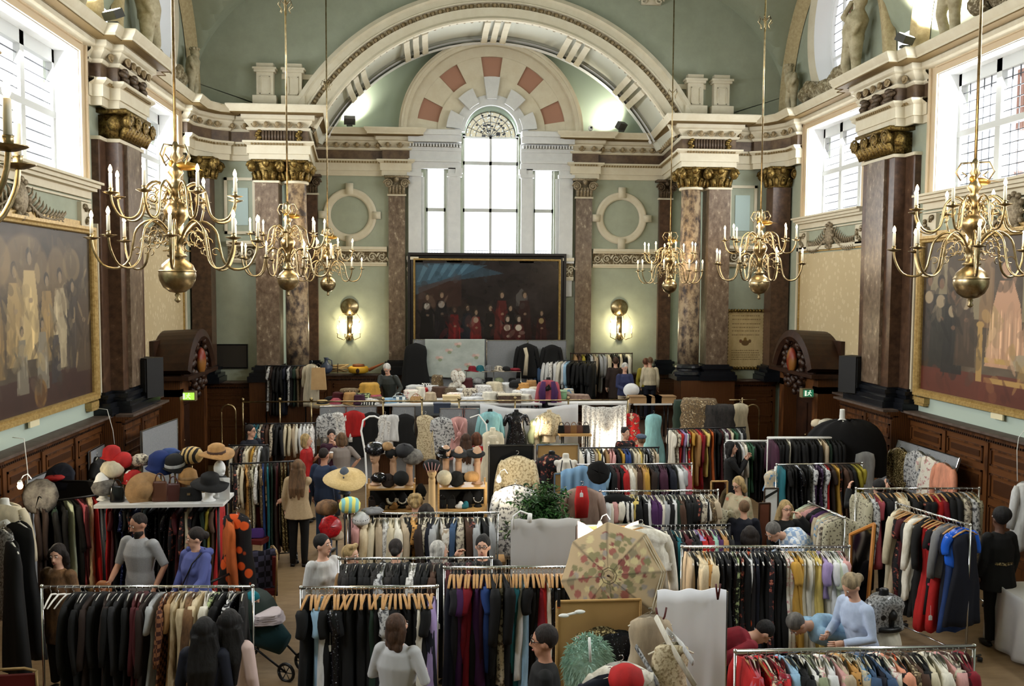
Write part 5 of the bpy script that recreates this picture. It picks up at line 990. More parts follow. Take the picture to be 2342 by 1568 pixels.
rack('the evening gown rack', 'long chrome clothes rack of black and yellow gowns left of the blonde woman in blue', (1560, 1250), (1942, 1250), 1.66, 'beige.gown.1.3 black.gown.1.3 creamfur.coat.1.2 creamfur.coat.1.2 leopard.coat.1.15 creamfur.coat.1.2 black.gown.1.4 black.gown charcoal.gown black.gown sequin.gown.1.3 greenprint.gown.1.3 darkfloral.gown black.gown.1.4 white.gown.1.3 orangeprint.gown.1.4 navy.gown black.gown.1.4 black.gown.1.4 darkfloral.gown.1.3 black.gown.1.4 black.gown black.gown floral.gown.1.3 floral.gown.1.4 mustard.dress.1.0 mustard.gown.1.3 cream.gown.1.4 ivory.gown.1.4 cream.gown yellow.gown.1.4 yellow.gown.1.45 lavender.top.0.5 ivory.gown.1.4 white.dress.0.9 palegreen.dress.1.0 white.dress.0.9 pink.dress.1.0', hang='padded', frame='chrome', rr_=.017, thick=.045, jit=.12, lenk=1.)
rack('the front right rack', 'thick chrome clothes rack of bright tops nearest the camera at the right', (1682, 1490), (2228, 1478), 1.6, 'red.coat.0.9..wood rose.jacket.0.7 _.coat..wood redfloral.jacket.0.7 redsequin.dress.0.9 redfloral.blouse lightblue.blouse.0.7 black.jacket black.jacket zebra.blouse sage.jacket floral.blouse white.jacket pink.blouse beige.dress.0.9 leopard.blouse snake.blouse blueprint.blouse denim.jacket denim.jacket navy.jacket floral.blouse peach.dress.0.9 orangeprint.blouse paisley.blouse brown.blouse black.blouse cream.blouse ivory.jacket ivory.blouse pink.blouse pattern.blouse maroon.blouse crimson.dress.0.9', hang='ivory', frame='chrome', rr_=.02, thick=.05, jit=.28)
rack('the slanting red gown rack', 'chrome clothes rack running towards the right wall, hung with red and cream gowns', (2050, 1150), (2220, 1201), 1.68, 'cream.coat.1.2 beige.gown.1.3 darkfloral.dress maroon.dress.1.2 black.gown.1.3 charcoal.dress whitefur.coat.1.1 black.gown.1.3 black.coat.1.3 red.gown.1.4 red.gown.1.4 dots.dress.1.2 red.gown.1.35 grey.blouse.0.7 navy.dress.1.2 blue.gown.1.3 satinblue.top.0.5 navy.gown.1.2', hang='wood', frame='chrome', jit=.18, thick=.06)
rack('the rack below the peach blouse', 'chrome clothes rack below the grey board with the peach blouse', (1958, 1117), (2240, 1116), 1.64, 'snake.coat.1.2 silverlace.jacket.1.0 rose.dress.1.1 black.jacket.0.8 black.coat creamfur.coat.0.9 cream.jacket.0.9 black.coat black.dress darkfloral.dress black.dress red.dress crimson.dress black.coat charcoal.coat pattern.jacket.1.0 silverlace.coat.1.2 snake.coat.1.2', hang='wood', frame='chrome', thick=.06)
rack('the short slanting rack', 'short chrome rail of pale coats slanting away beside the girl in glasses', (1850, 1148), (1932, 1184), 1.5, 'palegreen.coat.0.9 beige.coat.0.9 pink.coat navy.dress black.dress purple.blouse beige.jacket palegreen.jacket.0.9 blueprint.jacket.0.9 pattern.coat snake.coat.1.0', hang='', frame='chrome', jit=.15)
rack('the rack by the scarf bundle', 'chrome clothes rack with purple print and olive dresses near the right door', (1776, 1062), (1972, 1059), 1.62, 'teal.gown.1.2 black.dress black.gown.1.2 black.gown.1.2 sequin.dress black.gown black.gown silverlace.dress purpleprint.gown.1.2 purpleprint.gown.1.2 silverlace.dress red.gown.1.2 darkbrown.dress mustard.gown.1.2 darkfloral.gown.1.2 brown.dress darkbrown.dress black.dress olive.dress.1.0 olive.dress.0.9', hang='', frame='chrome')
rack('the white-framed rack', 'tall white-framed clothes rack of black coats under the pale straw hat', (1756, 1001), (1926, 1001), 1.78, 'plum.coat.1.2 black.coat black.coat.1.1 black.coat ivory.gown.1.2 black.coat.1.1 black.coat black.coat.1.2 black.jacket black.coat.1.1 black.coat black.coat.1.1 cream.gown.1.2 beige.coat.1.2 darkgreen.coat black.coat.1.1 black.coat black.coat.1.2', hang='', frame='white', rr_=.025)
rack('the lower white rail', 'lower white clothes rail beside the woman photographing', (1662, 1008), (1752, 1008), 1.62, 'silverlace.dress.1.1 white.gown.1.3 black.coat white.blouse.0.7 ivory.coat.1.1 green.dress.1.2 green.dress black.coat black.coat darkbrown.coat black.coat', hang='', frame='white', rr_=.022)
# centre
rack('the front black dress rack', 'bright chrome clothes rack of black dresses on wooden hangers behind the grey-jumper woman', (688, 1344), (1000, 1341), 1.62, 'black.dress.1.3 _.top _.top lightblue.dress.1.2 white.gown.1.2 black.dress sequin.dress black.dress.1.1 black.gown _.dress black.gown.1.3 _.dress black.gown.1.3 _.top black.gown black.gown.1.4 darkgreen.gown.1.3 _.gown silverlace.dress.1.2 black.gown.1.4 black.dress _.dress black.gown black.gown.1.3 black.gown ivory.gown.1.2 black.dress.1.1 navy.gown.1.3 lavender.gown.1.2', hang='wood', frame='chrome', jit=.3, thick=.05, rr_=.017)
rack('the front coloured gown rack', 'bright chrome clothes rack of purple, teal and black gowns left of the parasol', (1016, 1298), (1312, 1296), 1.66, 'navy.gown.1.4 charcoal.dress.1.2 purple.dress.1.2 plum.gown.1.4 crimson.dress.0.9 crimson.gown.1.4 black.gown.1.1 purple.gown.1.1 plum.gown.1.4 blue.dress.1.0 navy.gown.1.4 black.coat.1.0 black.gown.1.4 pattern.gown.1.1 black.coat.1.3 black.gown.1.4 teal.dress.1.0 teal.gown.1.4 white.gown.1.05 lightblue.gown.1.3 black.dress.1.1 black.gown.1.4 black.gown.1.2 crimson.gown.1.0 red.gown.1.1 ivory.gown.1.2 sequin.gown.1.0 black.gown black.skirt.0.7 black.skirt.0.7 patent.skirt.0.7', hang='wood', frame='chrome', jit=.12, thick=.05, rr_=.017)
rack('the second black jacket rack', 'chrome clothes rack of black jackets behind the woman in tan', (776, 1277), (1124, 1275), 1.6, 'blackfur.jacket.0.6 black.jacket black.jacket black.coat blackfur.coat silverlace.jacket blackfur.coat black.jacket black.jacket whitelace.jacket.0.6 black.jacket black.jacket brown.jacket.0.6 black.jacket maroon.jacket black.jacket black.jacket maroon.dress black.jacket charcoal.jacket', hang='wire', frame='chrome', thick=.06)
rack('the rack of knitwear', 'chrome clothes rack of cream knitwear below the hat shelves', (796, 1174), (1138, 1172), 1.62, 'pink.dress.1.1 brownfur.cape.0.9 creamfur.coat.0.9 cream.cardigan.1.0 beige.cardigan.1.1 whitelace.cardigan.1.0 cream.coat.1.0 ivory.coat beige.cardigan black.dress leopard.dress.1.0 darkbrown.coat.1.0 pattern.cardigan navy.jacket lightgrey.coat.1.0 checkbg.jacket black.jacket denim.jacket pattern.blouse brown.blouse darkfloral.blouse lightgrey.cardigan.1.0 black.coat lightgrey.cardigan.1.1', hang='ivory', frame='chrome', thick=.065, jit=.2)
for x, y, Y, lab in ((743, 1468, 8.2, 'small white price tag between the first black dresses near the white gown'), (755, 1482, 8.2, 'larger white price tag on a string, beside the small one near the white gown'), (774, 1537, 8.2, 'white price tag hanging low left of the grey-jumper woman'), (827, 1544, 8.2, 'white price tag close to the back of the grey-jumper woman'), (1001, 1431, 8.6, 'white price tag beside the lavender gown'), (1058, 1434, 8.8, 'white price tag hanging from the crimson dress'), (1068, 1466, 8.8, 'white price tag hanging from the short black gown'), (1115, 1488, 8.8, 'largest white price tag, hanging below the black coat'), (2190, 1338, 9.9, 'white price tag on the navy dress of the slanting rack'), (2128, 1412, 10.0, 'white price tag on the red gown of the slanting rack')):
    price_tag(x, y, Y, lab)
# ---------------------------------------------------------------- people
HAIR = {}
for n, c in dict(black=(16, 13, 13), dark=(34, 24, 20), brown=(78, 52, 36), lightbrown=(120, 90, 62), blond=(190, 160, 108), ash=(168, 148, 116), grey=(120, 116, 112), white=(214, 210, 202), auburn=(110, 66, 44)).items():
    HAIR[n] = M('hair_'+n, c, .7, c2=tuple(v*.62 for v in c), scale=22, vec=(1, 1, .2), bump=.9)
def remesh(o, v, smooth=2):
    m = o.modifiers.new('surface', 'REMESH'); m.mode = 'VOXEL'; m.voxel_size = v; m.use_smooth_shade = True
    if smooth: s = o.modifiers.new('ease', 'SMOOTH'); s.factor = .5; s.iterations = smooth
    return o
m_lip = M('lips', (150, 84, 78), .5); m_eye = M('eye_dark', (30, 24, 22), .3); m_shoe = M('shoe_leather', (20, 18, 18), .4); m_eyew = M('eye_white', (226, 220, 214), .4)
def person(px, py, h, face, label, top='black', legs='black', hair=('short', 'dark'), skin=None, lean=0, turn=0, nod=0, wl=None, wr=None, sleeve=1, topl=.92, coat=None, female=True, glasses=False, shoes='shoe', z0=0, fat=1., neckline=0, beard=None, hh=None, hat=None, grp=None, tights=False, topname=None):
    """px,py: pixel of the crown of the head; h standing height; face: heading in degrees, 0 towards the camera, 90 to picture right"""
    k = h/1.7; la = math.radians(lean); skin = skin or m_skin
    HIP = Vector((0, 0, .92)); 
    def B(x, y, z):   # body point before the forward bend -> local
        p = Vector((x, y, z))
        if z > .92 and lean:
            q = p-HIP; p = HIP+Vector((q.x, q.y*math.cos(la)-q.z*math.sin(la), q.y*math.sin(la)+q.z*math.cos(la)))
        return p*k
    crown = B(0, 0, 1.72); P = PZ(px, py, z0+crown.z); rz = math.radians(face); 
    base = Vector((P[0], P[1], 0))-Matrix.Rotation(rz, 3, 'Z')@Vector((crown.x, crown.y, 0)); t = thing('person', label, 'person', (base.x, base.y, z0), rz)
    hc = B(0, -.01, 1.585); HR = Matrix.Rotation(math.radians(turn), 3, 'Z')@Matrix.Rotation(la+math.radians(nod), 3, 'X')
    H = lambda x, y, z: hc+HR@(Vector((x, y, z))*k)
    b = MB(); sw = .165 if female else .19; cw = .15*fat if female else .165*fat
    b.tube([B(0, 0, .86), B(0, 0, .98), B(0, 0, 1.08), B(0, -.01, 1.25), B(0, 0, 1.38), B(0, 0, 1.43)], [.155*k*fat, .15*k*fat, .13*k*fat, cw*k, .13*k, .06*k], 14, flat=.66)
    b.tube([B(0, .01, 1.4), B(0, 0, 1.47), hc], [.062*k, .052*k, .05*k], 10)
    b.ell(hc+HR@Vector((0, .008, .02))*k, (.074*k, .093*k, .1*k), 16, 12, HR); b.ell(H(0, -.025, -.05), (.056*k, .06*k, .062*k), 12, 9, HR); b.ell(H(0, -.05, -.09), (.03*k, .03*k, .026*k), 8, 6, HR)
    b.tube([H(0, -.083, .02), H(0, -.108, -.018), H(0, -.088, -.03)], [.011*k, .016*k, .013*k], 7)
    for s in (-1, 1): b.ell(H(s*.077, .01, -.005), (.014*k, .024*k, .032*k), 7, 6, HR)
    wr_ = [wr, wl]
    arms = []
    for s, tgt in ((-1, wr), (1, wl)):
        S = B(s*sw, 0, 1.385)
        if tgt is None: E_ = B(s*(sw+.055), .02, 1.12); Wp = B(s*(sw+.06), -.05, .89)
        else:
            Wp = Vector(tgt)*k; mid = (S+Wp)/2; d = Wp-S; L_ = min(.54*k, d.length)/2; off = math.sqrt(max(0, (.275*k)**2-L_**2)); Wp = S+d.normalized()*min(.54*k, d.length); mid = (S+Wp)/2
            o_ = Vector((s*.5, .35, -.8)); o_ = (o_-d.normalized()*o_.dot(d.normalized())).normalized(); E_ = mid+o_*off
        b.tube([S, (S+E_)/2, E_, (E_+Wp)/2, Wp], [.05*k, .044*k, .038*k, .036*k, .026*k], 9); arms.append((S, E_, Wp))
    for s in (-1, 1): b.tube([B(s*.08, 0, .9), B(s*.09, -.01, .5), B(s*.09, .01, .28), B(s*.09, .02, .08)], [.082*k*fat, .055*k, .05*k, .036*k], 10)
    body = remesh(b.build('body', skin, t, True), .0135*k)
    # hands: palm, four curled fingers of unequal length and a thumb from its side
    for s, (S, E_, Wp) in zip((-1, 1), arms):
        d = (Wp-E_).normalized(); ref = Vector((s, 0, .3)); u = d.cross(ref).normalized(); n = u.cross(d).normalized(); m_ = MB(); c = Wp
        m_.tube([c-d*.02*k, c+d*.03*k, c+d*.085*k], [.026*k, .036*k, .034*k], 8, flat=.5)
        for i, (o_, l) in enumerate(((-.027, .062), (-.009, .074), (.009, .07), (.027, .055))):
            p = c+d*.08*k+u*o_*k; m_.tube([p, p+d*l*.45*k-n*s*.006*k, p+d*l*.8*k-n*s*.022*k, p+d*l*.95*k-n*s*.04*k], [.0095*k, .009*k, .008*k, .006*k], 6)
        q = c+d*.02*k-u*.026*k; m_.tube([q, q+d*.03*k-u*.022*k, q+d*.062*k-u*.026*k-n*s*.012*k], [.012*k, .01*k, .007*k], 6)
        m_.build('hand', skin, body, True)
    # face
    for s in (-1, 1):
        MB().ell(H(s*.03, -.079, .022), (.0135*k, .008*k, .0075*k), 8, 6, HR).build('eye', m_eyew, body, True); MB().ell(H(s*.03, -.086, .022), (.006*k, .004*k, .0065*k), 8, 6, HR).build('iris', m_eye, body, True)
        MB().tube([H(s*.013, -.088, .042), H(s*.03, -.088, .047), H(s*.047, -.076, .041)], .0035*k, 5).build('eyebrow', HAIR[hair[1]] if hair[1] != 'white' else HAIR['grey'], body, True)
    MB().tube([H(-.02, -.083, -.058), H(0, -.09, -.06), H(.02, -.083, -.058)], [.003*k, .0065*k, .003*k], 6).build('mouth', m_lip, body, True)
    if glasses:
        g = MB(); [g.tube([H(s*.032+.021*math.cos(q), -.094, .02+.017*math.sin(q)) for q in [j*PI/6 for j in range(13)]], .0032*k, 4) for s in (-1, 1)]; g.tube([H(-.01, -.096, .022), H(.01, -.096, .022)], .003*k, 4); [g.tube([H(s*.053, -.09, .024), H(s*.08, .0, .02)], .0028*k, 4) for s in (-1, 1)]; g.build('glasses', m_blackm, t, True)
    if beard: bd = MB().ell(H(0, -.04, -.085), (.06*k, .06*k, .06*k), 10, 8, HR).ell(H(0, -.06, -.12), (.045*k, .045*k, .06*k), 10, 8, HR); remesh(bd.build('beard', HAIR[beard], t, True), .01)
    # hair
    st, hcx = hair; hb = MB()
    if st == 'buzz': hb.ell(H(0, .022, .035), (.08*k, .092*k, .095*k), 14, 10, HR)
    else: hb.ell(H(0, .026, .04), (.087*k, .1*k, .1*k), 14, 10, HR)
    if st in ('bob', 'wavy', 'long'):
        for s in (-1, 1): hb.tube([H(s*.066, .01, .07), H(s*.086, .015, 0), H(s*.08, .03, -.09), H(s*.06, .05, -.13)], [.03*k, .04*k, .042*k, .03*k], 9)
        hb.ell(H(0, .07, -.05), (.085*k, .05*k, .1*k), 10, 8, HR)
    if st == 'wavy': [hb.ell(H(x, .06-.03*abs(x)*8, -.15), (.05*k, .045*k, .06*k), 8, 6, HR) for x in (-.06, 0, .06)]
    if st == 'long': 
        e = B(0, .12, 1.1)
        for x in (-.085, -.03, .03, .085): hb.tube([H(x*.7, .06, -.02), H(x, .085-.3*abs(x), -.16), (H(x, .09, -.16)+e+Vector((x, 0, 0))*k)/2, e+Vector((x*1.15, -.02, rnd.uniform(-.04, .04)))*k], [.05*k, .055*k, .05*k, .02*k], 8)
    if st == 'bun': hb.ell(H(0, .1, .09), (.045*k, .045*k, .042*k), 9, 7, HR)
    if st == 'lowbun': hb.ell(H(0, .12, .0), (.05*k, .05*k, .05*k), 9, 7, HR)
    if st == 'quiff': [hb.ell(H(x, -.04+.03*abs(x)*10, .12), (.035*k, .035*k, .03*k), 7, 6, HR) for x in (-.04, -.01, .02, .05)]
    if st == 'curly': [hb.ell(H(.09*math.cos(q)*.9, .03+.08*math.sin(q), .05+.05*math.sin(q*3)), (.04*k, .04*k, .04*k), 7, 6, HR) for q in [j*PI/6 for j in range(12)]]; [hb.ell(H(.05*math.cos(q), .03+.05*math.sin(q), .13), (.04*k, .04*k, .03*k), 7, 6, HR) for q in [j*PI/3 for j in range(6)]]
    if st == 'afro': hb.ell(H(0, .05, .08), (.11*k, .11*k, .1*k), 12, 9, HR)
    remesh(hb.build('hair', HAIR[hcx], t, True), .011*k, 1)
    if hat == 'cap':
        c = MB().ell(H(0, .01, .085), (.1*k, .125*k, .055*k), 14, 8, HR).ell(H(0, -.09, .06), (.07*k, .06*k, .015*k), 10, 6, HR); remesh(c.build('flat_cap', FB['grey'] if False else M('cap_blue_grey', (84, 98, 118), .9, c2=(60, 70, 88), scale=30), t, True), .01)
    # clothes
    tm = FB[top] if isinstance(top, str) else top; g = MB(); e = .014; zb = topl; fl = 1.0 if coat is None else coat
    zs = [zb, (zb+1.05)/2 if zb < .95 else zb+.02, 1.07, 1.25, 1.37, 1.435-neckline*.02]; rs = [.165*fat*fl, (.16*fat)*((fl+1)/2), .142*fat+(.012 if coat else 0), cw+.014, .145, .07+neckline*.012]
    if zb > 1.0: zs = zs[2:]; rs = rs[2:]
    g.tube([B(0, .0, z) if z > .92 else B(0, 0, z)-Vector((0, (.0), 0)) for z in zs], [(r_+e*.6)*k for r_ in rs], 16, flat=.7)
    if female: [g.ell(B(s*.062, -.085*fat, 1.22), (.06*k, .045*k, .06*k), 9, 7) for s in (-1, 1)]
    for s, (S, E_, Wp) in zip((-1, 1), arms):
        g.ell(S-Vector((s*.012*k, 0, .005*k)), (.066*k, .066*k, .06*k), 10, 8)
        A_ = [S, (S+E_)/2, E_, (E_+Wp)/2, Wp]; R_ = [.064, .06, .056, .052, .046] if coat else [.06, .054, .048, .046, .038]
        m_ = 5 if sleeve == 1 else 2 if sleeve <= .3 else 3 if sleeve <= .5 else 4
        if sleeve > 0: g.tube(A_[:m_], [r_*k for r_ in R_[:m_]], 10)
    o = remesh(g.build(topname or ('coat' if coat else 'top'), tm, t, True), .0135*k, 1)
    if top in FB and 'fur' in str(top): pass
    lm = FB[legs] if isinstance(legs, str) else legs; g = MB()
    if tights != 'skirt':
        g.tube([B(0, 0, .84), B(0, 0, .97)], [.16*k*fat, .15*k*fat], 14, flat=.68)
        for s in (-1, 1): g.tube([B(s*.085, 0, .9), B(s*.092, -.01, .5), B(s*.092, .01, .28), B(s*.092, .02, .09)], [(.09*fat if not tights else .095)*k, (.066 if not tights else .069)*k, (.06 if not tights else .063)*k, (.055 if not tights else .05)*k], 10)
    else: g.tube([B(0, 0, .98), B(0, 0, .85), B(0, 0, .5)], [.14*k*fat, .17*k*fat, .2*k*fat], 14, flat=.75)
    remesh(g.build('tights' if tights is True else 'skirt' if tights == 'skirt' else 'trousers', lm, t, True), .0145*k, 1)
    for s in (-1, 1):
        sh = MB().ell(Vector((s*.095, -.05, .035))*k, (.042*k, .12*k, .036*k), 10, 7)
        if shoes == 'boot': sh.tube([Vector((s*.093, .02, .05))*k, Vector((s*.092, .015, .26))*k], [.05*k, .052*k], 9).box(Vector((s*.093, .04, .02))*k, (.06*k, .05*k, .05*k))
        sh.build('boot' if shoes == 'boot' else 'shoe', m_shoe, t, True)
    return t
def part_tube(t, name, mat, pts, r, n=8, flat=None): return MB().tube(pts, r, n, flat=flat).build(name, mat, t, True)
# aisle and front row
p = person(318, 1171, 1.78, -25, 'bearded man in a grey T-shirt looking down, beside the hat table', M('heather_grey', (158, 159, 163), .9, c2=(148, 149, 152), scale=60), 'denim', ('buzz', 'dark'), m_skinb, turn=-20, nod=22, beard='dark', female=False, sleeve=.4, topl=.86, wr=(-.16, -.28, 1.0), wl=(.3, -.12, .92), fat=1.08, topname='t_shirt')
MB().ell((-.2, -.36, .98), (.12, .05, .1), 12, 8).build('brown_leather_bag', M('bag_tan', (150, 92, 50), .5), None, True, at=None)
bpy.data.objects['brown_leather_bag'].parent = None; o = bpy.data.objects['brown_leather_bag']; o.location = p.location; o.rotation_euler = p.rotation_euler; tag(o, 'tan leather bag held low by the bearded man in grey', 'bag'); o.name = 'handbag'
p = person(447, 1205, 1.66, -30, 'woman in a blue hoodie with a thin crossbody strap, smiling down beside the hat table', M('hoodie_blue', (84, 92, 150), .85), 'navy', ('lowbun', 'dark'), turn=-35, nod=12, topl=.84, wl=(.16, -.34, .98), wr=(-.26, -.1, .92), fat=1.22, topname='hoodie')
part_tube(p, 'hood', M('hoodie_blue', (84, 92, 150)), [(-.1, -.02, 1.42), (-.11, .1, 1.38), (0, .14, 1.34), (.11, .1, 1.38), (.1, -.02, 1.42)], [.03, .05, .06, .05, .03]); part_tube(p, 'crossbody_strap', m_blackm, [(.12, .02, 1.44), (.08, -.14, 1.3), (-.04, -.15, 1.08), (-.15, -.1, .94)], .008)
person(132, 1243, 1.62, -20, 'dark-haired woman in a brown fur coat, standing behind the empty white hangers', 'brownfur', 'black', ('wavy', 'dark'), turn=15, nod=10, coat=1.2, topl=.6, fat=1.1)
person(466, 1409, 1.62, 172, 'black-haired woman in a dark navy jacket seen from behind at the front', 'navy', 'charcoal', ('long', 'black'), turn=20, topl=.82)
person(524, 1391, 1.64, 165, 'long black-haired woman in a pale pink coat seen from behind', M('pale_pink_coat', (196, 172, 166), .85), 'charcoal', ('long', 'black'), turn=18, coat=1.15, topl=.55)
person(682, 1049, 1.70, 172, 'long-haired woman in a beige coat, black tights and boots in the aisle', M('camel_wool', (178, 156, 124), .9, c2=(166, 144, 112), scale=40), 'black', ('long', 'lightbrown'), coat=1.38, topl=.78, tights=True, shoes='boot', wr=(.0, 0, 0) if False else (.36, -.02, .98), wl=(-.02, -.2, 1.1) if False else None)
person(741, 1022, 1.76, 150, 'short-haired man in a navy hoodie and jeans seen from behind', M('navy_hoodie', (40, 52, 76), .9), 'denim', ('buzz', 'dark'), m_skinb, female=False, topl=.84, fat=1.08, topname='hoodie')
person(700, 991, 1.66, 80, 'short blond woman in a red dress with her hand on her chest', 'red', 'black', ('bob', 'blond'), turn=10, topl=.6, coat=1.15, sleeve=.5, wl=(.05, -.2, 1.26), tights=True)
p = person(781, 988, 1.66, 205, 'woman in a taupe T-shirt with her elbow out, holding a paper cup', M('taupe_tee', (132, 122, 116), .85), 'charcoal', ('bob', 'lightbrown'), sleeve=.4, topl=.88, wl=(.2, -.32, 1.2), wr=(-.2, -.02, .98), fat=1.1, topname='t_shirt')
c = PY(757, 1040, p.location.y-.25); t = thing('paper_cup', 'paper coffee cup with a white lid held by the woman in taupe', 'cup', (c[0], c[1], c[2]-.06)); MB().lathe([(.03, 0), (.042, .1)], n=14).build('cup', M('cup_brown', (176, 140, 110), .6), t, True); MB().lathe([(.045, .1), (.044, .115), (.036, .12)], n=14).build('lid', m_white, t, True)
person(758, 981, 1.64, 10, 'dark-haired woman in purple raising her hand to her face', 'plum', 'black', ('short', 'dark'), nod=10, wl=(.06, -.2, 1.42))
person(573, 970, 1.74, 55, 'dark-haired man in glasses and a dark shirt behind the left racks', 'navy', 'black', ('short', 'dark'), female=False, glasses=True, turn=15)
person(738, 1220, 1.66, 42, 'short dark-haired woman in a white V-neck jumper behind the front rack', 'white', 'charcoal', ('short', 'black'), turn=22, topl=.86, fat=1.12, neckline=1, wl=(.2, -.3, 1.0), sleeve=.7, topname='jumper')
person(802, 1245, 1.6, 50, 'short blond woman in a tan cardigan behind the front rack', 'tan', 'charcoal', ('quiff', 'blond'), turn=10, topl=.84, fat=1.1)
person(1004, 1235, 1.6, 120, 'woman with smooth pale blond hair seen from the side between the racks', 'black', 'black', ('bob', 'white'), turn=-10, wl=(.1, -.3, 1.45))
person(1104, 1223, 1.68, 5, 'woman in dark glasses with pulled-back black hair and a scarf', 'black', 'black', ('bun', 'black'), glasses=True, turn=-15, wr=(-.1, -.25, 1.36))
person(905, 1231, 1.6, 175, 'dark-haired person in a black coat seen from behind among the knitwear', 'black', 'black', ('lowbun', 'dark'), coat=1.1, topl=.6)
person(909, 1402, 1.62, 160, 'brown-haired woman in a light grey jumper seen from behind at the front', M('light_grey_knit', (172, 172, 174), .9), 'charcoal', ('wavy', 'brown'), turn=-30, topl=.9, fat=1.15, wl=(.12, -.24, 1.1), wr=(-.18, -.2, 1.08), topname='jumper')
person(1246, 1428, 1.74, -95, 'short-haired person in glasses and black top seen from the side', 'black', 'black', ('short', 'dark'), m_skinb, female=False, glasses=True, nod=5)
# stage
person(884, 831, 1.74, -20, 'white-haired man in a dark waxed jacket leaning over the stage table', M('waxed_jacket', (38, 42, 38), .6), 'black', ('short', 'white'), z0=SH, lean=16, nod=22, glasses=True, female=False, topl=.85, coat=1.05, wr=(-.1, -.45, .98), wl=(.25, -.3, .95), fat=1.1)
person(1429, 829, 1.66, 10, 'white-haired woman in a dark blue jacket looking down at a plastic bag', M('blue_cord', (38, 44, 78), .8), 'beige', ('short', 'white'), z0=SH, nod=25, topl=.88, coat=1.05, wl=(.04, -.28, 1.06), wr=(-.08, -.28, 1.04), fat=1.1)
person(1487, 815, 1.7, 178, 'person in a cream jumper with a dark ribbon hanging down the back', 'cream', 'navy', ('buzz', 'lightbrown'), z0=SH, topl=.95, topname='jumper', fat=1.1)
person(1477, 818, 1.66, 160, 'person in olive green mostly hidden behind the cream jumper', 'olive', 'black', ('short', 'auburn'), z0=SH)
person(1408, 816, 1.68, 175, 'person in a brown coat standing behind the white-haired woman', 'darkbrown', 'black', ('short', 'brown'), z0=SH, coat=1.1, topl=.6)
# middle right
person(1066, 990, 1.62, 170, 'girl with long brown hair in a white top seen from behind', 'white', 'black', ('long', 'brown'))
person(1090, 987, 1.62, 175, 'auburn-haired woman in red seen from behind beside the blouse stand', 'red', 'black', ('bob', 'auburn'))
person(1431, 976, 1.64, 15, 'pale woman with a top bun by the lit dresses', 'darkfloral', 'black', ('bun', 'dark'), turn=10)
person(1466, 992, 1.7, 165, 'man in a grey-blue flat cap and black shirt seen from behind', 'black', 'black', ('buzz', 'lightbrown'), hat='cap', female=False, turn=25, fat=1.1)
person(1672, 1008, 1.66, 70, 'dark-haired woman in black lifting a phone to photograph', 'black', 'black', ('wavy', 'black'), coat=1.15, topl=.7, wl=(.06, -.3, 1.42), wr=(-.05, -.28, 1.38))
person(1690, 1089, 1.64, -60, 'blond woman in glasses and a floral jacket looking down', M('embroidered_linen', (178, 164, 136), .85, c2=(150, 150, 120), scale=9, lo=.52, hi=.6, c3=(196, 120, 96)), 'black', ('bob', 'blond'), nod=22, glasses=True, fat=1.25, coat=1.15, topl=.62, wr=(-.1, -.28, 1.05))
person(1702, 1143, 1.5, 172, 'short-haired boy in a dark top seen from behind', 'navy', 'black', ('short', 'lightbrown'), female=False)
person(1716, 1201, 1.58, 165, 'person with a dark bob in navy seen from behind', 'navy', 'black', ('bob', 'dark'))
person(1752, 1206, 1.76, -75, 'grey-haired man in a blue plaid shirt stooping over a rack', 'plaid', 'denim', ('short', 'grey'), lean=62, female=False, fat=1.12, nod=-20, topl=.88, wr=(-.1, -.5, .9), wl=(.1, -.5, .9))
person(1797, 1143, 1.6, 10, 'blond girl in dark glasses touching her hair', 'black', 'black', ('long', 'blond'), glasses=True, turn=-8, wl=(.14, -.16, 1.5), coat=1.05, topl=.8)
person(1944, 1311, 1.68, -72, 'blond woman in a pale blue shirt looking down at the front right rack', M('pale_blue_shirt', (176, 190, 214), .8, c2=(164, 178, 204), scale=20), 'beige', ('lowbun', 'ash'), lean=14, nod=26, fat=1.16, topl=.84, wr=(-.1, -.36, 1.08), wl=(.12, -.36, 1.06), topname='shirt')
person(1772, 1434, 1.64, 95, 'dark-haired person in a dark red jumper bending behind the front right rack', 'crimson', 'black', ('short', 'black'), lean=72, nod=-10, coat=1.05)
person(1800, 1420, 1.66, -80, 'grey-haired person in pale blue bending between the gown racks', 'lightblue', 'denim', ('short', 'grey'), lean=74)
p = person(2288, 1163, 1.72, 185, 'person in a long black belted coat seen from behind by the right wall', 'black', 'black', ('afro', 'black'), m_skind, coat=1.25, topl=.72, fat=1.15)
part_tube(p, 'embellished_belt', FB['goldsequin'], [(.165, .0, 1.08), (.1, .115, 1.08), (0, .14, 1.08), (-.1, .115, 1.08), (-.165, .0, 1.08)], .02, flat=.6)
person(2010, 1094, 1.7, 178, 'person in a black jacket reaching up into the rack below the peach blouse', 'black', 'black', ('short', 'black'), female=False, wl=(.3, -.3, 1.5), wr=(-.3, -.3, 1.5), coat=1.05)
person(975, 1150, 1.6, 175, 'dark-haired person seen from behind next to the fluffy cream hat', 'black', 'black', ('bob', 'dark'))
person(950, 1131, 1.62, 178, 'person wearing a fluffy cream fur hat seen from behind', 'beige', 'black', ('curly', 'blond'))
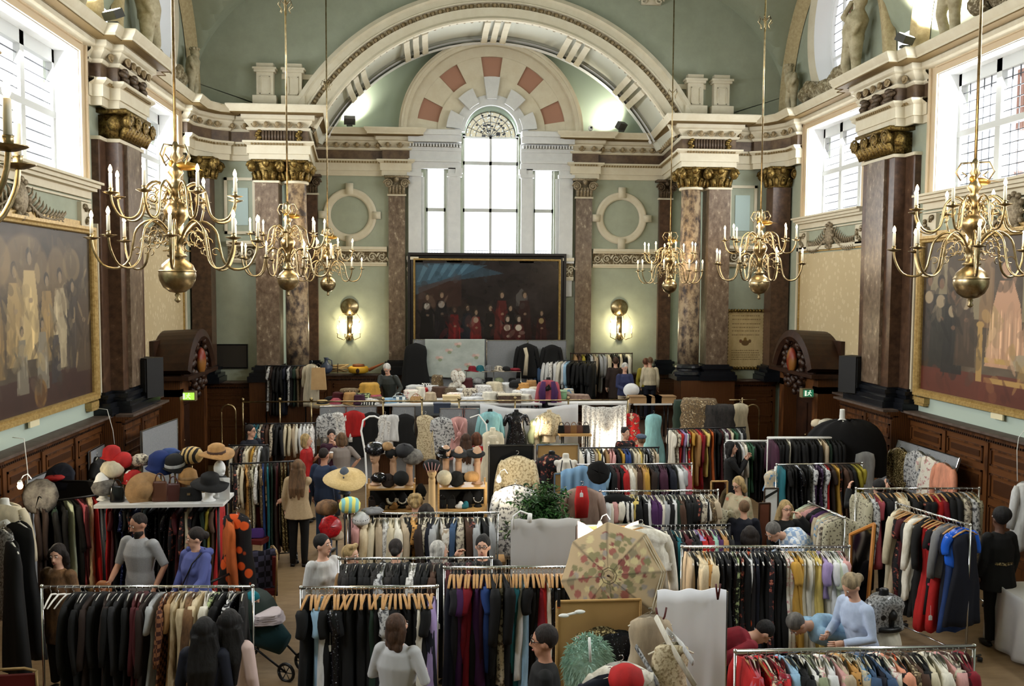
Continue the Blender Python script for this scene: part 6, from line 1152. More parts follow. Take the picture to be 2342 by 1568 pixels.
# ---------------------------------------------------------------- helpers for goods on display
def hf(px, py, Y, f, kind, label, L=None, hs='padded', rz=PI/2, X=None, cat=None, wide=1., thick=.06, sleeves=None, hlab=None):
    """a garment hung to face the camera (or with rz along a wall)"""
    P = PX(px, py, X) if X is not None else PY(px, py, Y); P = np.array(P)
    if hs: h = thing('clothes_hanger', hlab or ('%s hanger holding the %s' % (HN[hs], ' '.join(label.split()[:8]))), 'hanger', tuple(P), rz, 'hangers of displayed clothes'); hanger_parts(h, hs)
    g = thing({'gown': 'long_gown', 'top': 'sleeveless_top'}.get(kind, kind), label, cat or kind, (P[0], P[1], P[2]-.012 if hs else P[2]), rz); garment(g, f, kind, L, rnd, thick, sleeves, front=True, wide=wide, hashang=bool(hs)); return g
def head_stand(P, mat, label, rz=0, h=.36, tall=0):
    t = thing('hat_display_form', label, 'mannequin head', tuple(P), rz, 'mannequin heads'); z = tall
    b = MB().lathe([(.085, 0), (.085, .015), (.05, .03), (.045, .08+z), (.05, .12+z), (.04, .16+z)], n=14).ell((0, -.01, .25+z), (.068, .085, .105), 14, 10).ell((0, -.03, .2+z), (.05, .055, .06), 10, 8)
    b.tube([(0, -.085, .26+z), (0, -.108, .23+z), (0, -.09, .22+z)], [.01, .014, .01], 6); remesh(b.build('head_form', mat, t, True), .011, 1); MB().tube([(-.02, -.083, .19+z), (.02, -.083, .19+z)], .005, 5).build('lips', mat, t, True); return t
def hat(P, kind, fabric, label, rz=0, s=1., tilt=0, band=None):
    m_ = FB[fabric] if fabric in FB else fabric; t = thing('hat', label, 'hat', tuple(P), rz); t.rotation_euler = (tilt, 0, rz); t.scale = (s,)*3
    pr = dict(cloche=[(.125, -.02), (.13, -.01), (.105, .01), (.1, .05), (.09, .1), (.05, .13), (0, .138)], brim=[(.2, -.01), (.205, 0), (.11, .012), (.1, .03), (.095, .09), (.06, .115), (0, .118)], wide=[(.29, -.03), (.295, -.02), (.12, .012), (.1, .02), (.09, .08), (.05, .1), (0, .1)], fur=[(.1, -.03), (.13, 0), (.135, .05), (.11, .1), (.06, .125), (0, .13)], beret=[(.09, -.01), (.13, .01), (.14, .03), (.11, .05), (0, .06)], boater=[(.16, 0), (.165, .008), (.1, .012), (.098, .075), (.085, .08), (0, .08)], top=[(.14, 0), (.145, .012), (.1, .015), (.085, .07), (.1, .12), (.09, .125), (0, .125)], turban=[(.09, -.03), (.115, .01), (.12, .06), (.09, .11), (.04, .13), (0, .13)], cap=[(.1, -.02), (.108, .02), (.095, .07), (.05, .1), (0, .105)])[kind]
    b = MB(); n = 24; b.lathe([(r, z) for r, z in pr], n=n)
    if 'fur' in str(fabric) or kind in ('fur', 'beret'): b.v = [(x+rnd.uniform(-.006, .006), y+rnd.uniform(-.006, .006), z+rnd.uniform(-.004, .004)) for x, y, z in b.v]
    if kind in ('cloche', 'brim', 'wide'): b.v = [(x, y, z+(.02*math.sin(2*math.atan2(y, x)) if math.hypot(x, y) > .11 else 0)) for x, y, z in b.v]
    b.build('crown', m_, t, True)
    if band: MB().lathe([(.106, .012), (.107, .015), (.102, .045), (.1, .046)], n=20).build('hat_band', FB[band], t, True)
    return t
def bust(px, py, Y, label, mat=None, fabric=None, kind='blouse', L=None, rz=0, neck=True, floor=0, gl=None, sleeves=None, arms=None):
    """dressmaker's bust with its neck top at the pixel; the garment on it is its own thing"""
    P = PY(px, py, Y); z = P[2]; t = thing('mannequin_torso', label, 'mannequin', (P[0], P[1], floor), rz, 'display mannequins'); h = z-floor; m_ = mat or m_whitepl
    b = MB().tube([(0, 0, h-.72), (0, 0, h-.55), (0, 0, h-.42), (0, -.01, h-.25), (0, 0, h-.13), (0, 0, h-.08), (0, 0, h)], [.15, .155, .12, .145, .14, .055, .05], 16, flat=.68)
    for s in (-1, 1): b.ell((s*.14, 0, h-.15), (.05, .05, .05), 8, 6)
    for s in (-1, 1): b.ell((s*.06, -.08, h-.27), (.055, .045, .055), 8, 6)
    remesh(b.build('torso', m_, t, True), .013, 1)
    if h > .9: MB().tube([(0, 0, .02), (0, 0, h-.68)], .014, 8).lathe([(.16, 0), (.16, .02), (.03, .04)], n=16).build('stand', m_blackm, t, True)
    if fabric:
        g = thing({'gown': 'long_gown'}.get(kind, kind), gl, kind, (P[0], P[1], P[2]-.01), rz+PI/2); garment(g, fabric, kind, L, rnd, .115, sleeves, front=True, hashang=True)
    return t
def board(corners, label, mat, frame=None, name='display_board', th=.03, cat='display board', fm=None):
    """corners: four 3d points, bottom first, anticlockwise as seen"""
    Q = [Vector(c) for c in corners]; c0 = (Q[0]+Q[1])/2; t = thing(name, label, cat, tuple(c0)); n = (Q[1]-Q[0]).cross(Q[3]-Q[0]).normalized()
    MB().prism([q-c0 for q in Q], (0, 0, 0), -n*th).build('panel', mat, t)
    if frame:
        q = [x-c0 for x in Q]; b = MB(); 
        for i in range(4): b.tube([q[i]+n*.003, q[(i+1) % 4]+n*.003], frame, 6)
        b.build('frame', fm or m_chrome, t)
    return t
def rectY(x0, y0, x1, y1, Y, zb=None):
    a, b, c, d = PY(x0, y1, Y), PY(x1, y1, Y), PY(x1, y0, Y), PY(x0, y0, Y); a[2] = b[2] = (a[2]+b[2])/2 if zb is None else zb; c[2] = d[2] = (c[2]+d[2])/2; d[0] = a[0]; c[0] = b[0]
    return [a, b, c, d]
def heap(P, w, d, h, mat, label, cat, seed=1, name='folded_cloth', n=26, layers=5):
    r = random.Random(seed); b = MB(); rows = layers*2
    for i in range(rows+1):
        u = i/rows; k = 1-.25*u+(.05 if i % 2 else -.02)
        for j in range(n):
            q = 2*PI*j/n; a = abs(math.cos(q))**.6*math.copysign(1, math.cos(q)); c = abs(math.sin(q))**.6*math.copysign(1, math.sin(q)); b.v.append((a*w/2*k*r.uniform(.95, 1.03), c*d/2*k*r.uniform(.95, 1.03), h*u+(r.uniform(-.008, .008) if 0 < i else 0)))
    b.f = [(i*n+j, i*n+(j+1) % n, (i+1)*n+(j+1) % n, (i+1)*n+j) for i in range(rows) for j in range(n)]+[tuple(range(n))[::-1], tuple(rows*n+j for j in range(n))]
    o = b.build(name, mat, None, True); o.location = tuple(P); o.rotation_euler = (0, 0, r.uniform(-.4, .4)); return tag(o, label, cat)
def drape(x0, x1, y, ztop, zbot, mat, label, name='draped_sheet', nf=7, amp=.03, cat='sheet', sag=.05, seed=1, y1=None):
    b = MB(); nx, nz = 60, 14; r = random.Random(seed); ph = r.uniform(0, 6); y1 = y if y1 is None else y1
    for side in (0, 1):
        for j in range(nz+1):
            for i in range(nx+1):
                u, v = i/nx, j/nz; b.v.append((x0+(x1-x0)*u, y+(y1-y)*u-amp*(.3+v)*(.5+.5*math.sin(u*nf*2*PI+ph+1.5*v))+side*.012, ztop-sag*math.sin(PI*u)*(1-v)+(zbot-ztop)*v+.01*math.sin(u*17)))
    N = (nx+1)*(nz+1); f = []
    for j in range(nz):
        for i in range(nx): q = j*(nx+1)+i; f += [(q, q+1, q+nx+2, q+nx+1), (N+q, N+q+nx+1, N+q+nx+2, N+q+1)]
    for i in range(nx): f += [(i, N+i, N+i+1, i+1), (nz*(nx+1)+i, nz*(nx+1)+i+1, N+nz*(nx+1)+i+1, N+nz*(nx+1)+i)]
    b.f = f; o = b.build(name, mat, None, True); fixn(o); return tag(o, label, cat)
def bag(P, w, d, h, mat, label, rz=0, handle=True, clasp=False, name='handbag'):
    t = thing(name, label, 'bag', tuple(P), rz); b = MB(); n = 20
    for u, k in ((0, .94), (.1, 1), (.6, .97), (.9, .86), (1, .78)): b.v += [(a*w/2*k, c*d/2*(1 if u < .2 else 1.1-.8*u), h*u) for a, c in superring(n, 1, 1, .5)]
    b.f = [(i*n+j, i*n+(j+1) % n, (i+1)*n+(j+1) % n, (i+1)*n+j) for i in range(4) for j in range(n)]+[tuple(range(n))[::-1], tuple(4*n+j for j in range(n))]; b.build('body', mat, t, True)
    if handle: MB().tube([(w*.3*math.cos(q), 0, h*.95+h*.45*math.sin(q)) for q in [PI*j/10 for j in range(11)]], .008, 6).build('handle', mat, t, True)
    if clasp: MB().box((0, -d*.5, h*.55), (.04, .01, .03)).build('clasp', m_brass, t)
    return t
def boxo(P, w, d, h, mat, label, cat, rz=0, name='storage_box', lid=None):
    t = thing(name, label, cat, tuple(P), rz); MB().box((0, 0, h/2), (w, d, h)).build('body', mat, t)
    MB().box((0, 0, h-.01), (w+.02, d+.02, .03)).build('lid', lid or mat, t); return t
def table(x0, x1, y0, y1, z, label, top=None, zb=0, cloth=None, name='trestle_table'):
    t = thing(name, label, 'table', ((x0+x1)/2, (y0+y1)/2, zb)); w, d = (x1-x0), (y1-y0)
    MB().box((0, 0, z-zb-.02), (w, d, .04)).build('tabletop', top or m_pine, t)
    for a in (-1, 1):
        for b in (-1, 1): MB().tube([(a*(w/2-.08), b*(d/2-.08), 0), (a*(w/2-.08), b*(d/2-.08), z-zb-.04)], .018, 8).build('leg', m_blackm, t, True)
    return t
def lamp(P, label, power=14, col=(1, .88, .65)):
    t = thing('clip_lamp', label, 'lamp', tuple(P), 0, 'clip-on stall lamps'); MB().ell((0, 0, 0), (.032, .032, .038), 10, 8).build('bulb', m_bulb, t, True); MB().lathe([(.03, .03), (.022, .06), (.01, .07)], n=12).build('socket', m_whitepl, t, True); MB().tube([(0, 0, .06), (.03, .02, .12), (.08, .03, .14), (.12, .03, .08)], .006, 6).build('arm', m_whitepl, t, True)
    point('stall_lamp_light', (P[0], P[1]-.06, P[2]-.06), power, col, .03)
m_felt = M('grey_board_felt', (136, 138, 142), .9, c2=(126, 128, 132), scale=30)
m_sheet = M('white_sheet', (214, 214, 216), .85, c2=(204, 204, 208), scale=3)
# ---------------------------------------------------------------- left hat table
Yh = 11.55; zt = 1.76; L_ = PZ(236, 1141, zt); R_ = PZ(520, 1141, zt)
t = table(L_[0], R_[0], 11.15, 11.75, zt, 'raised black table with a white top carrying hats and bags', M('white_tabletop', (206, 206, 204), .5), name='hat_display_table')
def onT(px, dy=0): return np.array([PZ(px, 1141, zt)[0], 11.45+dy, zt])
foam = M('foam_head', (232, 232, 230), .8)
heads = [(238, 0, 'white foam head in profile wearing a dark fur hat', -.9), (497, .05, 'white foam head under the tan bowler hat', .9), (482, -.15, 'white foam head wearing the black floppy hat', .6), (292, .1, 'white foam head hidden under the red cloche', 0), (430, .1, 'white foam head under the tan cloche', 0)]
for px, dy, lab, rz in heads: head_stand(onT(px, dy), foam, lab, rz, tall=.12 if px == 497 else 0)
def hp(px, py, dy=0): return PY(px, py, 11.45+dy)
for px, py, dy, k, f, lab, s, tl, bd in ((240, 1112, 0, 'fur', 'greyfur', 'dark grey fur hat on the white profile head', 1.15, 0, None), (258, 1070, .1, 'turban', 'cream', 'cream knotted turban hat above the dark fur hat', 1.2, .15, None), (256, 1034, .2, 'cloche', 'red', 'bright red domed hat, topmost of the left cluster', 1.1, .1, None), (280, 1046, .18, 'cap', 'red', 'red felt cap beside the topmost red hat', 1.15, .5, None),
 (305, 1092, .1, 'cloche', 'red', 'red cloche hat with a turned-up brim', 1.15, 0, None), (321, 1048, .25, 'cap', 'pattern', 'grey and black patterned cap on a tall stand', 1.1, 0, None), (368, 1056, .2, 'cloche', 'navy', 'deep blue wide felt hat in front of the grey board', 1.5, .2, None), (388, 1040, .3, 'cap', 'blue', 'blue domed hat behind the deep blue felt hat', 1.4, 0, None), (400, 1056, .12, 'cloche', 'black', 'black bowler with a grey band', 1.2, .2, 'lightgrey'),
 (438, 1040, .25, 'turban', 'zebra', 'tall tiger-striped hat behind the banded black bowler', 1.25, 0, None), (495, 1027, .05, 'brim', 'camel', 'tan bowler with a wide rolled brim on the tallest white head', 1.1, .15, 'brown'), (430, 1087, .1, 'cloche', 'camel', 'tan felt cloche with a band, in front of the striped hat', 1.15, 0, 'tan'), (480, 1094, -.15, 'brim', 'black', 'large floppy black hat on the lower white head', 1.15, .3, None), (330, 1110, -.1, 'brim', 'tan', 'tan hat leaning on its brim between the bags', 1.1, 1.2, None)):
    f2 = {'zebra': M('tiger_stripe', (190, 160, 104), .8, c2=(30, 24, 20), scale=6, kind='wave', lo=.5, hi=.58), 'navy': M('royal_felt', (22, 40, 92), .9)}.get(f, f); P_ = hp(px, py+10, dy); hat(P_, k, f2, lab, rnd.uniform(-.3, .3), s, tl, bd)
    if P_[2] > zt+.3 and px not in (495,): tt = thing('hat_stand', 'slim stand under the %s' % lab.split(' on ')[0].split(',')[0], 'hat stand', (P_[0], P_[1], zt), 0, 'slim hat stands'); MB().tube([(0, 0, .01), (0, 0, P_[2]-zt)], .012, 6).build('rod', m_brass, tt, True); MB().lathe([(.07, 0), (.06, .015), (.012, .02)], n=12).build('foot', m_brass, tt, True)
for px, w, h, m_, lab, cl in ((277, .17, .2, FB['patent'], 'glossy black handbag beside the profile head', False), (372, .2, .25, M('brown_leather', (84, 50, 34), .4), 'tall brown leather bag with stitched edge under the blue hat', False), (402, .18, .22, M('maroon_leather', (62, 26, 22), .4), 'dark red-brown leather bag next to the tall brown one', False), (438, .3, .17, FB['black'], 'boxy black bag with a gold clasp', True)): bag(onT(px, -.12), w, .1, h, m_, lab, handle=not cl, clasp=cl)
tag(MB().box((0, 0, .14), (.13, .01, .28)).build('notice_card', m_white), 'white notice card standing at the end of the hat table', 'sign').location = tuple(onT(515, -.1))
g = hf(541, 1162, 10.9, 'orangeprint', 'gown', 'orange and black swirl-print dress on the end of the hat table', 1.15, 'padded', rz=1.2)
hf(524, 1180, 10.95, 'orange', 'coat', 'plain orange coat beside the swirl-print dress', 1.0, None, rz=.4, sleeves=0)
# left wall boards and goods
A, B = PZ(324, 986, 1.95), PZ(405, 957, 1.95); board([(A[0], A[1], 0), (B[0], B[1], 0), tuple(B), tuple(A)], 'pale grey display board leaning on the left dado behind the blue hat', m_felt, .012)
A, B = PZ(62, 1098, 1.7), PZ(122, 1072, 1.7); board([(A[0], A[1], 0), (B[0], B[1], 0), tuple(B), tuple(A)], 'small grey display board against the left dado by the lit bulb', m_felt, .01)
A, B = PZ(206, 1032, 1.7), PZ(250, 1008, 1.7); board([(A[0], A[1], 0), (B[0], B[1], 0), tuple(B), tuple(A)], 'narrow grey board on the left dado behind the red hats', m_felt, .01)
hf(222, 1036, 0, 'black', 'dress', 'black dress hung on the narrow grey board', 1.0, 'padded', rz=.1, X=-6.9)
board([(*PY(95, 1098, 12.3)[:2], 0), (*PY(228, 1102, 12.3)[:2], 0), tuple(PY(228, 1100, 12.3)), tuple(PY(95, 1098, 12.3))], 'black folding screen behind the wall-side coat rack', M('black_screen', (14, 14, 15), .9), .012, fm=m_blackm, name='folding_screen', cat='screen')
hat(PY(125, 1096, 12.2), 'beret', 'red', 'red beret on top of the black screen', 0, .9); hat(PY(140, 1092, 12.4), 'beret', 'navy', 'large navy beret propped behind the red one', 0, 1.4, 1.2); hat(PY(96, 1135, 11.6), 'beret', 'greyfur', 'big grey felt disc hat by the lit bulb', 0, 1.6, 1.3)
bust(10, 1138, 10.2, 'leftmost dress form in a cream satin blouse beside the lit bulb', m_whitepl, 'cream', 'blouse', .6, gl='cream satin blouse on the leftmost dress form')
lamp(PY(46, 1111, 10.9), 'bare glowing bulb clipped to a pole by the left wall', 22)
hf(8, 1195, 9.7, 'silversequin', 'gown', 'silver sequinned dress at the far left edge', 1.0, 'padded', rz=.9); hf(45, 1180, 9.8, 'black', 'gown', 'long black gown next to the silver sequinned dress', 1.5, 'padded', rz=1.0, wide=1.2); hf(28, 1225, 9.3, 'black', 'gown', 'second long black gown below the silver dress', 1.4, 'padded', rz=.7)
for a, b_, lab in (((245, 936), (262, 1015), 'white cable hanging down the left dado to the red hats'), ((55, 1003), (63, 1130), 'white cable hanging down the left dado to the bulb')):
    P0, P1 = PX(*a, -7.1), PX(*b_, -7.0); tag(MB().tube([P0+(-.15, 0, .02), P0, P0*.4+P1*.6+(.02, 0, 0), P1], .006, 6).build('power_cable', m_whitepl, None, True), lab, 'cable')
tag(MB().tube([PX(2342, 985, 7.1), PX(2330, 1000, 7.08), PX(2326, 1030, 7.05), PX(2327, 1100, 7.0)], .006, 6).build('power_cable', m_whitepl, None, True), 'white cable hanging down the right dado above the white dress', 'cable')
def chair(x, y, rz, label, back=M('chair_red', (92, 20, 18), .8)):
    t = thing('banquet_chair', label, 'chair', (x, y, 0), rz); fr = M('chair_gold', (150, 124, 84), .4, .5)
    MB().box((0, 0, .45), (.42, .42, .07)).build('seat', back, t); MB().box((0, .2, .72), (.36, .04, .38)).build('backrest', back, t)
    b = MB(); [b.tube([(s*.21, .2, .42), (s*.2, .23, .95)], .014, 7) for s in (-1, 1)]; b.tube([(-.2, .23, .95), (-.1, .235, .98), (.1, .235, .98), (.2, .23, .95)], .014, 7); b.build('back_frame', fr, t, True)
    for a in (-1, 1):
        for c in (-1, 1): MB().tube([(a*.19, c*.19, .43), (a*.21, c*.22, 0)], .013, 7).build('leg', fr, t, True)
    return t
c = PZ(45, 1490, .96); chair(c[0]+.12, c[1]-.2, .05+PI, 'red and gold chair back at the bottom left corner')
c = PZ(592, 1268, .95); chair(c[0]-.05, c[1]+.1, -1.2, 'red chair with dark plaid cloth over its back, beside the aisle'); drape(c[0]-.28, c[0]+.22, c[1]-.1, 1.0, .38, M('dark_plaid', (26, 26, 38), .9, c2=(70, 70, 92), scale=14, kind='check'), 'dark navy plaid cloth hung over the chair by the aisle', 'plaid_cloth', 2, .02, 'cloth', 0, y1=c[1]+.1)
c = PZ(584, 1160, .95); chair(c[0], c[1], -.3, 'red chair behind the plaid-covered one near the printed dresses'); bag((c[0], c[1]-.05, .49), .3, .16, .14, M('purple_cloth', (70, 40, 110), .8), 'purple cloth bag on the farther red chair', handle=False)
c = PZ(596, 1205, .6); chair(c[0]-.15, c[1], -.6, 'red chair between the two others beside the orange dress')
# stroller with baby
S = PZ(583, 1440, .45); t = thing('stroller', 'dark teal pushchair by the aisle behind the black-haired women', 'pushchair', (S[0], S[1], 0), 1.1)
tealc = M('teal_hood', (20, 56, 62), .8)
b = MB(); n = 12
for i in range(9):
    q = PI*i/8
    for s in (-1, 1): b.v.append((s*.24, .12+.32*math.cos(q)*.9, .56+.3*math.sin(q)))
b.f = [(2*i, 2*i+1, 2*i+3, 2*i+2) for i in range(8)]+[tuple(range(0, 18, 2)), tuple(range(17, 0, -2))]; o = b.build('hood', M('dark_green_hood', (22, 40, 34), .8), t, True)
MB().tube([(0, .3, .75), (0, .12, .5), (0, -.2, .46), (0, -.42, .34)], [.2, .24, .22, .14], 12, flat=.6).build('seat', tealc, t, True)
for x, y, r in ((-.26, .3, .14), (.26, .3, .14), (-.16, -.55, .1), (.16, -.55, .1)):
    w = MB(); [w.tube([(x+dx, y+r*math.cos(q), r+r*math.sin(q)) for q in [j*PI/8 for j in range(17)]], .018, 6) for dx in (0,)]; [w.tube([(x, y, r), (x, y+r*math.cos(q), r+r*math.sin(q))], .006, 4) for q in [j*PI/3 for j in range(6)]]; w.build('wheel', m_blackm, t, True)
b = MB(); [b.tube([(s*.26, .3, .14), (s*.24, .1, .5), (s*.22, .5, 1.0)], .013, 6) for s in (-1, 1)]; [b.tube([(s*.24, .1, .5), (s*.16, -.55, .1)], .013, 6) for s in (-1, 1)]; b.tube([(-.22, .5, 1.0), (.22, .5, 1.0)], .016, 6); b.build('frame', m_blackm, t, True); MB().tube([(-.2, -.2, .62), (0, -.3, .66), (.2, -.2, .62)], .018, 8).build('bumper_bar', m_blackm, t, True)
Rz = Matrix.Rotation(1.1, 3, 'Z'); 
p = thing('person', 'baby in a teal hat under a pale blanket in the pushchair', 'person', tuple(Vector((S[0], S[1], 0))+Rz@Vector((0, .02, .6))), 1.1)
bb = MB().ell((0, .0, .2), (.075, .08, .085)).tube([(0, .02, .14), (0, 0, .02), (0, -.12, -.06)], [.05, .09, .09], 10).tube([(-.07, 0, .08), (-.12, -.1, .02)], [.03, .02], 7).tube([(.07, 0, .08), (.12, -.1, .02)], [.03, .02], 7).tube([(-.05, -.12, -.04), (-.06, -.28, -.08)], [.04, .03], 7).tube([(.05, -.12, -.04), (.06, -.28, -.08)], [.04, .03], 7).ell((0, -.08, .185), (.012, .012, .01), 6, 5)
remesh(bb.build('body', m_skin, p, True), .012, 1); MB().lathe([(.083, .0), (.088, .03), (.075, .07), (.04, .1), (0, .106)], (0, .012, .2), 16).build('teal_cap', M('teal_knit', (22, 110, 124), .9), p, True); [MB().ell((s*.028, -.074, .205), (.008, .005, .008), 6, 5).build('eye', m_eye, p, True) for s in (-1, 1)]
o = heap(Vector((S[0], S[1], 0))+Rz@Vector((0, -.18, .6)), .4, .42, .1, M('pale_blanket', (196, 184, 188), .9), 'pale pink blanket tucked over the baby in the pushchair', 'blanket', 4, 'baby_blanket')
# ---------------------------------------------------------------- stage goods
BR = 20.15
zr = PY(900, 917, BR)[2]
t = thing('brass_railing', 'long brass handrail on ball-topped posts along the front edge of the stage', 'railing', (PY(555, 917, BR)[0], BR, SH)); x0 = PY(555, 917, BR)[0]; x1 = PY(1436, 917, BR)[0]
MB().tube([(0, 0, zr-SH), (x1-x0, 0, zr-SH)], .018, 8).build('handrail', m_brass, t, True)
for px in (555, 640, 712, 876, 965, 1050, 1178, 1300, 1436):
    x = PY(px, 917, BR)[0]-x0; MB().tube([(x, 0, 0), (x, 0, zr-SH)], .02, 8).ell((x, 0, zr-SH+.05), (.04, .04, .045), 10, 8).build('post', m_brass, t, True)
for px, lab in ((522, 'arched brass stair rail beside the left end of the stage'), (1722, 'arched brass stair rail beside the cream top at the right end of the stage')):
    P = PY(px, 925, 19.4); t = thing('stair_rail', lab, 'handrail', (P[0], 19.4, 0)); MB().tube([(-.15, 0, 0), (-.15, 0, P[2]-.15)]+[(.15*math.cos(q), 0, P[2]-.15+.15*math.sin(q)) for q in [PI-j*PI/8 for j in range(9)]]+[(.15, 0, 0)], .018, 8).build('hoop', m_brass, t, True); MB().tube([(-.15, 0, 1.0), (.15, 0, 1.0)], .014, 6).build('crossbar', m_brass, t, True)
# grey boards behind
for a, b, y0, lab in ((946, 1112, 776, 'wide grey display board on the stage behind the rose-printed quilt'), (1113, 1205, 778, 'plain grey display board in the middle of the stage'), (1207, 1294, 778, 'grey display board behind the black jackets on the stage')):
    board(rectY(a, y0, b, 900, 24.5, SH), lab, m_felt, .015)
P0, P1 = PY(972, 775, 24.4), PY(1108, 868, 24.4)
cv = Canvas(90, 60, (176, 184, 178), 5, 12); cv.dim = 1
for (x, y) in ((.55, .86), (.24, .5), (.85, .58), (.55, .2), (.4, .7), (.72, .35)): [cv.ell(x+dx, y+dy, .035, .04, c_, .8) for dx, dy, c_ in ((0, 0, (206, 168, 160)), (.03, .02, (214, 190, 180)), (-.03, .01, (196, 160, 150)), (.01, -.04, (130, 140, 110)))]
t = thing('quilt', 'pale quilt printed with rose sprays hung over the grey stage board', 'quilt', (P0[0], 24.38, P1[2])); w, h = P1[0]-P0[0], P0[2]-P1[2]; o = cv.build('quilt_cloth', (0, 0, .1), (w, 0, 0), (w, 0, h), (0, 0, h), t, .9); s_ = o.modifiers.new('thick', 'SOLIDIFY'); s_.thickness = .02
hf(950, 779, 24.2, 'black', 'cape', 'long black cape hung left of the quilt on the stage', 1.3, 'padded', wide=1.15); hf(1205, 780, 24.2, 'black', 'coat', 'black coat with a pale scarf hung on the stage board', 1.0, 'padded', wide=1.1); hf(1262, 783, 24.2, 'black', 'jacket', 'black buttoned jacket on the stage board, right of the scarfed coat', .62, 'wood')
P = PY(1205, 795, 24.0); tag(MB().tube([(P[0]-.05, 24.02, P[2]), (P[0], 24.0, P[2]-.2), (P[0]-.04, 24.0, P[2]-.75)], [.05, .05, .06], 8, flat=.3).build('silk_scarf', FB['cream'], None, True), 'pale scarf hanging down the front of the black coat', 'scarf')
# wire hat rack
xa, xb = PY(1066, 850, 23.6)[0], PY(1190, 850, 23.6)[0]; zs_ = [PY(1100, y, 23.6)[2] for y in (848, 876)]
t = thing('wire_shelf', 'low wire shelf of hats in front of the grey boards on the stage', 'shelf', ((xa+xb)/2, 23.6, SH)); w = (xb-xa)/2
for z in zs_: MB().box((0, 0, z-SH), (2*w, .35, .02)).build('shelf_board', m_chrome, t)
for x in (-w, 0, w): MB().tube([(x, -.16, 0), (x, -.16, zs_[0]-SH)], .01, 6).build('upright', m_chrome, t, True)
for px, k, f, lab, lv in ((1080, 'brim', 'crimson', 'dark red brimmed hat on the wire shelf', 0), (1098, 'cloche', 'teal', 'sea-blue cloche on the wire shelf', 0), (1118, 'cloche', 'grey', 'grey cloche on the wire shelf', 0), (1140, 'brim', 'pattern', 'patterned hat in the middle of the wire shelf', 0), (1158, 'cap', 'black', 'black cap on the wire shelf', 0), (1178, 'beret', 'crimson', 'crimson beret at the end of the wire shelf', 0), (1118, 'top', 'black', 'black hat with a pale front on the lower wire shelf', 1), (1141, 'turban', 'sage', 'sage turban on the lower wire shelf', 1), (1172, 'brim', 'black', 'large black hat on the lower wire shelf', 1), (1092, 'turban', 'lightgrey', 'light grey draped hat on the lower wire shelf', 1)): 
    P = PY(px, 848, 23.55); hat((P[0], 23.55, zs_[lv]+.02), k, f, lab, 0, 1.05)
# tables with linen
ts = SH+.85
for i, (a, b, yA, yB, lab) in enumerate(((742, 925, 20.5, 21.3, 'left stage table heaped with scarves and hats'), (925, 1240, 20.5, 22.0, 'long stage table covered with white linen'), (930, 1235, 22.05, 23.2, 'rear stage table under the rolled bedding'), (1255, 1445, 20.5, 21.2, 'right stage table by the green round box'), (1450, 1538, 20.4, 20.9, 'small stage table of cardboard boxes at the right'))):
    xa, xb = PY(a, 900, yA)[0], PY(b, 900, yA)[0]; table(xa, xb, yA, yB, ts, lab, M('white_cloth_top', (206, 204, 202), .9), SH)
def st(px, Y, dz=0):
    if px > 880 and Y > 20.5: Y = 20.6+(Y-20.5)*2.6
    return np.array([PY(px, 900, Y)[0], Y, ts+dz])
def stt(px, py, Y): P = PY(px, py, Y); return np.array([P[0], Y, max(P[2], ts)])
hat(st(737, 20.6), 'boater', M('straw', (206, 180, 128), .7, c2=(186, 158, 104), scale=40), 'straw boater with a black band at the left end of the stage table', 0, 1.2, 0, 'black'); hat(st(768, 20.65), 'cap', 'rose', 'bright pink cap beside the straw boater', 0, 1.3); hat(st(802, 20.65), 'brim', M('straw', (206, 180, 128)), 'pale straw brimmed hat between the pink cap and zebra cloth', 0, 1.0); hat(st(755, 21.0), 'cap', 'black', 'black cap behind the pink one on the stage table', 0, 1.3); hat(st(868, 20.7), 'cap', 'darkbrown', 'dark brown hat by the white-haired man', 0, 1.2); hat(st(790, 21.0), 'cap', 'crimson', 'crimson cap behind the straw brimmed hat', 0, 1.2)
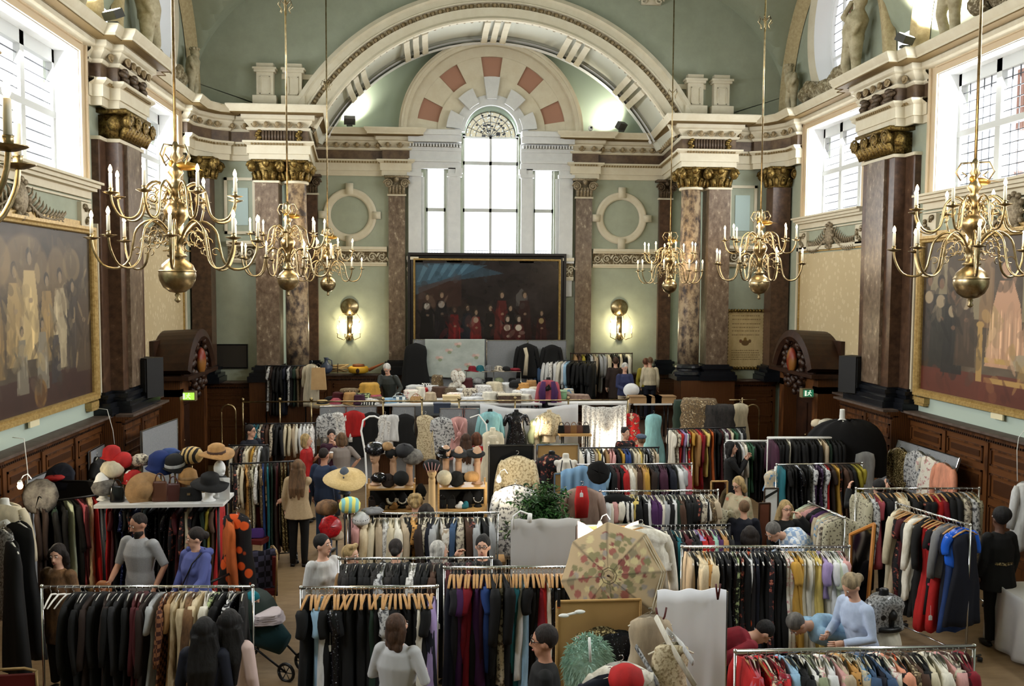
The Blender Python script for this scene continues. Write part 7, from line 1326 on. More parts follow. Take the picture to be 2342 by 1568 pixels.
for i, (px, Y, w, d, h, f, lab) in enumerate(((800, 21.05, .5, .35, .24, 'paisley', 'brown patterned shawls heaped at the back of the left stage table'), (845, 21.1, .5, .35, .34, 'mustard', 'mustard and tan scarves heaped beside the white-haired man'), (820, 20.85, .6, .3, .18, 'greenprint', 'green printed scarves in the heap on the left stage table'), (846, 20.7, .5, .25, .1, 'whitelace', 'pale lace cloths at the front of the scarf heap'), (840, 20.55, .4, .2, .07, 'zebra', 'zebra-striped cloth folded at the front of the scarf heap'), (858, 20.9, .3, .25, .14, 'rose', 'pink cloth folded in the scarf heap'), (948, 21.2, .4, .4, .18, 'white', 'white folded linen behind the tartan bag'), (968, 21.1, .25, .25, .16, 'redfloral', 'red floral fabric on the white linen'), (988, 21.3, .35, .3, .16, 'white', 'white folded cloths under the black cape'), (1006, 21.0, .4, .3, .2, 'brown', 'brown leather-like folded garment by the bedding'), (1028, 21.0, .34, .3, .18, 'tweed', 'brown and black tweed folded garment by the bedding'), (1000, 21.4, .3, .3, .34, 'paisley', 'rounded paisley bundle behind the brown garment'), (1040, 20.8, .42, .32, .12, 'floral', 'white floral folded linen before the bedding'), (1075, 20.9, .4, .3, .18, 'pattern', 'grey and white striped folded cloths in the middle'), (1105, 21.1, .4, .34, .2, 'whitelace', 'white lace linen left of the carved box'), (1080, 20.6, .6, .3, .09, 'white', 'flat white linen at the table edge'), (1098, 20.75, .4, .3, .12, 'silverlace', 'silver-white folded cloth at the table edge'), (1068, 21.3, .3, .3, .3, 'maroon', 'dark red and white crumpled cloth beyond the linen'), (1130, 21.2, .4, .3, .24, 'cream', 'cream folded linen behind the carved box'), (1165, 21.3, .5, .34, .2, 'white', 'white folded linen under the black hat'), (1208, 20.9, .4, .4, .16, 'white', 'white folded linen at the right end of the long table'), (1196, 21.2, .3, .3, .22, 'leopard', 'leopard-print cloth among the white linen'), (1215, 21.35, .28, .28, .24, 'camel', 'camel folded cloth at the end of the linen'), (888, 20.6, .4, .25, .08, 'lightblue', 'light blue cloth beside the tartan bag'), (1030, 21.35, .3, .3, .12, 'grey', 'grey folded cloth behind the navy box'))):
    heap(st(px, Y), w*1.15, d*1.5, h*1.25, FB[f], lab, 'folded cloth', i+2)
r_ = random.Random(17)
for i, (px, Y, f) in enumerate(((800, 20.7, 'camel'), (822, 20.65, 'plum'), (835, 20.95, 'darkfloral'), (862, 20.75, 'tweed'), (775, 20.9, 'maroon'), (940, 20.7, 'floral'), (962, 21.0, 'ivory'), (985, 20.7, 'beige'), (1012, 21.1, 'silverlace'), (1055, 21.1, 'white'), (1090, 21.3, 'darkfloral'), (1120, 20.6, 'ivory'), (1142, 20.95, 'pattern'), (1150, 21.35, 'grey'), (1185, 20.9, 'whitelace'), (1200, 20.65, 'ivory'), (1222, 21.1, 'cream'), (975, 21.35, 'zebra'), (1070, 21.0, 'lavender'), (1130, 21.35, 'taupe'))):
    heap(st(px, Y), r_.uniform(.25, .42), r_.uniform(.3, .5), r_.uniform(.12, .26), FB[f], '%s folded cloth, %s of the loose pile along the stage tables' % (nm(f), ordi(i)), 'folded cloth', 60+i, n=18)
for i in range(5):
    P = np.array([PY(1046, 880, 22.5)[0]+(-.12, .12, .0, -.06, .1)[i], 22.7, ts+.02+(.0, .0, .16, .32, .3)[i]]); o = MB().tube([(-.02, -.3, .1), (0, -.28, .1), (0, .2, .1), (0, .24, .1)], [.06, .13, .13, .06], 14, flat=.8).build('rolled_quilt', FB['checkbg'], None, True); o.location = tuple(P); tag(o, 'cream patterned quilt roll, %s in the bedding stack on the stage' % ('lower left', 'lower right', 'middle', 'upper left', 'topmost')[i], 'bedding', 'rolled bedding on the stage')
hat(st(1178, 21.2, .2), 'cap', 'black', 'black hat lying on the white linen', 0, 1.5)
boxo(st(1165, 20.55), .52, .3, .2, M('carved_box', (92, 70, 54), .6, c2=(60, 44, 34), scale=14, bump=.6), 'brown carved box with a cream lid on the long stage table', 'box', lid=FB['cream'])
boxo((PY(1011, 935, 20.3)[0], 20.32, 1.58), .38, .24, .22, M('navy_box', (48, 56, 74), .6), 'dark slate-blue box standing on the rail edge', 'box'); boxo(st(1032, 20.6), .4, .3, .16, M('cream_box', (206, 184, 140), .7), 'cream wicker box with red trim behind the slate-blue box', 'box')
bag(st(913, 20.6), .34, .2, .16, M('tartan', (60, 80, 96), .8, c2=(210, 214, 210), scale=14, kind='check'), 'blue and white checked bag on the stage table'); t = bag(st(952, 20.6), .3, .2, .14, M('wicker', (170, 134, 86), .7, c2=(130, 96, 56), scale=30), 'round wicker basket with a hooped handle', name='wicker_basket')
t = thing('round_box', 'pale green round box beside the purple cardigan', 'box', tuple(st(1284, 20.7))); MB().lathe([(.13, 0), (.13, .22), (.12, .225)], n=24).build('body', M('green_card', (112, 150, 112), .7), t, True); MB().lathe([(.138, .2), (.138, .24), (0, .245)], n=24).build('lid', M('green_lid', (150, 180, 146), .7), t, True)
bust(1254, 862, 20.8, 'small dress form in a purple cardigan and orange-pink top on the stage', m_blackm, 'rose', 'blouse', .55, floor=ts, gl='coral pink top on the small form, under the purple cardigan'); 
P = PY(1254, 872, 20.65); t = thing('cardigan', 'purple cardigan hanging open over the coral top on the small form', 'cardigan', tuple(P)); [MB().tube([(d*.11, 0, 0), (d*.15, -.03, -.25), (d*.13, -.01, -.52)], [.05, .085, .07], 9, flat=.5).build('front_panel', FB['purple'], t, True) for d in (-1, 1)]
heap(st(1320, 20.7), .7, .3, .14, M('beige_print_roll', (150, 126, 110), .8, c2=(110, 84, 74), scale=10), 'long brown printed fabric roll right of the green box', 'fabric roll', 30, 'fabric_roll'); heap(st(1300, 20.95), .3, .25, .2, FB['blueprint'], 'multicoloured crumpled fabric behind the green box', 'fabric', 31)
for px, w in ((1462, .5), (1492, .36), (1518, .5)): boxo((PY(px, 912, 20.6)[0], 20.6, ts), w, .34, .16, M('cardboard', (166, 132, 92), .8), {1462: 'long cardboard box in front of the white-haired woman', 1492: 'low cardboard box between the two larger ones', 1518: 'cardboard box with crumpled tissue at the right end of the stage'}[px], 'cardboard box', name='cardboard_box', lid=M('cardboard_dark', (130, 100, 66), .8))
tag(MB().ell((0, 0, 0), (.2, .16, .17), 14, 10).build('plastic_bag', M('clear_plastic', (206, 206, 206), .3), None, True), 'crinkled clear plastic bag held by the white-haired woman', 'bag').location = tuple(PY(1444, 892, 20.95))
# ledge goods at the back left
L0 = 2.06
P = PY(820, 848, DA-.35); t = thing('yellow_case', 'yellow hat-shaped case with a dark emblem on the rear ledge', 'case', (P[0], DA-.35, L0)); MB().lathe([(.2, 0), (.27, .03), (.28, .14), (.24, .18)], n=24).build('body', M('yellow_card', (206, 158, 40), .6), t, True); MB().lathe([(.17, .18), (.16, .24), (0, .26)], n=20).build('crown', M('yellow_brown', (120, 70, 40), .6), t, True); MB().ell((0, -.275, .08), (.05, .01, .07), 8, 6).build('emblem', m_woodd, t, True)
tag(MB().tube([(0, 0, .1), (.3, 0, .24), (.42, 0, .3)], [.05, .03, .01], 7).build('wooden_spout', M('spout_wood', (150, 84, 50), .6), None, True), 'tapering red-brown wooden object pointing up beside the yellow case', 'ornament').location = (P[0]+.28, DA-.35, L0-.02)
P = PY(773, 846, DA-.35); t = thing('straw_bundle', 'bundle of pale rolled papers or straw on the rear ledge', 'bundle', (P[0], DA-.35, L0)); b = MB(); r_ = random.Random(3); [b.tube([(-.22+r_.uniform(-.05, .05), r_.uniform(-.08, .08), .03+r_.uniform(0, .2)), (.2+r_.uniform(-.05, .1), r_.uniform(-.08, .08), .03+r_.uniform(0, .2))], .018, 5) for _ in range(22)]; b.build('stalks', M('straw_pale', (176, 150, 104), .8), t, True); MB().tube([(0, -.1, .0), (0, -.12, .12), (0, 0, .26), (0, .1, .1)], .012, 5).build('tie', m_woodd, t, True)
P = PY(746, 840, DA-.5); t = thing('vase', 'slate-blue jug with a dark neck behind the paper bag', 'vase', (P[0], DA-.5, L0)); MB().lathe([(.08, 0), (.16, .08), (.18, .18), (.1, .27), (.05, .32), (.05, .4), (.07, .44)], n=18).build('body', M('slate_glaze', (60, 70, 92), .35), t, True); MB().tube([(.05, 0, .4), (.15, 0, .36), (.16, 0, .2)], .015, 6).build('handle', M('slate_glaze', (60, 70, 92)), t, True)
P = PY(728, 838, 21.4); t = thing('paper_bag', 'tall brown paper bag hanging beside the white coat at the left of the stage', 'bag', (P[0], 21.4, P[2]-.55)); MB().add([(-.17, -.05, 0), (.19, -.05, 0), (.19, .05, 0), (-.17, .05, 0), (-.15, -.06, .52), (.15, -.06, .52), (.15, .06, .52), (-.15, .06, .52)], [(0, 3, 2, 1), (0, 1, 5, 4), (1, 2, 6, 5), (2, 3, 7, 6), (3, 0, 4, 7)]).build('body', M('kraft_paper', (190, 156, 110), .8, c2=(176, 142, 98), scale=4), t); MB().tube([(.06*math.cos(q), 0, .52+.1*math.sin(q)) for q in [PI*j/8 for j in range(9)]], .006, 5).build('handle', m_woodd, t, True)
hf(713, 826, 21.8, 'cream', 'coat', 'cream white coat hanging behind the brown paper bag on the stage', 1.1, 'padded', rz=.9)
# ---------------------------------------------------------------- boards and clothes below the stage rail
BF = 19.55
for a, b in ((733, 791), (793, 862), (898, 949), (1006, 1058), (1062, 1096)):
    board(rectY(a, 929 if a < 1000 else 934, b, 1060, 19.85, 0), 'grey display board below the stage rail, %s' % {733: 'leftmost, behind the lace blouse', 793: 'behind the red cardigan', 898: 'behind the wide black dress', 1006: 'behind the pink satin dress', 1062: 'between the pink dress and the aqua jumper'}[a], m_felt, .012)
for px, py, f, k, L, lab, hs in ((752, 938, 'silverlace', 'blouse', .6, 'black and grey lace blouse at the left end below the rail', 'black'), (772, 936, 'whitelace', 'blouse', .55, 'white lace blouse beside the red cardigan', 'padded'), (808, 932, 'red', 'cardigan', .62, 'bright red cardigan below the stage rail', 'padded'), (848, 936, 'black', 'dress', .75, 'plain black top between the red cardigan and the white lace', 'padded'), (880, 942, 'whitelace', 'dress', .9, 'white lace camisole and slip on an ivory hanger', 'ivory'), (897, 946, 'white', 'blouse', .6, 'white T-shirt half hidden by the lace camisole', None), (925, 940, 'black', 'dress', .9, 'wide black dress below the rail next to the gold lace', 'padded'), (973, 942, 'creamlace', 'dress', 1.05, 'gold-beige lace dress below the rail', 'padded'), (1010, 946, 'silverlace', 'cardigan', .9, 'long pale speckled cardigan beside the pink satin', 'padded'), (1050, 946, 'pink', 'dress', 1.0, 'dusty pink satin dress with a knotted front', 'ivory'), (1445, 938, 'redfloral', 'dress', .95, 'bright multicoloured floral dress by the lit lace', 'black'), (1495, 940, 'aqua', 'gown', 1.2, 'long pale aqua gown at the right of the lit lace', 'black')):
    hf(px, py, BF, f, k, lab, L, hs, sleeves=(1 if k in ('blouse', 'cardigan') else 0), wide=1.15 if 'wide' in lab else 1)
hf(814, 992, BF+.03, 'black', 'skirt', 'black skirt below the bright red cardigan', .5, None)
b = MB(); P = PY(1050, 990, BF-.1); b.tube([(P[0]-.1, BF-.1, P[2]+.25), (P[0], BF-.12, P[2]), (P[0]+.1, BF-.1, P[2]+.25)], .022, 6); b.tube([(P[0]-.12, BF-.1, P[2]-.2), (P[0], BF-.12, P[2]-.05), (P[0]+.12, BF-.1, P[2]-.2)], .022, 6); b.ell((P[0], BF-.13, P[2]-.02), (.05, .03, .06)); tag(b.build('satin_knot', FB['pink'], None, True), 'knotted satin trim on the dusty pink dress', 'dress trim')
xa, xb = PY(1098, 930, 19.8)[0], PY(1322, 930, 19.8)[0]; drape(xa, xb, 19.8, PY(1200, 922, 19.8)[2], .35, m_sheet, 'white sheet pinned below the stage rail behind the dress forms', nf=6, amp=.06, sag=.12)
bust(1121, 934, 19.3, 'black-necked form wearing the aqua cable jumper', m_blackm, 'aqua', 'cardigan', .62, gl='aqua cable-knit polo-neck jumper below the stage rail'); bust(1181, 936, 19.3, 'black-necked form wearing the black lace dress', m_blackm, 'sequin', 'dress', .9, gl='black lace dress with puffed sleeves and a white tag', sleeves=.5); bust(1256, 936, 19.2, 'cream dress form draped with a scarf before the white sheet', M('linen_form', (206, 190, 160), .9), 'creamlace', 'blouse', .55, gl='cream blouse with a scarf on the linen-covered form'); bust(1232, 950, 19.4, 'olive-grey form half hidden behind the cream blouse', M('linen_form', (206, 190, 160)), 'sage', 'jacket', .6, gl='sage jacket half hidden behind the cream blouse', sleeves=0)
P0, P1 = PY(1330, 925, 19.5), PY(1430, 1020, 19.5); drape(P0[0], P1[0], 19.45, P0[2], P1[2]-.15, FB['whitelace'], 'long white lace gown spread below the rail, brightly lit', 'lace_gown', 9, .06, 'gown', .05, 4); lamp(PY(1392, 1000, 19.2), 'small lamp blazing in front of the white lace gown', 22, (1, .9, .7)); lamp(PY(1222, 968, 19.1), 'small warm bulb beside the cream blouse form', 10)
xa, xb = PY(1278, 990, 18.9)[0], PY(1350, 990, 18.9)[0]; zz = PY(1310, 990, 18.9)[2]; table(xa, xb, 18.7, 19.1, zz, 'narrow shelf table of brown handbags below the stage', name='shelf_table')
for i, (px, m_) in enumerate(((1284, FB['patent']), (1297, M('brown_leather', (84, 50, 34))), (1312, M('amber_bag', (120, 84, 44), .4)), (1325, M('brown_leather', (84, 50, 34))), (1340, FB['blackfur']))): bag((PY(px, 980, 18.9)[0], 18.9, zz), .17, .09, .17, m_, ('black patent bag at the left end of the bag shelf', 'brown bag next to the patent one on the bag shelf', 'amber bag in the middle of the bag shelf', 'dark brown bag second from the right on the bag shelf', 'black furry bag at the right end of the bag shelf')[i])
# arched white lamp arms
for px, py, px2, py2, lab in ((825, 960, 838, 1085, 'white gooseneck stand arching beside the red cardigan'),):
    A = PY(838, 1085, 13.2); B = PY(826, 985, 13.2); C = PY(845, 952, 13.2); D = PY(868, 957, 13.2); tag(MB().tube([(A[0], A[1], 0), A, (A+B)/2+(.02, 0, 0), B, (B+C)/2+(-.03, 0, .05), C, (C+D)/2+(0, 0, .02), D], .014, 8).build('gooseneck_stand', m_whitepl, None, True), lab, 'stand')
A, B, C, D = PY(1115, 1000, 16.0), PY(1112, 970, 16), PY(1095, 948, 16), PY(1075, 955, 16); tag(MB().tube([(A[0], A[1], 0), A, B, C, D], .014, 8).build('gooseneck_stand', m_whitepl, None, True), 'thin white gooseneck arm curving by the cream torso', 'stand')
bust(1127, 977, 15.6, 'ivory headless torso in an embroidered cream gown', M('ivory_torso', (224, 214, 190), .6), 'cream', 'gown', 1.3, gl='cream embroidered gown on the ivory torso', sleeves=0)
# right of the stage: patterned heap and cream top
P = PY(1598, 970, 18.9); heap((P[0], 18.9, 0), 1.0, .7, PY(1598, 912, 18.9)[2], FB['paisley'], 'tall stack of black and gold patterned textiles at the right of the stage', 'textile stack', 44, 'textile_stack', 30, 7); P = PY(1645, 965, 18.6); heap((P[0], 18.6, 0), .8, .6, PY(1645, 925, 18.6)[2], FB['blackfur'], 'dark furry garments stacked beside the gold patterned textiles', 'fur stack', 45, 'fur_stack', 30, 7)
P = PY(1560, 960, 19.1); heap((P[0], 19.1, 0), .5, .5, PY(1560, 915, 19.1)[2], FB['darkgreen'], 'dark green rolled textiles beside the brass post', 'textile stack', 46, 'textile_stack', 30, 7)
hf(1692, 915, 19.2, 'cream', 'dress', 'sleeveless cream dress hung on the brass rail at the right', .95, 'black', sleeves=0); t = thing('brass_rail', 'slim brass crossbar carrying the sleeveless cream dress', 'railing', (PY(1668, 913, 19.25)[0], 19.25, 0)); MB().tube([(0, 0, PY(1690, 914, 19.25)[2]), (.62, 0, PY(1690, 914, 19.25)[2])], .012, 6).build('crossbar', m_brass, t, True); MB().tube([(.3, 0, 0), (.3, 0, PY(1690, 914, 19.25)[2]+.05)], .014, 6).build('post', m_brass, t, True)
# ---------------------------------------------------------------- hat and jewellery shelves in the middle
YS = 12.3
m_tanhead = M('tan_head', (178, 142, 114), .5)
zt1 = PY(900, 1112, YS)[2]; zt2_ = PY(900, 1163, YS)[2]
for a, b, lab in ((842, 948, 'pine shelf unit of black hats and necklaces, nearer the gooseneck stand'), (1003, 1110, 'pine shelf unit of caps and evening bags next to the black cloth screen')):
    xa, xb = PY(a, 1130, YS)[0], PY(b, 1130, YS)[0]; w = (xb-xa)/2; t = thing('shelf_unit', lab, 'shelf', ((xa+xb)/2, YS, 0))
    for z in (zt1, zt2_, zt2_-.42, .35): MB().box((0, 0, z), (2*w, .34, .025)).build('shelf_board', m_pine, t)
    for x in (-w, w):
        for y in (-.16, .16): MB().box((x, y, (zt1+.08)/2), (.025, .025, zt1+.08)).build('upright', m_pine, t)
    MB().box((0, .16, zt1-.5), (2*w, .01, 1.0)).build('back_cloth', M('black_cloth', (14, 14, 15), .9), t)
def sp(px, z=None, dy=0): return (PY(px, 1112, YS)[0], YS+dy, (zt1 if z is None else z)+.013)
for px, tall, lab, rz in ((858, .16, 'tan mannequin head in a black sequinned cap', -.5), (899, .18, 'tan mannequin head with a wide black band', .1), (936, .12, 'tan mannequin head under the grey net hats', .4), (1020, .2, 'tan mannequin head in the small black top hat', .2), (1049, .18, 'tan mannequin head in the grey feathered beret', .1), (1092, .18, 'tan mannequin head in the black beret', -.2)):
    P = sp(px, None, .06); head_stand(P, m_tanhead, lab, rz, tall=tall)
hats_mid = ((857, 1028, 'fur', 'sequin', 'glossy black sequinned cap on the first tan head', 1.0), (896, 1036, 'turban', 'black', 'wide black headband hat on the second tan head', .8), (886, 1020, 'fur', 'tan', 'fluffy brown pompom hat behind the black headband', .6), (925, 1032, 'fur', 'charcoal', 'dark grey net hat in front of the gold dress', 1.0), (943, 1046, 'fur', 'greyfur', 'bigger grey net hat beside the dark grey one', 1.1), (1016, 1036, 'top', 'patent', 'small black top hat on the tan head', .85), (1050, 1036, 'beret', 'charcoal', 'grey feathered beret on the tan head', 1.0), (1086, 1036, 'beret', 'black', 'black beret on the last tan head', 1.0))
for px, py, k, f, lab, s in hats_mid: P = PY(px, py+4, YS+.05); hat(P, k, f, lab, .2, s, .25)
for px, k, f, lab, s in ((868, 'fur', 'patent', 'round black sequinned hat facing out on the top shelf', .8), (889, 'beret', 'darkbrown', 'dark brown hat lying between the round black ones', .7), (918, 'cap', 'black', 'large round black velvet hat facing out on the top shelf', 1.0), (1016, 'cap', 'cream', 'round cream hat facing out beside the felt face', 1.0), (1043, 'beret', 'black', 'black round hat with a brooch facing out', .8), (1078, 'fur', 'camel', 'brown fur hat on a small stand at the shelf end', .8)):
    P = np.array(sp(px, None, -.1)); P[2] += .1*s+.02; hat(P, k, f, lab, 0, s, 1.3 if k != 'fur' else 0)
P = PY(988, 1098, 11.9); t = head_stand((P[0], 11.9, zt1-.35), M('felt_face', (196, 164, 118), .8), 'taller tan head with a spiky black comb between the two shelf units', 0, tall=.4); hat((P[0], 11.92, zt1-.35+.68), 'fur', 'black', 'spiky black feather headdress on the tallest tan head', 0, .9); b = MB(); [b.tube([(P[0]-.06+.03*j, 11.8, zt1+.3), (P[0]-.1+.05*j, 11.78, zt1+.42+.02*math.sin(j))], [.008, .003], 5) for j in range(5)]; tag(b.build('hair_comb', FB['pink'], None, True), 'pale spiked comb standing in the black headdress', 'comb')
r_ = random.Random(11)
for px, lab in ((896, 'black necklace bust with a chunky white flower necklace'), (920, 'black necklace bust with a pearl string'), (962, 'black earring stand between the shelf units'), (1071, 'plain black necklace bust on the right shelf'), (1093, 'black necklace bust with a silver chain')):
    P = np.array(sp(px, zt2_ if px != 962 else zt1-.2, 0)); t = thing('necklace_bust', lab, 'necklace display', tuple(P)); MB().lathe([(.06, 0), (.05, .02), (.03, .04)], n=12).tube([(0, 0, .04), (0, 0, .1), (0, .01, .17), (0, .02, .22)], [.06, .085, .06, .025], 12, flat=.35).build('bust_form', M('velvet_black', (12, 12, 14), .9), t, True)
    if px in (896, 920, 1093): b = MB(); [b.ell((.06*math.cos(q), -.04, .13+.06*math.sin(q)), (.012 if px != 896 else .02,)*3, 6, 5) for q in [PI+j*PI/9 for j in range(10)]]; b.build('necklace', FB['ivory'] if px != 1093 else m_chrome, t, True)
for px, lab, m_ in ((850, 'small dark handbag on the left jewellery shelf', FB['darkbrown']), (1012, 'round black evening bag on the right shelf', FB['patent']), (1033, 'black clutch with a chain on the right shelf', FB['black'])): bag(sp(px, zt2_, -.06), .12, .07, .13, m_, lab)
for px, lab, c_ in ((872, 'dark shoes standing on the left jewellery shelf', 'black'), (938, 'pair of pale flat shoes on the left jewellery shelf', 'tan'), (900, 'pale eyeglass case on the left shelf', 'camel'), (1050, 'white beaded vase on the right shelf', 'white'), (1062, 'turquoise beaded trinket on the right shelf', 'teal')): P = sp(px, zt2_, -.1); tag(MB().ell((0, 0, .03), (.06, .04, .035), 10, 7).ell((.02, .03, .05), (.04, .03, .05), 8, 6).build('trinket', FB[c_], None, True), lab, 'trinket').location = P
# hats on stands left of the shelves
def stand_hat(px, py, Y, k, f, lab, s, tilt=0, band=None):
    P = PY(px, py, Y); hat(P, k, f, lab, .2, s, tilt, band); t = thing('hat_stand', 'tall stand carrying the %s' % ' '.join(lab.split()[:5]), 'hat stand', (P[0], P[1], 0), 0, 'floor hat stands'); MB().tube([(0, 0, 0), (0, 0, P[2])], .012, 6).build('pole', m_blackm, t, True); MB().lathe([(.16, 0), (.14, .02), (.02, .03)], n=16).build('foot', m_blackm, t, True)
stand_hat(788, 1092, 11.6, 'wide', M('straw', (206, 180, 128)), 'very wide straw hat on the slate-blue head form', .95, .35); P = PY(788, 1128, 11.6); head_stand((P[0], 11.6, P[2]), M('slate_head', (66, 74, 86), .7), 'slate-blue head form under the very wide straw hat', 0, .3)
stand_hat(748, 1168, 11.0, 'fur', 'brownfur', 'light brown fur hat above the red sequinned hat', 1.05); stand_hat(800, 1163, 10.9, 'turban', M('turban_stripe', (120, 186, 190), .7, c2=(216, 210, 110), scale=4, kind='wave', lo=.4, hi=.6), 'turquoise and yellow striped turban', 1.1); stand_hat(755, 1204, 10.6, 'beret', M('red_sequin', (170, 14, 24), .3, c2=(110, 6, 14), scale=40), 'sparkling red sequinned hat facing out', .95, 1.35); stand_hat(852, 1172, 11.0, 'beret', 'grey', 'grey felt beret above the cream knitwear', 1.0); stand_hat(770, 1228, 10.7, 'cap', 'beige', 'small beige cap below the red sequinned hat', .8)
P = PY(826, 1190, 10.9); hat(P, 'cap', 'white', 'navy and white hat above the pink fur', 0, 1.0, .2, 'navy')
# black screen with blouse, patterned shirt
Yk = 12.6; board(rectY(1118, 1018, 1218, 1240, Yk, .05), 'tall black cloth-covered screen behind the cream collared blouse', M('black_cloth', (14, 14, 15)), .015, name='cloth_screen', cat='screen', fm=m_blackm)
hf(1183, 1032, 12.45, 'creamlace', 'shirt', 'cream lace blouse with a rounded collar on the black screen', .5, 'wood'); hf(1178, 1098, 11.8, 'silverlace', 'coat', 'long white and silver brocade coat beside the plant', 1.05, 'padded', wide=1.1); lamp(PY(1141, 1097, 11.7), 'white clip lamp glowing on the black screen', 14); bag((PY(1140, 1240, 11.9)[0], 11.9, 0.6), .3, .18, .36, FB['zebra'], 'zebra-striped bag hanging below the lamp'); boxo((PY(1120, 1260, 11.4)[0], 11.3, .55), .36, .3, .4, M('cardboard', (166, 132, 92)), 'tall cardboard box below the brocade coat', 'cardboard box', name='cardboard_box'); table(PY(1090, 1280, 11.4)[0], PY(1150, 1280, 11.4)[0], 11.05, 12.1, .57, 'low table under the cardboard box and zebra bag')
# plant
P = PY(1240, 1185, 11.2); t = thing('potted_fern', 'bushy green plant with pointed leaves above the white cloth board', 'plant', (P[0], 11.2, P[2]-.25)); MB().lathe([(.13, 0), (.16, .25), (.15, .26)], n=18).build('pot', m_blackm, t, True)
lf = MB(); sm = MB(); r_ = random.Random(21); cols = []
for k in range(130):
    q = r_.uniform(0, 2*PI); L_ = r_.uniform(.3, .66); el = r_.uniform(-.1, 1.45); pts = [Vector((0, 0, .25))]
    for j in range(1, 6): u = j/5; pts.append(Vector((math.cos(q)*math.cos(el)*L_*u*.8, math.sin(q)*math.cos(el)*L_*u*.8, .25+math.sin(el)*L_*u*1.1-.22*u*u)))
    sm.tube(pts, .004, 4, cap=False)
    for j in range(1, 6):
        for s in (-1, 1, 1, -1):
            c = pts[j]+Vector((r_.uniform(-.03, .03), r_.uniform(-.03, .03), r_.uniform(-.02, .03))); d = Vector((r_.uniform(-1, 1), r_.uniform(-1, 1), r_.uniform(-.8, .3))).normalized(); sd = d.cross(Vector((0, 0, 1))).normalized()*.022; l = r_.uniform(.06, .1)
            lf.add([c, c+d*l*.5+sd+Vector((0, 0, .008)), c+d*l, c+d*l*.5-sd+Vector((0, 0, .008))], [(0, 1, 2, 3)]); g_ = r_.uniform(.6, 1.25); cols += [lin((46*g_, 82*g_, 36*g_))]*4
lf.build('foliage', VC(.45), t, col=np.array(cols)); sm.build('stems', M('stem_green', (60, 80, 40), .7), t, True)
# white cloth board below the plant
Yw = 10.5; zb_ = .1; board(rectY(1172, 1188, 1325, 1300, Yw, zb_), 'board under the pale grey sheet below the plant', m_felt, .01); A, B = PY(1168, 1190, Yw-.06), PY(1326, 1190, Yw-.06); drape(A[0], B[0], Yw-.06, A[2]+.01, .2, M('pale_sheet', (190, 188, 186), .9), 'smooth pale grey sheet clipped over the board below the plant', nf=4, amp=.015, sag=0)
tag(MB().tube([PY(1175, 1210, Yw-.15), PY(1174, 1180, Yw-.15), PY(1190, 1168, Yw-.15), PY(1208, 1175, Yw-.15)], .012, 6).tube([PY(1212, 1174, Yw-.15), PY(1211, 1194, Yw-.15)], .028, 8).build('white_loop_lamp', m_whitepl, None, True), 'unlit white loop lamp clipped to the pale grey sheet', 'lamp')
# framed pinboards, white forms, blue cloth
board(rectY(1228, 1016, 1322, 1082, 14.2, .1), 'aluminium-framed tan noticeboard behind the white forms', M('tan_pinboard', (176, 140, 88), .9), .018, name='notice_board', cat='notice board'); board(rectY(1268, 1082, 1346, 1120, 13.2, .1), 'lower aluminium-framed tan noticeboard behind the blue cloth', M('tan_pinboard', (176, 140, 88)), .018, name='notice_board', cat='notice board')
bust(1294, 1036, 13.6, 'white form in black bra straps in front of the tan noticeboard', M('white_form', (214, 208, 196), .6)); bust(1262, 1030, 13.9, 'black-necked form in a dark lace top beside the bra form', m_blackm, 'darkfloral', 'blouse', .5, gl='dark lace top on the black-necked form'); hf(1246, 1040, 14.0, 'pattern', 'dress', 'white and black dress beside the dark lace top', .8, 'wood')
P = PY(1294, 1036, 13.5); b = MB(); [b.tube([(P[0]+s*.06, 13.45, P[2]-.1), (P[0]+s*.09, 13.4, P[2]-.25), (P[0]+s*.05, 13.4, P[2]-.33)], .01, 5) for s in (-1, 1)]; tag(b.build('bra_strap_harness', m_blackm, None, True), 'thin black strap harness worn by the white form', 'harness')
for px, Y, mt, lab in ((1237, 19.0, 'sage', 0),): pass
A, B = PY(1282, 1092, 12.2), PY(1386, 1082, 12.2); drape(A[0], B[0], 12.2, PY(1330, 1078, 12.2)[2], .5, M('sky_cloth', (120, 158, 196), .85), 'light blue cloth draped over the board under the round black hat', nf=5, amp=.05, sag=-.08)
hat(PY(1368, 1080, 12.0), 'beret', M('black_velvet', (8, 7, 8), .95), 'large round black velvet hat facing out on the blue cloth', 0, 1.15, 1.35)
hf(1331, 1102, 11.75, 'taupe', 'jacket', 'taupe silk jacket opened over a red top', .6, 'black', sleeves=1, wide=1.1); P = PY(1331, 1112, 11.6); t = tag(MB().tube([(P[0], 11.62, P[2]), (P[0], 11.6, P[2]-.2), (P[0], 11.6, P[2]-.42)], [.07, .1, .085], 10, flat=.35).build('red_top', FB['red'], None, True), 'red halter top showing inside the taupe jacket', 'top'); price_tag(1330, 1131, 11.5, 'white tag on the red halter top', .03)
hf(1410, 1118, 11.9, 'black', 'jacket', 'black jacket in front of the zebra prints with a pink pin', .5, 'black')
stand_hat(1462, 1114, 11.9, 'cap', 'tan', 'tan fur hat with a bright pink flower on the chrome rack', .8) if False else None
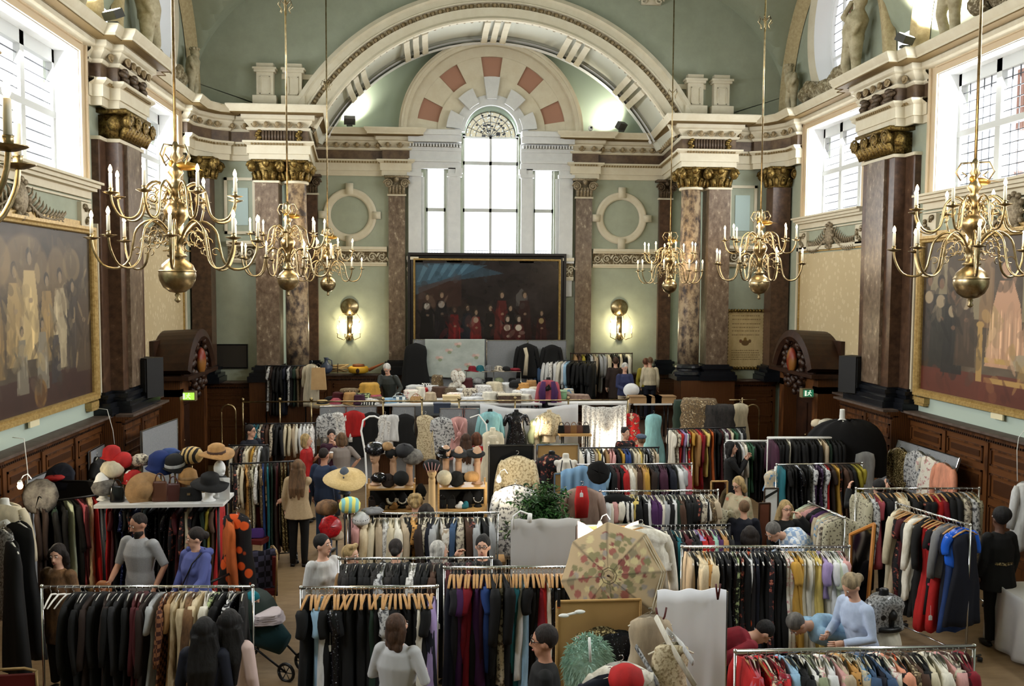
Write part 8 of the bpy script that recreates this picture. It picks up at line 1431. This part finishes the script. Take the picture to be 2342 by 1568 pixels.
# net canopy with lamp, fur jacket, parasol
P = PY(1372, 1205, 9.6); lamp(P, 'lamp blazing under the pink net in front of the blue cloth', 26, (1, .86, .66))
A, B = PY(1322, 1192, 9.7), PY(1462, 1192, 9.7); drape(A[0], B[0], 9.75, A[2], A[2]-.62, M('pink_net', (226, 206, 196), .9, c2=(210, 180, 172), scale=6), 'pale pink net shawl lit by the blazing lamp', 'net_shawl', 3, .08, 'shawl', .14)  # pinkish lamplight is put into the colour of the white net
hf(1466, 1190, 9.1, 'whitefur', 'jacket', 'long-haired cream fur jacket on a wooden hanger above the parasol', .5, 'wood', wide=1.3, thick=.09)
board(rectY(1318, 1200, 1470, 1300, 9.9, .1), 'tan board standing behind the pink net', M('tan_pinboard', (176, 140, 88)), .014, name='notice_board', cat='notice board')
C = Vector(PY(1402, 1318, 8.05)); ax = (Vector(CAM)-C).normalized(); ax = (ax+Vector((-.25, 0, .05))).normalized(); t = thing('parasol', 'open beige parasol printed with red and cream flowers', 'parasol', tuple(C)); Rm = ax.to_track_quat('Z', 'Y').to_matrix(); R_ = .5; n = 8; b = MB(); rings = 40; sub = 16; N = n*sub
vc = []; base_c = np.array((176, 154, 120.)); r_ = random.Random(2)
fl = [(r_.uniform(0, 2*PI), r_.uniform(.12, .8), r_.uniform(.025, .07), r_.choice([(134, 78, 70), (196, 180, 134), (132, 124, 88), (146, 136, 126), (150, 92, 80), (120, 114, 80), (140, 128, 100)])) for _ in range(170)]
for i in range(rings+1):
    u = i/rings
    for k in range(N):
        q = 2*PI*k/N+.2; seg = (k % sub)/sub; rr = R_*u*(1-.075*math.sin(PI*seg)*1.0); h = .17*(1-u*u)-.015*math.sin(PI*seg)*u
        b.v.append(tuple(Rm@Vector((rr*math.cos(q), rr*math.sin(q), h)))); c = base_c.copy()
        for fq, fr, fs, fc in fl:
            dx = rr/R_*math.cos(q)-fr*math.cos(fq); dy = rr/R_*math.sin(q)-fr*math.sin(fq)
            if dx*dx+dy*dy < fs*fs*1.3: c = np.array(fc, float)
        if k % sub == 0 and u > .1: c = c*.72
        vc.append(lin(c))
# finer colour: subdivide the cloth into more rings for the printed flowers
b.f = [(i*N+k, i*N+(k+1) % N, (i+1)*N+(k+1) % N, (i+1)*N+k) for i in range(rings) for k in range(N)]
o = b.build('canopy', VC(.85), t, True, col=np.array(vc)); s_ = o.modifiers.new('thick', 'SOLIDIFY'); s_.thickness = .006
for k in range(n): q = 2*PI*k/n+.2; MB().tube([Rm@Vector((.03*math.cos(q), .03*math.sin(q), .165)), Rm@Vector((R_*.6*math.cos(q), R_*.6*math.sin(q), .1)), Rm@Vector((R_*1.01*math.cos(q), R_*1.01*math.sin(q), -.005))], .004, 4).build('rib', M('rib_brown', (90, 76, 56), .6), t, True)
MB().tube([Rm@Vector((0, 0, .21)), Rm@Vector((0, 0, -.55))], .01, 8).build('shaft', m_woodd, t, True); b = MB(); [b.tube([Rm@Vector((r*math.cos(q), r*math.sin(q), .172-.3*r*r)) for q in [2*PI*j/8+.2 for j in range(9)]], .004, 4) for r in (.05, .075)]; b.build('centre_stitching', M('rib_brown', (90, 76, 56)), t)
b = MB(); [b.tube([Rm@Vector((R_*rr*(1-.0)*math.cos(q), R_*rr*math.sin(q), .172*(1-rr*rr)+.004)) for q in (2*PI*k/8+.2, 2*PI*(k+.5)/8+.2 if False else 2*PI*(k+1)/8+.2)], .005, 4) for rr in (.93, .97) for k in (0, 7, 6)]; b.build('edge_stripes', FB['cream'], t)
# tan board, feather fan, sheer dress, cloth-covered board at the bottom
board(rectY(1272, 1372, 1462, 1568, 7.75, .1), 'tall tan board behind the mint feather fan', M('tan_pinboard', (176, 140, 88)), .012, name='notice_board', cat='notice board', fm=m_pine)
C = PY(1343, 1515, 7.45); t = thing('feather_fan', 'big fluffy mint-green feather fan on the tan board', 'feather fan', tuple(C)); b = MB(); r_ = random.Random(4)
b.ell((0, .0, 0), (.17, .05, .2), 16, 10)
for k in range(1500):
    q = r_.uniform(0, 2*PI); r = .2*math.sqrt(r_.random()); x, z = r*math.cos(q), r*math.sin(q)*1.25; y = -r_.uniform(0, .07)*(1-r*3.5); l = r_.uniform(.035, .075); d = Vector((math.cos(q)+r_.uniform(-.6, .6), r_.uniform(-.8, .1), math.sin(q)*.8+r_.uniform(-.6, .5)-.1)).normalized(); p = Vector((x, y, z)); sd = d.cross(Vector((0, 1, 0))).normalized()*.0045
    b.add([p-sd, p+d*l*.5-sd*1.3, p+d*l+Vector((0, 0, -.02)), p+d*l*.5+sd*1.3, p+sd], [(0, 1, 2, 3, 4)])
b.build('feathers', M('mint_feather', (200, 232, 216), .9, c2=(172, 210, 194), scale=12), t); MB().tube([(0, -.09, .26), (.01, -.1, .05)], .012, 6).build('quill', m_whitepl, t, True)
tag(MB().ell((0, 0, 0), (.05, .02, .018), 10, 6).ell((.14, 0, .03), (.05, .02, .018), 10, 6).tube([(0, 0, 0), (.14, 0, .03)], .012, 6).build('white_clasp_belt', m_whitepl, None, True), 'belt with two white oval clasps hanging on the tan board', 'belt').location = tuple(PY(1290, 1407, 7.6)); hf(1380, 1432, 7.6, 'goldsequin', 'dress', 'gold and brown sequinned dress behind the feather fan', 1.0, None); hf(1415, 1440, 7.55, 'sequin', 'dress', 'black sequinned dress right of the feather fan', 1.0, None)
hf(1487, 1392, 7.35, 'beige', 'gown', 'sheer beige slip dress hanging below the parasol', .95, 'ivory', sleeves=0); hf(1535, 1455, 7.0, 'creamlace', 'gown', 'cream lace and satin gown sliding down beside the white cloth', .9, 'ivory', wide=.8, sleeves=0)
for a, b_, c_, r, f, lab in (((1500, 1410), (1530, 1470), (1590, 1568), .035, 'ivory', 'ivory satin sash slanting down by the white cloth board'), ((1455, 1478), (1480, 1520), (1505, 1568), .03, 'silversequin', 'glittering silver band slanting across the bottom'), ((1525, 1440), (1560, 1475), (1585, 1515), .03, 'white', 'white strap curving beside the ivory sash')): tag(MB().tube([PY(*a, 7.2), PY(*b_, 7.0), PY(*c_, 6.8)], r, 8, flat=.4).build('sash', FB[f], None, True), lab, 'sash')
hf(1420, 1500, 6.9, 'whitefur', 'jacket', 'white fur-trimmed jacket at the bottom below the feather fan', .5, 'ivory', wide=1.1); hf(1395, 1528, 6.75, 'navy', 'jacket', 'navy jacket with a white fur collar at the bottom edge', .5, 'ivory'); hat(PY(1432, 1560, 6.6), 'cap', 'red', 'red and white hat at the bottom edge', 0, 1.3)
Yw = 7.6; board(rectY(1508, 1354, 1658, 1568, Yw, .1), 'board under the bright white cloth beside the parasol', m_felt, .01); A, B = PY(1503, 1353, Yw-.05), PY(1661, 1353, Yw-.05); drape(A[0], B[0], Yw-.05, A[2]+.012, .15, M('white_cloth', (236, 236, 240), .85), 'bright white cloth clipped over the board beside the parasol', nf=3, amp=.02, sag=0)
t = thing('clothes_peg', 'large dark red clip on the corner of the white cloth', 'clip', tuple(PY(1642, 1355, Yw-.1))); MB().tube([(0, 0, -.06), (-.012, 0, .02), (-.02, 0, .08)], .009, 6).build('jaw', M('clip_red', (80, 30, 28), .5), t, True); MB().tube([(0, 0, -.06), (.012, 0, .02), (.02, 0, .08)], .009, 6).build('jaw', M('clip_red', (80, 30, 28)), t, True)
t = thing('clothes_peg', 'dark red clip between the parasol and the white cloth', 'clip', tuple(PY(1512, 1415, Yw-.25))); MB().tube([(0, 0, -.04), (-.03, 0, .02), (-.045, 0, .1)], .009, 6).build('jaw', M('clip_red', (80, 30, 28)), t, True); MB().tube([(0, 0, -.04), (.03, 0, .02), (.045, 0, .1)], .009, 6).build('jaw', M('clip_red', (80, 30, 28)), t, True)
t = thing('spring_clip', 'black and orange clip on top of the tan board', 'clip', tuple(PY(1278, 1372, 7.6))); MB().box((0, 0, .02), (.025, .03, .16)).build('arm', m_blackm, t); MB().box((0, -.002, -.06), (.027, .03, .012)).build('tip', FB['orange'], t)
# ---------------------------------------------------------------- right side
Q = [PY(1944, 1360, 9.5), PY(1985, 1366, 9.15), PY(2000, 1198, 9.3), PY(1946, 1222, 9.7)]; Q = [Vector(q) for q in Q]; Q[1].z = Q[0].z; t = board([q for q in Q], 'leaning rectangular mirror in an orange pine frame beside the gown rack', M('mirror_glass', (120, 110, 100), .05, 1.), .022, name='framed_mirror', cat='mirror', fm=M('orange_pine', (176, 116, 52), .45))
tag(MB().tube([(Q[0]+Q[1])/2, (Q[0]+Q[1])/2+Vector((0, .3, -Q[0].z))], .015, 6).build('mirror_prop', m_pine, None, True), 'wooden prop holding up the leaning pine-framed mirror', 'prop')
bust(2022, 1344, 8.8, 'dark form in a silver sequinned top and white skirt beside the blonde woman in blue', m_blackm, 'silversequin', 'blouse', .42, gl='silver and black sequinned top on the dark form', sleeves=0); P = PY(2022, 1440, 8.8); g = thing('skirt', 'long white pleated skirt with a black belt on the dark form', 'skirt', (P[0], 8.8, P[2]+.1), PI/2); garment(g, 'ivory', 'skirt', .9, rnd, .13, 0, hashang=True); MB().tube([(.12*math.cos(q), .17*math.sin(q), -.06) for q in [j*PI/10 for j in range(21)]], .03, 6).build('belt', m_blackm, g, True)
Bp = [PX(2045, 1120, 7.1), PX(2192, 1160, 7.1), PX(2195, 1047, 7.1), PX(2042, 1000, 7.1)]; z0 = .85; board([(Bp[0][0]-.25, Bp[3][1], z0), (Bp[0][0]-.25, Bp[2][1], z0), (Bp[2][0], Bp[2][1], Bp[2][2]), (Bp[3][0], Bp[3][1], Bp[3][2])], 'grey board leaning on the right dado behind the peach blouse', m_felt, .012)
for px, py, f, k, L, lab in ((2058, 1015, 'goldsequin', 'jacket', .75, 'black and gold leaf-print jacket on the grey board'), (2100, 1022, 'silverlace', 'jacket', .72, 'black and silver jacket on the grey board'), (2125, 1035, 'floral', 'dress', .8, 'pink floral dress on a green hanger on the grey board'), (2160, 1050, 'peach', 'blouse', .5, 'peach pleated blouse on the grey board')): hf(px, py, 0, f, k, lab, L, 'padded', rz=.1, X=6.88, wide=1.05)
bust(2356, 1092, 11.7, 'form in a white ruffled dress at the far right edge', m_blackm, 'white', 'dress', 1.0, gl='white ruffled dress at the far right edge', sleeves=1)
A = PZ(2320, 1345, .8); table(A[0]-.1, A[0]+1.2, A[1]-1.6, A[1]+.3, .78, 'table under a white cloth at the right edge', M('white_cloth_top', (206, 204, 202))); drape(A[0]-.15, A[0]+1.2, A[1]-1.65, .8, .03, m_sheet, 'white tablecloth falling to the floor at the right edge', 'tablecloth', 6, .06, 'tablecloth', 0); o = drape(0, 1.9, 0, .8, .03, m_sheet, 'side fall of the white tablecloth facing the aisle at the right edge', 'tablecloth', 6, .05, 'tablecloth', 0); o.location = (A[0]-.13, A[1]+.3, 0); o.rotation_euler = (0, 0, -PI/2)
# black cloak over a form, white arm, straw hat, sign
P = PY(1925, 1000, 15.6); t = thing('mannequin_torso', 'white headless form wearing a huge black tulle cape by the right dado', 'mannequin', (P[0], 15.6, 0), 0, 'display mannequins'); zz = PY(1918, 935, 15.6)[2]; MB().tube([(0, 0, .02), (0, 0, zz-.4)], .015, 8).lathe([(.16, 0), (.16, .02)], n=14).build('stand', m_blackm, t, True); remesh(MB().tube([(0, 0, zz-.5), (0, 0, zz-.25), (0, 0, zz-.18), (0, 0, zz)], [.14, .15, .055, .05], 14, flat=.7).build('torso', m_whitepl, t, True), .013)
c = MB(); n = 30
for i in range(9):
    u = i/8
    for k in range(n): q = 2*PI*k/n; r = .14+.55*math.sin(min(1, u*1.3)*PI/2); c.v.append((P[0]+.1+r*1.1*math.cos(q)*(1+.06*math.sin(q*7)), 15.6+r*.6*math.sin(q), zz-.2-.95*u*u-.05*u+.02*math.sin(q*9)))
c.f = [(i*n+k, i*n+(k+1) % n, (i+1)*n+(k+1) % n, (i+1)*n+k) for i in range(8) for k in range(n)]+[tuple(range(n))]
tag(c.build('tulle_cape', M('black_tulle', (10, 9, 11), .95), None, True), 'huge black tulle cape spreading over the right end of the coat racks', 'cape')
hf(1978, 1030, 15.2, 'lavender' if False else 'lightgrey', 'gown', 'pale lilac grey gown below the black tulle cape', 1.3, None, sleeves=0); hat((PY(1868, 1000, 16.7)[0], 16.7, 1.8), 'cap', M('pale_straw', (206, 192, 166), .7), 'pale straw hat resting on the white rack frame', 0, 1.1)
hf(1893, 955, 16.4, 'ivory', 'dress', 'ivory dress hung above the white rack, left of the tulle cape', .6, None, sleeves=0)
t = board(rectY(1748, 1116, 1779, 1150, 12.4, .9), 'tilted black and white sign in a dark frame beside the blonde girl', M('sign_bw', (214, 214, 214), .6), .012, name='framed_sign', cat='sign', fm=m_woodd); c0 = t.location; q = PY(1763, 1128, 12.35); MB().prism([Vector(PY(1750, 1134, 12.36))-c0, Vector(PY(1778, 1118, 12.36))-c0, Vector(PY(1778, 1124, 12.36))-c0, Vector(PY(1750, 1141, 12.36))-c0], (0, 0, 0), (0, -.004, 0)).build('dark_band', m_blackm, t)
t = board(rectY(1735, 1150, 1760, 1210, 12.0, .1), 'reddish brown wooden board below the black and white sign', M('red_board', (96, 52, 34), .7), .012, name='wooden_board', cat='board', fm=m_woodd)
bust(1778, 1066, 14.0, 'scarf bundle form at the end of the purple print rack', m_whitepl, 'blueprint', 'blouse', .4, gl='bundle of blue and cream scarves on the form', sleeves=0)
board(rectY(1625, 1100, 1662, 1180, 13.0, .6), 'upright mirror in a pale frame beside the woman in the floral jacket', M('mirror_glass', (120, 110, 100)), .014, name='standing_mirror', cat='mirror', fm=m_pine)
hf(1640, 1150, 12.0, 'snake', 'dress', 'patterned dress dangling at the end of the zebra rack', .8, 'black');
